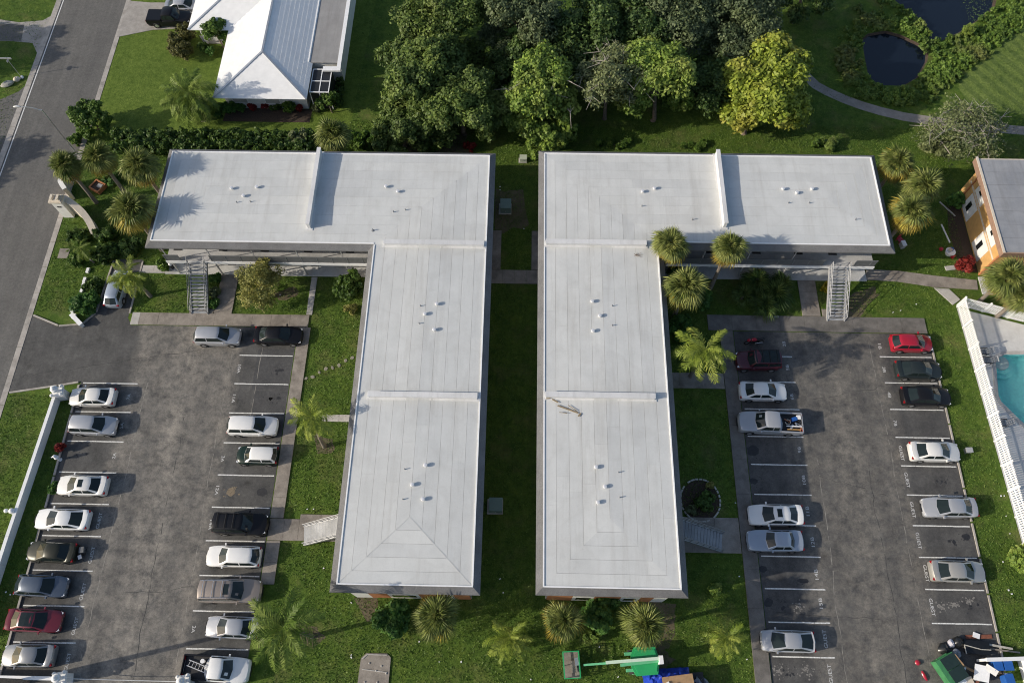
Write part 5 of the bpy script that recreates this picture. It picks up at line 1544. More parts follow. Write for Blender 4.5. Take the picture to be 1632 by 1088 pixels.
# red motorcycle in the shaded corner stall
x, y = at(1200, 547)
mc = thing('motorcycle', 'red motorcycle parked beside the wine-red SUV in the shaded corner stall', 'motorcycle', (x, y, .008), W_ + .12)
def torus(mb, c, Rr, r_, n=20, m_=7):
    vs, fs = [], []
    for i in range(n):
        a = 2 * math.pi * i / n
        for k in range(m_):
            b = 2 * math.pi * k / m_
            vs.append((c[0] + (Rr + r_ * math.cos(b)) * math.cos(a), c[1] + r_ * math.sin(b), c[2] + (Rr + r_ * math.cos(b)) * math.sin(a)))
    for i in range(n):
        for k in range(m_):
            fs.append((i * m_ + k, ((i + 1) % n) * m_ + k, ((i + 1) % n) * m_ + (k + 1) % m_, i * m_ + (k + 1) % m_))
    return mb.add(vs, fs)
for xx in (.72, -.7):
    w = torus(MB(), (xx, 0, .31), .24, .07).build('wheel', M['tyre'], mc, True, world=False)
    MB().tube((xx, -.04, .31), (xx, .04, .31), .17, n=10).build('rim', M['rim'], w, world=False)
MB().path([(.55, 0, .80), (.3, 0, .92), (.0, 0, .88), (-.15, 0, .78)], [.08, .17, .17, .1], 10).build('tank', PAINT['red'], mc, True, world=False)
MB().path([(.75, 0, .78), (.62, 0, .9), (.5, 0, .95)], [.1, .19, .12], 10).build('fairing', PAINT['red'], mc, True, world=False)
MB().path([(-.1, 0, .78), (-.4, 0, .76), (-.75, 0, .86), (-.95, 0, .92)], [.1, .14, .12, .06], 8).build('seat', M['blackpl'], mc, True, world=False)
MB().box(-.3, .35, -.14, .14, .3, .68).build('engine', M['blackmetal'], mc, world=False)
MB().bar((.72, 0, .31), (.5, 0, .95), .12, .06).build('fork', M['steel'], mc, world=False)
MB().tube((.45, -.36, 1.02), (.45, .36, 1.02), .02, n=6).build('handlebar', M['blackpl'], mc, world=False)
MB().tube((-.1, .15, .3), (-.8, .18, .42), .05, n=8).build('exhaust', M['steel'], mc, world=False)
# ------------------------------------------------------------------ boom lift, dumpster corner, boxes, lamps
M['liftgreen'] = simple('bright green machine paint', (0.03, 0.36, 0.12), .35, var=.08, coat=.3)
M['liftpale'] = simple('pale green machine paint', (0.12, 0.42, 0.22), .4, var=.1)
M['liftwhite'] = simple('pale green white arm paint', (0.52, 0.66, 0.54), .4, var=.06)
x, y = at(1026, 1053, 1.0)
lift = thing('boom_lift', 'bright green towable boom lift with white arm on the bottom lawn', 'boom lift', (x, y, 0), math.pi + .07)
MB().box(-1.1, 1.0, -.55, .55, .42, .75).build('chassis', M['liftpale'], lift, world=False)
MB().prism([(-1.25, -.15), (-1.0, -1.05), (.7, -1.1), (1.05, -.5), (1.05, .5), (.7, 1.1), (-1.0, 1.05), (-1.25, .15)], .78, 1.28).build('engine_cover', M['liftgreen'], lift, world=False)
MB().prism([(-1.1, -.1), (-.9, -.85), (.6, -.9), (.85, -.4), (.85, .4), (.6, .9), (-.9, .85), (-1.1, .1)], 1.282, 1.36).build('cover_top', M['liftgreen'], lift, world=False)
for xx in (-.85, .8):
    for sg in (-1, 1):
        w = MB().tube((xx, sg * .62, .4), (xx, sg * .92, .4), .4, n=16).build('wheel', M['tyre'], lift, True, world=False)
        MB().tube((xx, sg * .921, .4), (xx, sg * .94, .4), .2, n=12).build('rim', M['liftpale'], w, world=False)
MB().bar((-1.1, .05, 1.62), (2.0, .22, 1.55), .24, .30).build('lower_arm', M['liftpale'], lift, world=False)
MB().bar((-1.2, -.12, 1.98), (3.2, -.02, 1.72), .24, .26).build('upper_arm', M['liftwhite'], lift, world=False)
MB().bar((3.0, .02, 1.66), (5.0, .05, 1.25), .16, .18).build('jib', M['liftpale'], lift, world=False)
MB().box(-1.42, -1.1, -.32, .32, 1.3, 2.15).build('turret', M['trim'], lift, world=False)
MB().box(.9, 1.5, -.75, -.5, .7, 1.0).box(.9, 1.5, .5, .75, .7, 1.0).build('outrigger', M['liftpale'], lift, world=False)
bk = MB().box(5.3, 6.6, -1.05, 1.0, .35, .42).build('basket', M['walk'], lift, world=False)
for zz_ in (.75, 1.1, 1.42):
    MB().box(5.28, 5.34, -1.06, 1.02, zz_, zz_ + .08).box(6.56, 6.62, -1.06, 1.02, zz_, zz_ + .08).box(5.345, 6.555, -1.06, -1.0, zz_, zz_ + .08).box(5.345, 6.555, .96, 1.02, zz_, zz_ + .08).build('basket_rail', M['liftgreen'], bk, world=False)
for xx in (5.31, 6.59):
    for yy in (-1.03, 0, .99):
        MB().box(xx - .03, xx + .03, yy - .03, yy + .03, .42, 1.47).build('basket_post', M['liftgreen'], bk, world=False)
MB().obox((5.75, .1, .6), (.5, .9, .3), .1).build('control_box', M['walk'], bk, world=False)
MB().obox((5.5, -.25, .85), (.3, .6, .5), .1).build('tool_tray', M['steel'], bk, world=False)

def crumpled(name, parent, x0, x1, y0, y1, n, m_, hf, mat, seed, amp=.12):
    r = np.random.default_rng(seed)
    xs, ys = np.linspace(x0, x1, n), np.linspace(y0, y1, m_)
    vs, fs = [], []
    nz = r.normal(0, 1, (n, m_)) * amp
    for i in range(n):
        for k in range(m_):
            vs.append((xs[i] + nz[i, k] * .4, ys[k] + nz[(i + 3) % n, k] * .4, max(.03, hf(i / (n - 1), k / (m_ - 1)) + nz[i, k])))
    for i in range(n - 1):
        for k in range(m_ - 1):
            fs.append((i * m_ + k, (i + 1) * m_ + k, (i + 1) * m_ + k + 1, i * m_ + k + 1))
    return MB().add(vs, fs).build(name, mat, parent, world=False)
M['tarpblue'] = simple('blue tarpaulin', (0.015, 0.05, 0.42), .35, var=.25, scale=3)
M['tarpgrey'] = simple('grey tarpaulin', (0.22, 0.24, 0.28), .45, var=.2, scale=3)
M['ply'] = simple('plywood', (0.36, 0.23, 0.12), .8, var=.15, scale=3)
x, y = at(1078, 1092)
tr = thing('covered_trailer', 'trailer load wrapped in blue tarpaulin with plywood on top, bottom edge', 'trailer', (x, y, 0), .08)
MB().box(-2.4, 2.2, -1.6, .9, .35, .6).build('trailer_bed', M['blackmetal'], tr, world=False)
for xx in (-.6, .6):
    MB().tube((xx, .92, .35), (xx, 1.1, .35), .33, n=14).build('wheel', M['tyre'], tr, True, world=False)
crumpled('tarpaulin', tr, -2.7, 1.2, -1.8, 1.35, 22, 16, lambda a, b: 1.35 - 1.2 * max(0, abs(b - .5) * 2 - .65) / .35 - 1.0 * max(0, abs(a - .5) * 2 - .85) / .15, M['tarpblue'], 3, .07)
MB().obox((-.1, .0, 1.62), (2.5, 1.5, .05), .06).build('plywood_sheet', M['ply'], tr, world=False)
MB().obox((-1.0, .15, 1.72), (.32, .3, .12), .4).build('roll', M['trim'], tr, world=False)
MB().obox((-.35, .05, 1.72), (.28, .26, .12), .2).build('roll', M['wallw'], tr, world=False)
gt = thing('grey_tarpaulin', 'crumpled grey tarpaulin lying on the grass right of the blue trailer', 'tarpaulin', (x + 2.1, y - .2, 0), -.75)
crumpled('sheet', gt, -1.0, 1.8, -.5, .75, 14, 9, lambda a, b: .75 - .5 * a - .4 * abs(b - .5), M['tarpgrey'], 5, .09)

# --- dumpster and waste at the bottom right
M['dumpgreen'] = simple('faded green steel', (0.05, 0.20, 0.08), .5, var=.2, scale=2)
M['lid'] = simple('dark green lid plastic', (0.014, 0.028, 0.026), .4, var=.15)
x, y = at(1506, 1066)
dp = thing('dumpster', 'faded green dumpster with dark plastic lids', 'dumpster', (x, y, 0), math.radians(-62))
MB().box(-1.0, 1.0, -.8, .8, .15, 1.1).build('bin', M['dumpgreen'], dp, world=False)
MB().box(-1.04, 1.04, -.84, .84, 1.1, 1.16).build('rim', M['dumpgreen'], dp, world=False)
for xx in (-1.0, .02):
    MB().add([(xx, -.45, 1.2), (xx + .98, -.45, 1.2), (xx + .98, .82, 1.34), (xx, .82, 1.34), (xx, -.45, 1.17), (xx + .98, -.45, 1.17), (xx + .98, .82, 1.31), (xx, .82, 1.31)], [(0, 1, 2, 3), (7, 6, 5, 4), (0, 4, 5, 1), (1, 5, 6, 2), (2, 6, 7, 3), (3, 7, 4, 0)]).build('lid', M['lid'], dp, world=False)
for xx in (-1.1, 1.02):
    MB().box(xx, xx + .08, -.5, .5, .7, .85).build('lift_pocket', M['dumpgreen'], dp, world=False)
MB().obox((-.3, .9, 1.3), (1.0, .12, .05), .1).build('lid_bar', M['ply'], dp, world=False)
# white enclosure wall
wx0, wy0 = at(1556, 1052); wx1, wy1 = at(1622, 1050); wx2, wy2 = at(1640, 1110)
solid_fence('white enclosure wall standing round the blue bins', [(wx0, wy0), (wx1, wy1), (wx1 + .35, wy1 - 5)], 1.5, 'wall', 'enclosure_wall')
for i, (u, v) in enumerate(((1586, 1060), (1602, 1060), (1604, 1082))):
    x, y = at(u, v, .5)
    b = thing('wheeled_bin', ('blue wheeled bin at the inner corner left of its twin', 'blue wheeled bin in the corner of the white enclosure', 'blue wheeled bin with rubbish on its lid, bottom edge')[i], 'bin', (x, y, .008), .05 * i, 'blue wheeled bins in the enclosure')
    MB().add([(-.26, -.28, .05), (.26, -.28, .05), (.26, .28, .05), (-.26, .28, .05), (-.33, -.36, .95), (.33, -.36, .95), (.33, .36, .95), (-.33, .36, .95)], [(3, 2, 1, 0), (4, 5, 6, 7), (0, 1, 5, 4), (1, 2, 6, 5), (2, 3, 7, 6), (3, 0, 4, 7)]).build('tub', M['blueplastic'], b, world=False)
    MB().prism([(-.36, -.39), (.36, -.39), (.36, .36), (.3, .41), (-.3, .41), (-.36, .36)], .952, 1.02).build('lid', M['blueplastic'], b, world=False)
    MB().tube((-.3, .46, .92), (.3, .46, .92), .02, n=6).build('handle', M['blueplastic'], b, world=False)
    for sg in (-1, 1):
        MB().tube((sg * .28, .3, .1), (sg * .34, .3, .1), .1, n=10).build('wheel', M['tyre'], b, world=False)
def bag(label, u, v, s, mat, seed):
    x, y = at(u, v, .2)
    r = random.Random(seed)
    mb = MB()
    prof = [(.08, 0), (.34, .05), (.42, .22), (.34, .42), (.14, .54), (.06, .6), (.09, .66)]
    mb.lathe([(a, z) for a, z in prof], (0, 0, 0), 12)
    mb.v = [(p[0] * r.uniform(.82, 1.18), p[1] * r.uniform(.82, 1.18), p[2] * r.uniform(.9, 1.1)) for p in mb.v]
    o = mb.build('rubbish_bag', mat, world=False, smooth=True, ang=50)
    o.location = (x, y, .01); o.scale = (s, s, s * .9)
    tag(o, label, 'rubbish bag')
M['bagblack'] = simple('black bin liner', (0.012, 0.013, 0.014), .3, var=.2)
M['bagwhite'] = simple('white bin liner', (0.60, 0.58, 0.62), .4, var=.1)
bag('black rubbish bag left of the white bag above the dumpster', 1504, 1034, 1.1, M['bagblack'], 1)
bag('white rubbish bag on top of the waste above the dumpster', 1516, 1025, .8, M['bagwhite'], 2)
bag('black rubbish bag between the white bag and the black frame', 1527, 1022, 1.1, M['bagblack'], 3)
bag('grey crumpled bag right beside the dumpster lids', 1525, 1041, .85, M['tarpgrey'], 4)
x, y = at(1553, 1032)
fr = thing('folded_frame', 'black folded bed frame with pale edges leaning above the white enclosure', 'bed frame', (x, y, 0), -.1)
MB().box(-1.0, 1.05, -.5, .55, .25, .42).build('panel', M['bagblack'], fr, world=False)
MB().bar((-1.05, .1, .46), (.3, -.1, .46), .07, .05).bar((-1.05, .1, .46), (-.95, -.6, .46), .07, .05).bar((.3, -.1, .46), (1.1, -.05, .46), .07, .05).build('edge_tube', M['stone'], fr, world=False)
for sx_ in (-.9, .9):
    for sy_ in (-.4, .45): MB().box(sx_ - .03, sx_ + .03, sy_ - .03, sy_ + .03, 0, .25).build('leg', M['blackpl'], fr, world=False)
def board(label, name, u, v, size, rz, z, mat, tilt=0.0, cat='board'):
    x, y = at(u, v, z)
    o = MB().obox((0, 0, 0), size, M=Matrix.Rotation(tilt, 3, 'X')).build(name, mat, world=False)
    o.location = (x, y, z); o.rotation_euler = (0, 0, rz)
    return tag(o, label, cat)
M['redwood'] = simple('reddish timber', (0.20, 0.07, 0.04), .8, var=.2)
board('reddish timber board lying flat above the black frame', 'timber_board', 1560, 1014, (2.2, .32, .06), .04, .04, M['redwood'])
board('small white panel lying on the reddish board', 'discarded_sheet', 1556, 1012, (.55, .42, .05), -.35, .13, M['trim'])
board('grey post lying over the kerb beside the enclosure', 'grey_post', 1590, 1029, (2.4, .16, .12), -.16, .2, M['stone'])
board('thin grey post on the grass behind the enclosure', 'grey_post', 1600, 1036, (2.6, .12, .1), -.1, .1, M['walk'])
board('large white board leaning inside the enclosure', 'white_board', 1565, 1072, (1.2, 1.25, .05), -.2, .8, M['trim'], .25)
board('bent white sheet on the edge of the large white board', 'white_sheet', 1580, 1067, (1.0, .5, .04), -.6, .95, M['wallw'], .3)
board('tan plank under the white board in the enclosure', 'plank', 1546, 1066, (1.9, .2, .06), -.45, .3, M['ply'])
board('brown plank beside the dumpster', 'plank', 1560, 1082, (1.6, .22, .06), .9, .35, M['redwood'])
board('pale cardboard piece beside the blue bins', 'cardboard', 1588, 1070, (.7, .45, .04), .3, .7, M['ply'])
board('white bent pipe section right of the dumpster', 'pipe_section', 1536, 1071, (.9, .12, .12), 1.1, .4, M['trim'])
board('white box at the bottom edge between dumpster and board', 'white_box', 1532, 1084, (.6, .55, .3), .6, .3, M['trim'])
board('beige cushion at the bottom edge beside the white box', 'cushion', 1543, 1086, (.8, .7, .25), .3, .3, M['cream'])
board('grey drawer front below the large white board', 'drawer', 1563, 1082, (1.0, .3, .2), -.1, .4, M['steel'])
for i, (u, v, sc) in enumerate(((1463, 1055, (.24, .22, .24)), (1474, 1076, (.16, .42, .18)))):
    x, y = at(u, v, .15)
    o = MB().lathe([(.3, 0), (.9, .15), (1.0, .5), (.7, .85), (.2, 1.0)], (0, 0, 0), 12).build(('gas_can', 'fire_extinguisher')[i], PAINT['red'], world=False, smooth=True)
    o.scale = sc; o.location = (x, y, .008); o.rotation_euler = (0, 0, .35)
    tag(o, ('round red can on the asphalt left of the dumpster', 'long red canister lying on the asphalt by the dumpster')[i], 'canister')

# --- transformer and service boxes in the alley
def service_box(label, u, v, w, d, h, mat, pad=True):
    x, y = at(u, v, h)
    o = thing('service_box', label, 'service box', (x, y, 0), 0)
    if pad: MB().box(-w * .68, w * .55, -d * .6, d * .58, 0, .1).build('pad', M['walk_pale'], o, world=False)
    MB().box(-w / 2, w / 2, -d / 2, d / 2, .1, h - .06).build('cabinet', mat, o, world=False)
    MB().box(-w / 2 - .03, w / 2 + .03, -d / 2 - .03, d / 2 + .03, h - .058, h).build('lid', mat, o, world=False)
    MB().box(-.03, .03, -d / 2 - .05, -d / 2 - .001, .4, .5).build('latch', M['steel'], o, world=False)
M['boxgreen'] = simple('grey green cabinet paint', (0.16, 0.23, 0.20), .5, var=.08)
M['boxpale'] = simple('pale cabinet paint', (0.46, 0.50, 0.40), .5, var=.08)
service_box('grey green transformer cabinet in the shaded alley near the cross walk', 806, 324, 1.1, 1.15, 1.1, M['boxgreen'])
service_box('grey transformer cabinet in the lower shaded alley', 790, 803, 1.15, 1.15, 1.0, M['boxgreen'])
service_box('pale square service box at the sunny north end of the alley', 834, 250, .75, .55, .7, M['boxpale'])
x, y = at(1541, 719)
o = thing('parking_box', 'grey box on the grass at the nose of the white sedan', 'box', (x, y, 0), .05)
MB().box(-.28, .28, -.22, .22, 0, .45).build('case', M['steel'], o, world=False); MB().box(-.3, .3, -.24, .24, .452, .5).build('lid', M['railw'], o, world=False)
# --- street lamp, sign post and stones by the side street
x, y = at(123, 246)
lp = thing('street_lamp', 'grey street lamp with long arm over the street', 'street lamp', (x, y, 0), 0)
MB().path([(0, 0, 0), (0, 0, 6.6), (-.05, 0, 7.2)], [.1, .07, .06], 8).build('pole', M['steel'], lp, True, world=False)
MB().path([(-.05, 0, 7.1), (-.9, .02, 7.5), (-2.1, .03, 7.6)], [.045, .04, .04], 6).build('arm', M['steel'], lp, True, world=False)
MB().path([(-2.0, .03, 7.6), (-2.3, .03, 7.62), (-2.7, .03, 7.56)], [.06, .14, .09], 8).build('lamp_head', M['alu'], lp, True, world=False)
x, y = at(33, 122)
sp_ = thing('street_sign', 'street name sign post with two blades beside the side street', 'street sign', (x, y, 0), 0)
MB().tube((0, 0, 0), (0, 0, 3.0), .035, n=8).build('post', M['steel'], sp_, world=False)
MB().box(-.75, .55, -.02, .02, 2.72, 2.95).build('sign_blade', M['alu'], sp_, world=False)
MB().box(-.02, .02, -.3, .32, 2.45, 2.68).build('sign_blade', M['alu'], sp_, world=False)
def rock(label, u, v, sx_, sy_, sz_, seed, mat=None):
    x, y = at(u, v)
    r = random.Random(seed)
    mb = MB().lathe([(.7, 0), (1.0, .3), (.85, .7), (.45, .95), (.05, 1.0)], (0, 0, 0), 9)
    mb.v = [(p[0] * r.uniform(.8, 1.2), p[1] * r.uniform(.8, 1.2), p[2] * r.uniform(.85, 1.15)) for p in mb.v]
    o = mb.build('boulder', mat or M['stone'], world=False, smooth=True, ang=50)
    o.location = (x, y, -.03); o.scale = (sx_, sy_, sz_); o.rotation_euler = (0, 0, .5)
    tag(o, label, 'boulder')
rock('long pale boulder on the corner lawn by the side street', 13, 136, .75, .35, .6, 4)
rock('round cream boulder beside the street sign', 28, 128, .42, .36, .5, 9, M['cream'])
rock('small white stone beside the street sign', 36, 124, .2, .2, .3, 12, M['trim'])
# wooden utility pole outside the bottom left corner; its shadow crosses the left lot
xa, ya = at(110, 1066)
o = thing('utility_pole', 'tall brown utility pole just outside the bottom left gate', 'utility pole', (xa - 3.2, ya - 1.0, 0), 0)
MB().path([(0, 0, 0), (0, 0, 9.0)], [.22, .17], 10).build('pole', M['bark'], o, True, world=False)
MB().box(-.06, .06, -1.0, 1.0, 8.3, 8.45).build('crossarm', M['bark'], o, world=False)
# things by the ochre building and the galleries
x, y = at(1512, 404)
tb = thing('cluttered_tub', 'white tub heaped with toys beside the ochre building', 'tub', (x, y, 0), .3)
MB().lathe([(.4, 0), (.5, .4), (.52, .42), (.45, .4)], (0, 0, 0), 12).build('tub', M['trim'], tb, True, world=False)
MB().obox((-.1, .1, .55), (.4, .35, .3), .4).build('toy', M['steel'], tb, world=False)
MB().obox((.15, -.5, .15), (.35, .3, .3), .4).build('toy', PAINT['red'], tb, world=False)
MB().obox((.2, .2, .5), (.3, .3, .2), .9).build('toy', M['blueplastic'], tb, world=False)
board('thin white pole lying on the shaded grass beside the ochre building', 'white_pole', 1507, 372, (.12, 2.3, .1), .18, .05, M['trim'])
board('grey weathered plank leaning beside the palms near the ochre building', 'plank', 1510, 333, (.12, 2.2, .08), .62, .06, M['stone'])
board('pale wooden pallet beside the red cordyline', 'pallet', 1515, 427, (1.1, .5, .12), .15, .06, M['walk_pale'])
x, y = at(1499, 398)
o = MB().lathe([(.5, 0), (1, .3), (.8, .8), (.1, 1)], (0, 0, 0), 10).build('red_ball', PAINT['red'], world=False, smooth=True)
o.location = (x, y, 0); o.scale = (.22, .22, .35); tag(o, 'small red object on the grass left of the cluttered tub', 'ball')
x, y = at(1432, 385)
rc = thing('red_chair', 'red plastic chair beside the east end of the right building', 'chair', (x, y, 0), .5)
MB().box(-.28, .28, -.28, .28, .38, .43).build('seat', PAINT['red'], rc, world=False)
MB().box(-.28, .28, .25, .3, .432, .95).build('backrest', PAINT['red'], rc, world=False)
for sx_ in (-.24, .24):
    for sy_ in (-.24, .24): MB().box(sx_ - .03, sx_ + .03, sy_ - .03, sy_ + .03, 0, .378).build('leg', PAINT['red'], rc, world=False)
x, y = at(1436, 390)
o = thing('grey_bin', 'small pale bin beside the red chair', 'bin', (x, y - .2, 0), .2)
MB().box(-.2, .2, -.3, .3, 0, .6).build('tub', M['railw'], o, world=False); MB().box(-.22, .22, -.32, .32, .602, .66).build('lid', M['trim'], o, world=False)
x, y = at(277, 428)
o = thing('garden_lantern', 'small black and white lantern beside the left gallery', 'lantern', (x, y, 0), 0)
MB().box(-.12, .12, -.12, .12, 0, .8).build('post', M['blackpl'], o, world=False); MB().lathe([(.16, 0), (.2, .15), (.1, .35)], (0, 0, .802), 8).build('lamp', M['trim'], o, True, world=False)
board('concrete wheel stop standing in the grass near the clump of palmettos', 'wheel_stop', 1230, 505, (1.4, .2, .14), .02, .07, M['walk_pale'])
# specks of litter and blossom on the lawns
sp_pts = [(941 // 2, 503), (955, 1030), (490, 811), (500, 811), (640, 1008), (668, 1022), (735, 1054), (516, 905), (1178, 918), (1172, 801), (1423, 498), (1595, 790), (1600, 790), (1603, 822), (1609, 850), (1598, 895), (1607, 940), (1612, 946), (846, 1082), (802, 944), (797, 922), (475, 506), (447, 470), (560, 960), (560, 1047), (700, 1054), (985, 1078), (1190, 1050), (10, 995), (16, 1055), (10, 943), (17, 947), (22, 946), (835, 365), (797, 298), (797, 303), (1435, 495), (1460, 485), (412, 890), (560, 1043), (668, 850)]
mb = MB()
for i, (u, v) in enumerate(sp_pts):
    x, y = at(u, v)
    mb.obox((x, y, .05), (R.uniform(.08, .16), R.uniform(.06, .12), .04), R.uniform(0, 3))
tag(mb.build('litter', M['trim']), 'white specks of litter and blossom scattered on the lawns', 'litter', None, 'stuff')
# ------------------------------------------------------------------ vegetation
NR = np.random.default_rng(11)
def leaf_quads(pos, nrm, size, aspect=1.7, jitter=.5):
    """pos (n,3), nrm (n,3): one leaf (diamond quad) at each position"""
    n = len(pos)
    nrm = nrm + NR.normal(0, jitter, (n, 3))
    nrm /= np.linalg.norm(nrm, axis=1, keepdims=True) + 1e-9
    ref = NR.normal(0, 1, (n, 3))
    a = np.cross(nrm, ref); a /= np.linalg.norm(a, axis=1, keepdims=True) + 1e-9
    b = np.cross(nrm, a)
    s = size * NR.uniform(.6, 1.35, (n, 1))
    v = np.empty((n, 4, 3))
    v[:, 0] = pos - a * s * aspect * .5
    v[:, 1] = pos - b * s * .5 + nrm * s * .10
    v[:, 2] = pos + a * s * aspect * .5 - nrm * s * .06
    v[:, 3] = pos + b * s * .5 + nrm * s * .10
    return v.reshape(-1, 3), np.arange(4 * n).reshape(-1, 4)

def sphere_pts(n, up=.35):
    d = NR.normal(0, 1, (n, 3))
    d[:, 2] += up
    d /= np.linalg.norm(d, axis=1, keepdims=True)
    return d

def lobes_crown(lobes, n, size, sub=9, subr=.42, fill=.15, aspect=1.7):
    """lobes: list of (centre, radius, squash); every lobe carries smaller leaf clumps on its skin"""
    P, N = [], []
    wsum = sum(r * r for _, r, _ in lobes)
    for c, r, sq in lobes:
        k = int(n * r * r / wsum)
        ns = max(4, int(sub * (0.6 + r)))
        sd = sphere_pts(ns, .5)
        sc = np.array(c) + sd * np.array([r, r, r * sq]) * NR.uniform(.55, .92, (ns, 1))
        sr = r * subr * NR.uniform(.6, 1.25, ns)
        which = NR.integers(0, ns, k)
        d = sphere_pts(k, .45)
        rad_ = sr[which][:, None] * NR.uniform(.55, 1.08, (k, 1))
        p = sc[which] + d * rad_ * np.array([1, 1, .85])
        P.append(p); N.append(d * .8 + np.array([0, 0, .5]))
        kf = int(k * fill)
        d2 = sphere_pts(kf, 0)
        P.append(np.array(c) + d2 * np.array([r, r, r * sq]) * NR.uniform(.2, .8, (kf, 1))); N.append(d2)
    return leaf_quads(np.concatenate(P), np.concatenate(N), size, aspect)

def broad_tree(name, label, u, v, h, rx, nleaf, size, mat, lobes=9, zsq=.8, trunk_r=.25, cat='tree', lean=(0, 0), seed=0, dead=0, group=None, base=None, ry=None, low=.45, grow=1.24, dens=2.1, fine=.62, skirt=5):
    """u, v: picture point of the crown's middle, which stands at the height h*0.65"""
    r = random.Random(seed)
    zc = h * .58
    cx_, cy_ = at(u, v, zc) if base is None else base
    ry = ry or rx
    bx_, by_ = cx_ + lean[0], cy_ + lean[1]
    root = thing(name, label, cat, (bx_, by_, 0), 0, group)
    ox, oy = -lean[0], -lean[1]
    rx *= grow; ry *= grow
    L = []
    hz = h * .40
    for i in range(lobes):
        a = i * 2.4 + r.uniform(-.4, .4)
        rr = math.sqrt((i + .5) / lobes) * .68
        z = zc + hz * (.55 * (1 - rr * rr * 1.6) + r.uniform(-low, .2))
        L.append(((ox + rx * rr * math.cos(a), oy + ry * rr * math.sin(a), z), rx * r.uniform(.30, .44) if lobes > 4 else rx * .6, zsq))
    for i in range(skirt):
        a = i * 2.4 + .9 + r.uniform(-.4, .4)
        L.append(((ox + rx * .62 * math.cos(a), oy + ry * .62 * math.sin(a), zc - hz * r.uniform(.45, .85)), rx * r.uniform(.26, .36), zsq))
    nleaf, size = int(nleaf * dens), size * fine
    v_, f_ = lobes_crown(L, nleaf, size)
    v_[:, 2] = np.maximum(v_[:, 2], .15)
    link_mesh('crown', numpy_mesh('crown', v_, f_, mat), root)
    mb = MB()
    fork = (ox * .5 + r.uniform(-.2, .2), oy * .5, h * .34)
    mb.path([(0, 0, -.05), (r.uniform(-.1, .1), r.uniform(-.1, .1), .35), fork], [trunk_r * 1.5, trunk_r * 1.05, trunk_r * .8], 9)
    tr_ = mb.build('trunk', M['bark'], root, True, 60, world=False)
    for k, (c, rr, _) in enumerate(L[:8]):
        m_ = tuple(fork[i] * .45 + c[i] * .55 + r.uniform(-.3, .3) for i in range(3))
        MB().path([fork, m_, c], [trunk_r * .5, trunk_r * .3, trunk_r * .1], 6).build('limb', M['bark'], tr_, True, 60, world=False)
    for k in range(dead):
        a = r.uniform(0, 6.28)
        c = L[k % len(L)][0]; q = rx * r.uniform(.42, .75)
        e = (c[0] + q * math.cos(a), c[1] + q * math.sin(a), c[2] + r.uniform(.1, .7))
        mm = ((c[0] + e[0]) / 2 + r.uniform(-.4, .4), (c[1] + e[1]) / 2 + r.uniform(-.4, .4), (c[2] + e[2]) / 2 + .5)
        b_ = MB().path([c, mm, e], [.06, .045, .015], 5)
        for t in range(3):
            e2 = (mm[0] + r.uniform(-1, 1), mm[1] + r.uniform(-1, 1), mm[2] + r.uniform(0, .7))
            b_.path([mm, e2], [.035, .01], 4)
        b_.build('dead_branch', M['twig'], tr_, world=False)
    return root

def shrub(label, u, v, rx, ry, h, n, size, mat, cat='shrub', name='shrub', group=None, lob=5, seed=0, base=None, rot=0, soil=True):
    r = random.Random(seed + 50)
    x, y = at(u, v, h * .6) if base is None else base
    root = thing(name, label, cat, (x, y, 0), rot, group)
    L = []
    for i in range(lob):
        a = i * 2.4; rr = math.sqrt((i + .4) / lob) * .6
        L.append(((rx * rr * math.cos(a), ry * rr * math.sin(a), h * r.uniform(.42, .62)), min(rx, ry) * r.uniform(.42, .55), h * .5 / max(.1, min(rx, ry) * .5)))
    v_, f_ = lobes_crown(L, n, size, sub=8)
    v_[:, 2] = np.clip(v_[:, 2], .04, h * 1.1)
    link_mesh('foliage', numpy_mesh('foliage', v_, f_, mat), root)
    mb = MB()
    for i in range(4):
        a = i * 1.6
        mb.path([(0.08 * math.cos(a), .08 * math.sin(a), -.02), (rx * .25 * math.cos(a), ry * .25 * math.sin(a), h * .5)], [.04, .02], 5)
    mb.build('stem', M['bark'], root, world=False)
    return root

# ---- palms
def fan_mesh(name, mat, droop, n=32, size=1.0, spread=2.05, seed=1):
    r = random.Random(seed)
    mb = MB()
    mb.add([(0, -.022, 0), (0, .022, 0), (.85 * size, .015, .10 - droop * .12), (.85 * size, -.015, .10 - droop * .12)], [(0, 1, 2, 3)])
    c = Vector((.78 * size, 0, .09 - droop * .1))
    for i in range(n):
        a = (i / (n - 1) - .5) * 2 * spread + r.uniform(-.04, .04)
        l = size * (.98 - .10 * abs(a)) * r.uniform(.86, 1.08)
        w = .034 * size
        d = Vector((math.cos(a), math.sin(a), .12 - .05 * abs(a) + r.uniform(-.16, .16)))
        s = Vector((-math.sin(a), math.cos(a), 0))
        fold = .03 * (1 if i % 2 else -1)
        m1 = c + d * l * .55 + Vector((0, 0, -droop * .10))
        m2 = c + d * l + Vector((r.uniform(-.05, .05), r.uniform(-.05, .05), -droop * .5 - .12 * abs(a) * droop))
        up = Vector((0, 0, fold))
        mb.add([c - s * .012, c + s * .012, m1 + s * w + up, m1 - s * w - up, m2], [(0, 1, 2, 3), (3, 2, 4)])
    return mb.mesh(name, mat)
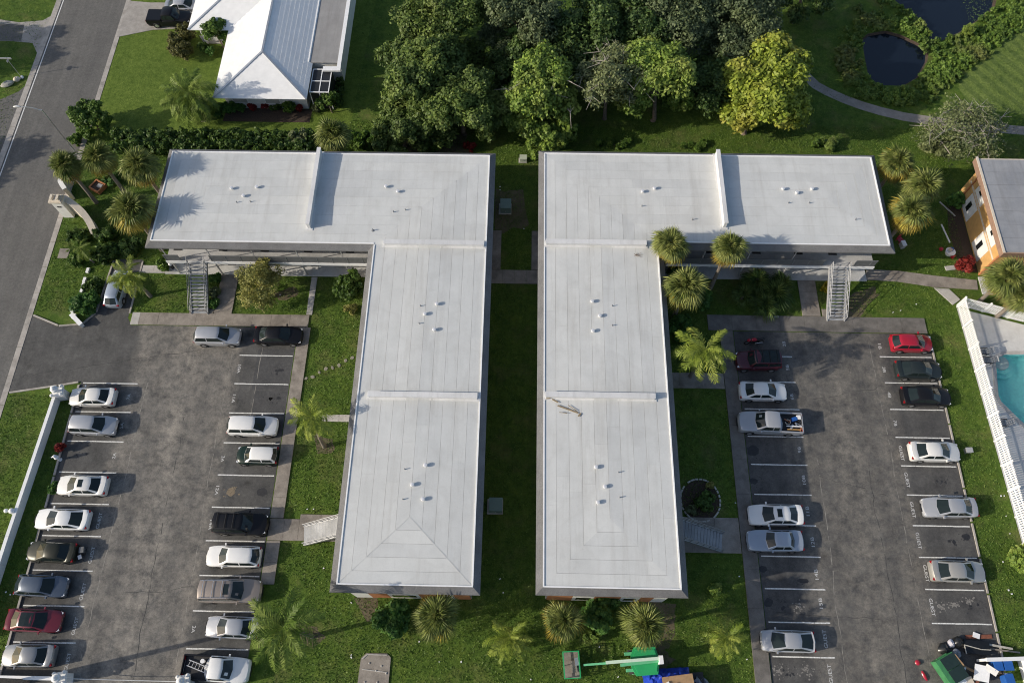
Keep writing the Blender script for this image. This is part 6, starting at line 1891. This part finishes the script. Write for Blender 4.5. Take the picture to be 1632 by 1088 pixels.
def feather_mesh(name, mat, droop, L=2.7, n=34, seed=1):
    r = random.Random(seed)
    mb = MB()
    def rach(t): return Vector((L * (t - .12 * droop * t ** 3), .14 * math.sin(t * 2.0), L * (.42 * t - droop * .66 * t * t)))
    for i in range(8):
        a, b = rach(i / 8), rach((i + 1) / 8)
        w0, w1 = .03 * (1 - i / 9), .03 * (1 - (i + 1) / 9)
        mb.add([a + Vector((0, -w0, 0)), a + Vector((0, w0, 0)), b + Vector((0, w1, 0)), b + Vector((0, -w1, 0))], [(0, 1, 2, 3)])
    for i in range(n):
        t = .14 + .86 * i / (n - 1)
        p = rach(t); d = (rach(min(1, t + .02)) - rach(t - .02)).normalized()
        for sg in (-1, 1):
            l = (.62 * math.sin(math.pi * (.20 + .72 * t)) + .12) * r.uniform(.8, 1.15)
            out = (Vector((0, sg, 0)) * r.uniform(.45, .85) + d * r.uniform(.45, .8) + Vector((0, 0, r.uniform(-.35, .2)))).normalized()
            m1 = p + out * l * .5
            m2 = p + out * l + Vector((0, 0, -.55 * l))
            w = d * .036
            mb.add([p - w * .5, p + w * .5, m1 + w, m1 - w, m2], [(0, 1, 2, 3), (3, 2, 4)])
    return mb.mesh(name, mat)
FAN = {k: [fan_mesh('frond', M[m_], d, seed=int(d * 10)) for d in (.5, 1.0, 1.6)] for k, m_ in (('g', 'fan'), ('o', 'fan_old'), ('d', 'fan_dead'), ('p', 'fan_dark'))}
FEA = {k: [feather_mesh('frond', M[m_], d, seed=int(d * 10)) for d in (.6, .95, 1.35)] for k, m_ in (('y', 'feather'), ('g', 'feather_dk'))}

def fan_palm(label, u, v, zc, rpx, seed, nf=74, group='cabbage palms', yellow=.25, base=None, lean=(0, 0)):
    r = random.Random(seed)
    x, y = at(u, v, zc) if base is None else base
    bx_, by_ = x + lean[0], y + lean[1]
    root = thing('cabbage_palm', label, 'palm', (bx_, by_, 0), 0, group)
    sc = rpx / 1.80
    tp = (x - bx_, y - by_, zc - .15)
    MB().path([(0, 0, -.05), (tp[0] * .2, tp[1] * .2, zc * .3), (tp[0] * .6, tp[1] * .6, zc * .7), tp], [.24, .19, .18, .2], 9).build('trunk', M['palmbark'], root, True, 60, world=False)
    for i in range(nf):
        f = i / (nf - 1)
        yaw = i * 2.39996 + r.uniform(-.25, .25)
        el = rad(82 - 134 * f ** .85) + r.uniform(-.24, .24)
        k = 'g'
        if f > 1 - yellow * .45 and r.random() < .8: k = 'd'
        elif f > 1 - yellow and r.random() < .8: k = 'o'
        me = FAN[k][0 if f < .3 else (1 if f < .7 else 2)]
        s = sc * r.uniform(.70, 1.10) * (.78 + .22 * min(1, f * 2.5))
        link_mesh('frond', me, root, tp, (r.uniform(-.35, .35), -el, yaw), (s, s, s))
    return root

def feather_palm(label, u, v, zc, L, seed, nf=17, kind='y', group='feather palms', base=None, wind=(0, 0), name='queen_palm', trunk_r=.15, maxdown=48):
    """wind: fronds are swept this way"""
    r = random.Random(seed)
    x, y = at(u, v, zc)
    bx_, by_ = (x, y) if base is None else base
    root = thing(name, label, 'palm', (bx_, by_, 0), 0, group)
    tp = (x - bx_, y - by_, zc)
    MB().path([(0, 0, -.05), (tp[0] * .15, tp[1] * .15, zc * .35), (tp[0] * .55, tp[1] * .55, zc * .7), tp], [trunk_r * 1.5, trunk_r, trunk_r * .9, trunk_r * .8], 9).build('trunk', M['palmbark'], root, True, 60, world=False)
    for i in range(nf):
        f = i / (nf - 1)
        yaw = i * 2.39996 + r.uniform(-.25, .25)
        d = Vector((math.cos(yaw), math.sin(yaw))) + Vector(wind) * .8
        yaw = math.atan2(d.y, d.x)
        el = rad(62 - (62 + maxdown) * f ** .8) + r.uniform(-.12, .12) - rad(12)
        s = L / 2.7 * r.uniform(.85, 1.1) * (.7 + .3 * min(1, f * 3))
        link_mesh('frond', FEA[kind][min(2, int(f * 3))], root, tp, (r.uniform(-.5, .5), -el, yaw), (s, s, s))
    return root
P_ = 'cabbage palms'
fan_palm('cabbage palm leaning over the street kerb, leftmost of the entrance palms', 103, 262, 6.6, 1.95, 1)
fan_palm('cabbage palm behind the entrance wall, second from the street', 155, 249, 6.8, 2.1, 2)
fan_palm('tall cabbage palm nearest the top left roof corner', 221, 263, 7.6, 2.3, 3, yellow=.3, lean=(.5, -.3))
fan_palm('big cabbage palm beside the west end of the left roof', 208, 334, 7.4, 2.55, 4, yellow=.42)
fan_palm('cabbage palm behind the roof ridge near the white house', 530, 213, 5.6, 2.35, 5, yellow=.15)
fan_palm('cabbage palm north-east of the right building, topmost of three', 1431, 258, 6.4, 2.2, 6, yellow=.5)
fan_palm('cabbage palm in the middle of three by the right building', 1474, 296, 6.2, 2.35, 7, yellow=.35)
fan_palm('cabbage palm with orange skirt, lowest of three by the right building', 1453, 336, 6.6, 2.3, 8, yellow=.55)
fan_palm('cabbage palm at the inner corner of the right building, above the roof edge', 1070, 388, 8.0, 2.15, 9, yellow=.3)
fan_palm('cabbage palm in front of the right gallery railing', 1163, 393, 8.0, 1.95, 10, yellow=.35)
fan_palm('large cabbage palm below the inner roof corner of the right building', 1094, 456, 6.6, 2.55, 11, yellow=.4)
fan_palm('cabbage palm in front of the ochre building at the right edge', 1607, 440, 5.5, 2.4, 12, yellow=.2)
fan_palm('cabbage palm between the ochre building and the pool fence', 1632, 470, 4.6, 2.2, 13, yellow=.25)
fan_palm('cabbage palm at the south end of the left building', 697, 980, 5.6, 2.1, 14, yellow=.4)
fan_palm('cabbage palm left of the dark shrub, south end of the right building', 898, 988, 5.0, 1.9, 15, yellow=.45)
fan_palm('cabbage palm over the green boom lift', 1028, 994, 5.6, 2.2, 16, yellow=.4)
feather_palm('wind-swept bright green queen palm beside the wine-red SUV', 1124, 556, 6.5, 3.1, 21, nf=26, wind=(-.35, -.75))
feather_palm('slim queen palm on the lawn beside the left lot', 499, 664, 6.9, 2.5, 22, nf=26, wind=(-.5, -.2), base=at(517, 711))
feather_palm('wide queen palm leaning over the silver-grey sedan, bottom left lawn', 452, 1000, 8.2, 3.6, 23, nf=28, kind='g', wind=(-.45, -.25), base=at(498, 1013))
feather_palm('small feather palm in the middle of the bottom lawn', 812, 1014, 2.6, 2.3, 24, nf=26, wind=(-.1, -.5), trunk_r=.12)
feather_palm('small feather palm on the lawn beside the right lot, bottom', 1158, 1014, 3.0, 2.1, 25, nf=26, wind=(-.4, -.5), trunk_r=.12)
feather_palm('queen palm leaning over the pale blue-silver hatchback in the drive', 204, 437, 4.6, 2.3, 26, nf=26, wind=(-.3, -.5), base=at(240, 472))
feather_palm('big drooping date palm on the lawn of the white house', 302, 148, 4.4, 3.7, 27, nf=54, kind='g', name='date_palm', wind=(0, -.3), trunk_r=.24, maxdown=70)
feather_palm('young feather palm between the shrubs by the entrance wall', 128, 395, 2.8, 1.7, 28, nf=16, kind='g', wind=(.2, -.5), trunk_r=.09)
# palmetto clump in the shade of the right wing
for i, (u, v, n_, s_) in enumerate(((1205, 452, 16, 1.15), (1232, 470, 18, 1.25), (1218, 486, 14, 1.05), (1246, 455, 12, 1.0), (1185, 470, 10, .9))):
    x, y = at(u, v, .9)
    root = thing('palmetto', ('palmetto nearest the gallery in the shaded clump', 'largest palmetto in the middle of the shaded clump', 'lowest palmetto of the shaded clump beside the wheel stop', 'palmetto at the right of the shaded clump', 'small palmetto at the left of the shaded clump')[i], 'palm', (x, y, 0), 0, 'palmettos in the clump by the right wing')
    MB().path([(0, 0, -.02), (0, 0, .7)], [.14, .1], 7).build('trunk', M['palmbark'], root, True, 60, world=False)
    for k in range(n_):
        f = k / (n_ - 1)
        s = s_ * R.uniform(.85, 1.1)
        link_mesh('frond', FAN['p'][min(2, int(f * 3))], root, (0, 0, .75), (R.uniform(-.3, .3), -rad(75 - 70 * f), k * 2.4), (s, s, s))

# ---- the trees behind the buildings
T = 'trees of the grove behind the buildings'
broad_tree('oak_tree', 'wide dark oak at the left of the grove, reaching towards the white house', 672, 118, 9.0, 4.6, 15000, .36, M['oak'], 11, seed=1, trunk_r=.3, group=T)
broad_tree('oak_tree', 'dark oak with yellowish top at the upper left of the grove', 700, 42, 10.0, 4.6, 14000, .36, M['oak'], 11, seed=2, trunk_r=.3, group=T)
broad_tree('oak_tree', 'dark oak right behind the inner corner of the left roof', 735, 168, 8.0, 3.9, 12000, .34, M['oak'], 9, seed=3, trunk_r=.28, group=T)
broad_tree('oak_tree', 'low oak between the palm and the left roof edge', 640, 205, 5.0, 3.0, 8000, .32, M['oak'], 7, seed=4, trunk_r=.2, group=T)
broad_tree('grove_tree', 'mixed light and dark tree behind the alley, over the roof gap', 868, 150, 9.5, 3.9, 12000, .36, M['lime'], 10, seed=5, trunk_r=.28, dead=6, group=T)
broad_tree('pine_tree', 'grey-green feathery tree at the top edge above the alley', 830, 18, 12.0, 4.4, 13000, .30, M['casu'], 11, seed=7, trunk_r=.28, group=T)
broad_tree('grove_tree', 'deep shaded tree at the top middle of the grove', 945, 62, 9.0, 4.6, 13000, .34, M['dkleaf'], 10, seed=8, trunk_r=.28, group=T)
broad_tree('pine_tree', 'grey-green feathery tree at the top edge, right of centre', 1090, 12, 12.0, 4.6, 14000, .30, M['casu'], 11, seed=9, trunk_r=.28, group=T)
broad_tree('pine_tree', 'dark feathery tree at the upper right end of the grove', 1185, 45, 10.0, 4.2, 12000, .30, M['casu'], 10, seed=10, trunk_r=.28, group=T)
broad_tree('grove_tree', 'fresh green tree with bare trunk and bleached twigs behind the right building', 1045, 118, 10.0, 4.0, 13000, .36, M['lime'], 10, seed=11, trunk_r=.24, lean=(.6, -1.4), dead=3, group=T)
broad_tree('grove_tree', 'silvery sparse tree with bleached dead branches left of the bare trunk', 972, 132, 9.8, 4.0, 5600, .30, M['sparse'], 9, seed=12, trunk_r=.22, dead=26, skirt=1, group=T)
broad_tree('almond_tree', 'tall yellow-green tree behind the right building', 1228, 140, 9.5, 4.4, 12500, .44, M['yellow'], 11, seed=13, trunk_r=.3, lean=(-1.6, -1.5), group=T, ry=4.6)
broad_tree('grove_tree', 'dark low tree filling the gap left of the yellow-green tree', 1140, 128, 6.5, 3.2, 8000, .34, M['dkleaf'], 8, seed=14, trunk_r=.22, group=T)
broad_tree('grove_tree', 'dark tree behind the fresh green tree, middle of the grove', 1010, 40, 9.5, 4.0, 11000, .34, M['dkleaf'], 9, seed=15, trunk_r=.25, group=T)
broad_tree('grove_tree', 'dark low tree in the shade behind the tree over the roof gap', 820, 95, 6.5, 3.0, 7000, .34, M['dkleaf'], 8, seed=6, trunk_r=.22, group=T)
broad_tree('grove_tree', 'small yellow-green tree sprouting beside the roof gap', 868, 222, 4.2, 1.7, 3500, .32, M['lime'], 6, seed=17, trunk_r=.12, group=T)
broad_tree('bare_tree', 'sparse grey tree over the gravel path near the ochre building', 1540, 205, 5.0, 4.0, 3000, .24, M['sparse'], 11, seed=18, trunk_r=.2, dead=30, low=.6)
broad_tree('park_tree', 'tree at the top edge with pale trunk on the park lawn', 1290, -30, 9.0, 3.2, 7000, .34, M['dkleaf'], 8, seed=19, trunk_r=.24, lean=(-.3, -1.0))
broad_tree('topiary_tree', 'clipped round tree at the inner corner of the white house', 345, 50, 4.2, 1.5, 6500, .17, M['shrub'], 9, seed=20, trunk_r=.09, zsq=.95, skirt=0, grow=1.35, dens=1.2, fine=.85)
broad_tree('young_tree', 'slim young tree right of the screened porch', 524, 160, 3.4, 1.1, 1500, .2, M['shrub'], 5, seed=21, trunk_r=.07, skirt=0, grow=1.35, dens=1.2, fine=.85)
broad_tree('laurel_tree', 'round dark laurel at the kerb above the entrance palms', 143, 186, 3.6, 1.9, 4000, .26, M['shrub'], 7, seed=22, trunk_r=.12)
broad_tree('wispy_tree', 'feathery yellow-olive tree in front of the left gallery', 412, 452, 5.2, 2.5, 5200, .15, M['wispy'], 12, seed=23, trunk_r=.12, low=.7, grow=1.1, dens=1.5, fine=.8)
# trees west of the street, out of the picture; they shade the roadway
broad_tree('street_tree', 'large tree out of view west of the street, shading the roadway', 0, 0, 10.0, 4.5, 7000, .4, M['oak'], 9, seed=31, trunk_r=.3, base=(-76, 66.5), group='trees west of the street')
broad_tree('street_tree', 'second tree out of view west of the street', 0, 0, 9.0, 4.0, 6000, .4, M['oak'], 9, seed=32, trunk_r=.3, base=(-74.5, 49.0), group='trees west of the street')
broad_tree('street_tree', 'tree out of view at the corner of the side street', 0, 0, 8.0, 3.0, 4500, .4, M['oak'], 8, seed=33, trunk_r=.25, base=(-78, 57.5), group='trees west of the street')

# ---- hedges and shrubs
def hedge(label, pts, w, h, per_m, size, mat, name='hedge'):
    x0, y0 = pts[0]
    root = thing(name, label, 'hedge', (x0, y0, 0))
    L = []
    for i in range(len(pts) - 1):
        a, b = Vector(pts[i]), Vector(pts[i + 1])
        n_ = max(2, int((b - a).length / .55))
        for k in range(n_):
            p = a.lerp(b, (k + .5) / n_)
            for s in (-.28, .28):
                d = (b - a).normalized()
                L.append(((p.x - x0 - d.y * w * s + R.uniform(-.12, .12), p.y - y0 + d.x * w * s + R.uniform(-.12, .12), h * R.uniform(.5, .64)), w * R.uniform(.30, .38), h * .45 / (w * .34)))
    tot = sum((Vector(pts[i + 1]) - Vector(pts[i])).length for i in range(len(pts) - 1))
    v_, f_ = lobes_crown(L, int(per_m * tot), size, sub=6)
    v_[:, 2] = np.clip(v_[:, 2], .04, h * 1.15)
    link_mesh('foliage', numpy_mesh('foliage', v_, f_, mat), root)
    mb = MB()
    for i in range(len(pts) - 1):
        a, b = Vector(pts[i]), Vector(pts[i + 1])
        n_ = max(1, int((b - a).length / 1.2))
        for k in range(n_):
            p = a.lerp(b, (k + .5) / n_)
            mb.tube((p.x - x0, p.y - y0, 0), (p.x - x0, p.y - y0, h * .5), .05, .03, 5)
    mb.build('stem', M['bark'], root, world=False)
    return root
hedge('long thick dark hedge behind the left roof, below the white house', [at(182, 226, 1.2), at(300, 226, 1.2), at(400, 227, 1.2), at(495, 228, 1.2)], 2.6, 2.1, 900, .2, M['hedge'])
hedge('low clipped hedge along the shady side of the screened porch', [at(543, 125, .7), at(538, 170, .7)], .9, 1.2, 420, .16, M['hedge'])
hedge('bronzed clipped horseshoe hedge by the white house entry', [at(308, 52, .7), at(290, 58, .7), at(281, 72, .7), at(287, 84, .7), at(301, 87, .7)], 1.9, 1.8, 1700, .13, M['olive'])
k_ = 0
for label, u, v, rx, ry, h, n, s, mt in (
    ('dark rounded shrub beside the house entry column', 325, 75, .8, .7, 1.2, 1500, .15, 'hedge'),
    ('small dark shrub right of the entry shrub', 336, 82, .6, .6, 1.0, 1000, .15, 'deep'),
    ('round green shrub under the south wall of the white house', 461, 170, .9, .8, 1.5, 1800, .17, 'shrub'),
    ('red-leaved shrub under the house wall', 424, 168, .7, .4, .8, 700, .18, 'redleaf'),
    ('red-leaved shrub left of the round green shrub', 402, 170, .6, .4, .8, 600, .18, 'redleaf'),
    ('red-leaved shrub right of the round green shrub', 477, 172, .5, .4, .9, 500, .18, 'redleaf'),
    ('low green shrub under the middle of the house wall', 440, 171, .9, .5, .8, 900, .18, 'hedge'),
    ('dark low shrub under the house wall left of the red ones', 384, 171, .9, .6, .9, 1000, .18, 'deep'),
    ('dark shrub at the south-west corner of the white house', 365, 170, 1.3, .8, 1.3, 1800, .2, 'deep'),
    ('dark shrub between the date palm and the house', 345, 178, 1.4, 1.0, 1.5, 1900, .2, 'deep'),
    ('grey-green shrub under the screened porch', 505, 172, .8, .5, .9, 900, .17, 'sparse'),
    ('broad shrub behind the left roof near the cabbage palm', 572, 222, 1.6, 1.2, 2.2, 2800, .24, 'shrub'),
    ('rosette shrub with long leaves behind the left roof', 605, 225, 1.4, 1.1, 2.0, 2200, .3, 'shrub'),
    ('leafy banana-like clump at the foot of the dark oaks', 688, 218, 1.7, 1.2, 2.4, 1800, .5, 'shrub'),
    ('dry brown shrub behind the left roof corner', 750, 233, 1.0, .6, 1.0, 700, .2, 'redleaf'),
    ('pale shrub at the right end of the long hedge', 478, 222, 1.3, 1.3, 2.3, 2200, .22, 'sparse'),
    ('dark glossy shrub beside the west side of the left building', 556, 457, 1.7, 1.9, 2.2, 4200, .22, 'hedge'),
    ('yellowish low shrub below the dark glossy shrub', 560, 492, 1.0, .6, .9, 1100, .2, 'wispy'),
    ('deep green square shrub at the south end of the left building', 628, 984, 1.75, 2.1, 2.6, 6500, .24, 'deep'),
    ('deep green shrub between two palms, south end of the right building', 955, 978, 2.0, 1.9, 2.3, 6500, .24, 'deep'),
    ('lime-leaved low shrub in front of the deep green shrub', 948, 1014, 1.2, .5, .8, 1200, .2, 'lime'),
    ('small yellow-green fern on the lawn east of the right building', 1141, 938, .62, .7, .6, 700, .17, 'lime'),
    ('dark shrub mass along the shaded east wall of the right building', 1085, 522, 1.5, 2.2, 1.6, 3600, .24, 'deep'),
    ('dark shrub under the large cabbage palm', 1120, 478, 1.4, 1.2, 1.6, 2200, .24, 'deep'),
    ('dark undergrowth under the gallery palm', 1078, 430, .9, 1.4, 1.5, 1600, .24, 'deep'),
    ('golden shrub beside the stairs of the right building', 1316, 457, .5, .75, 1.1, 800, .17, 'goldleaf'),
    ('red cordyline clump at the corner of the ochre building', 1541, 420, .95, .85, 1.3, 900, .34, 'redleaf'),
    ('green bush at the right edge beside the pool fence', 1630, 888, 1.2, 1.5, 1.6, 2600, .24, 'lime'),
    ('dark shrub beside the stairs of the left building', 344, 443, .7, .7, 1.2, 900, .2, 'deep'),
    ('pale variegated plant beside the stairs of the left building', 341, 465, .7, .8, .8, 900, .22, 'sparse'),
    ('low dark plant at the foot of the left building stairs', 340, 484, .6, .6, .6, 600, .2, 'deep'),
    ('green plant at the west end of the left gallery', 261, 420, .8, 1.0, 1.2, 1200, .2, 'shrub'),
    ('dark shrub below the entrance wall', 128, 375, 1.5, 1.2, 1.2, 2200, .24, 'hedge'),
    ('leafy shrub at the end of the entrance wall', 170, 373, 1.3, 1.3, 1.5, 2200, .24, 'hedge'),
    ('shrub row beside the white edging blocks', 165, 403, 1.5, 1.4, 1.4, 2400, .24, 'hedge'),
    ('dark bush beside the narrow drive', 138, 482, 1.5, 1.5, 1.5, 3000, .24, 'deep'),
    ('low shrub between edging blocks and drive', 150, 455, 1.1, 1.2, 1.1, 1500, .22, 'hedge'),
    ('shrub on the lawn beside the small concrete pad', 121, 413, .9, 1.2, 1.1, 1300, .22, 'shrub'),
    ('undergrowth beneath the big cabbage palm west of the left roof', 205, 395, 2.2, 1.4, 1.0, 2600, .22, 'hedge'),
    ('leafy shrub under the street lamp', 120, 222, .9, .8, 1.2, 1100, .2, 'shrub'),
    ('dark undergrowth between the entrance palms', 180, 285, 1.2, 1.0, 1.0, 1300, .22, 'deep'),
    ('trailing green plant in the round planter bed', 1125, 800, 1.0, 1.2, .7, 1500, .2, 'hedge'),
    ('small yellow plant at the rim of the round planter bed', 1133, 773, .5, .35, .5, 350, .18, 'wispy'),
    ('small plant at the left of the round planter bed', 1103, 812, .6, .5, .4, 450, .18, 'sparse'),
    ('red croton at the left kerb beside the empty stall', 96, 713, .5, .55, .95, 600, .2, 'redleaf'),
    ('small dark potted shrub at the left kerb above the sunroof sedan', 85, 776, .45, .9, .7, 600, .17, 'deep'),
    ('dark shrub beside the ochre building near the palms', 1525, 318, 1.2, 1.0, 1.4, 1700, .22, 'deep'),
    ('brown and green scrub behind the right roof', 1320, 228, 2.6, 1.0, .9, 2600, .22, 'bank'),
    ('green scrub left of the bare trunk behind the right roof', 985, 228, 3.6, .9, .6, 2600, .22, 'shrub'),
    ('green scrub right of the bare trunk behind the right roof', 1110, 232, 2.6, .8, .5, 2000, .22, 'shrub'),
    ('scrub under the sparse grey tree', 1500, 232, 3.0, 1.4, 1.2, 3000, .22, 'sparse'),
    ('lime bush on the far bank of the pond', 1545, 47, 1.0, .8, 1.4, 900, .28, 'lime'),
):
    k_ += 1
    shrub(label, u, v, rx, ry, h, n, s, M[mt], seed=k_)
# white garden ornament beside the croton
x, y = at(96, 732)
o = thing('garden_ornament', 'white garden ornament on the kerb below the red croton', 'ornament', (x, y, 0), .3)
MB().lathe([(.2, 0), (.12, .1), (.1, .5), (.22, .7), (.12, .85), (.16, 1.05), (.03, 1.2)], (0, 0, 0), 10).build('figure', M['trim'], o, True, world=False)
MB().obox((-.25, .15, .75), (.35, .08, .08), .4).build('arm', M['trim'], o, world=False)

# ---- scrub round the pond (ground cover)
Lb = []
def ring_scrub(poly, w, h0, seed, keep=lambda x, y: True):
    r = random.Random(seed)
    n_ = len(poly)
    cx_, cy_ = sum(p[0] for p in poly) / n_, sum(p[1] for p in poly) / n_
    for i in range(n_):
        a, b = Vector(poly[i]), Vector(poly[(i + 1) % n_])
        m_ = max(2, int((b - a).length / .7))
        for k in range(m_):
            p = a.lerp(b, k / m_)
            d = (p - Vector((cx_, cy_))).normalized()
            for q in range(5):
                t = r.uniform(.15, w)
                pp = p + d * t
                if keep(pp.x, pp.y): Lb.append(((pp.x, pp.y, r.uniform(.04, .28) * h0), r.uniform(.22, .46), .7))
ring_scrub(POND_A, 2.6, 1.0, 3)
ring_scrub(POND_B, 2.6, 1.0, 4, lambda x, y: y < 90)
for pxs in ([(1480, 150), (1500, 130), (1525, 112), (1550, 92), (1580, 66), (1610, 42), (1640, 18)], [(1478, 130), (1500, 110), (1525, 95), (1560, 62), (1600, 30), (1640, 5)], [(1350, 70), (1345, 100), (1352, 125), (1375, 148), (1410, 158), (1450, 160), (1485, 155)], [(1375, 20), (1395, 40), (1430, 40), (1470, 62)]):
    for i in range(len(pxs) - 1):
        a, b = Vector(at(*pxs[i])), Vector(at(*pxs[i + 1]))
        m_ = int((b - a).length / .55) + 1
        for k in range(m_):
            p = a.lerp(b, k / m_)
            for q in range(4):
                Lb.append(((p.x + R.uniform(-1.0, 1.0), p.y + R.uniform(-.9, .9), R.uniform(.05, .3)), R.uniform(.25, .5), .7))
v_, f_ = lobes_crown(Lb, 80000, .17, sub=6)
v_[:, 2] = np.maximum(v_[:, 2], -.2)
tag(link_mesh('waterside_scrub', numpy_mesh('waterside_scrub', v_, f_, M['bank'])), 'dense green scrub growing round the pond banks', 'scrub', None, 'stuff')

# ---- grass blades on the lawns
NOT = [(-59, -49.3, -50, 130), (-42.9, -21.0, -20, 35.1), (-49.6, -39.5, 26.0, 35.0), (-43.1, -39.4, 34, 41.3), (-35.9, -3.4, 39.4, 50.4), (-14.5, -3.4, 8.0, 40), (1.9, 13.0, 8.1, 41), (12, 35.3, 39.8, 50.8),
       (19.6, 40.5, -20, 36.3), (43.9, 80, 0, 37.3), (46, 80, 38, 52), (-40, -20.5, 60, 90), (-37.1, -14, 39.4, 42), (-31.2, -29.2, 35, 39.6), (13.1, 19.7, 12.2, 15.5), (13.1, 19.7, 27.7, 29.5), (28.1, 30.1, 36, 40), (-22.4, -14, 12.6, 15.1), (-3.4, 1.7, 38.9, 40.7), (-49.6, -39, 70, 90), (-49.6, -20, 57.2, 95), (38, 54, 62, 90), (34, 46, 60, 64)]
def scatter(n, box):
    p = np.column_stack([NR.uniform(box[0], box[1], n), NR.uniform(box[2], box[3], n)])
    ok = np.ones(n, bool)
    for x0, x1, y0, y1 in NOT:
        ok &= ~((p[:, 0] > x0) & (p[:, 0] < x1) & (p[:, 1] > y0) & (p[:, 1] < y1))
    return p[ok]
pp = np.concatenate([scatter(330000, (-50, 47, -2, 60)), scatter(60000, (-66, 60, 52, 84))])
n_ = len(pp)
ang = NR.uniform(0, 6.283, n_); hh = NR.uniform(.05, .13, n_); w_ = NR.uniform(.03, .06, n_)
lx, ly = NR.normal(0, .07, n_), NR.normal(0, .07, n_)
vv = np.zeros((n_, 3, 3))
vv[:, 0, 0] = pp[:, 0] - np.cos(ang) * w_; vv[:, 0, 1] = pp[:, 1] - np.sin(ang) * w_
vv[:, 1, 0] = pp[:, 0] + np.cos(ang) * w_; vv[:, 1, 1] = pp[:, 1] + np.sin(ang) * w_
vv[:, 2, 0] = pp[:, 0] + lx; vv[:, 2, 1] = pp[:, 1] + ly; vv[:, 2, 2] = hh
tag(link_mesh('lawn_grass', numpy_mesh('lawn_grass', vv.reshape(-1, 3), np.arange(3 * n_).reshape(-1, 3), M['blade'])), 'short green grass of the lawns', 'grass', None, 'stuff')
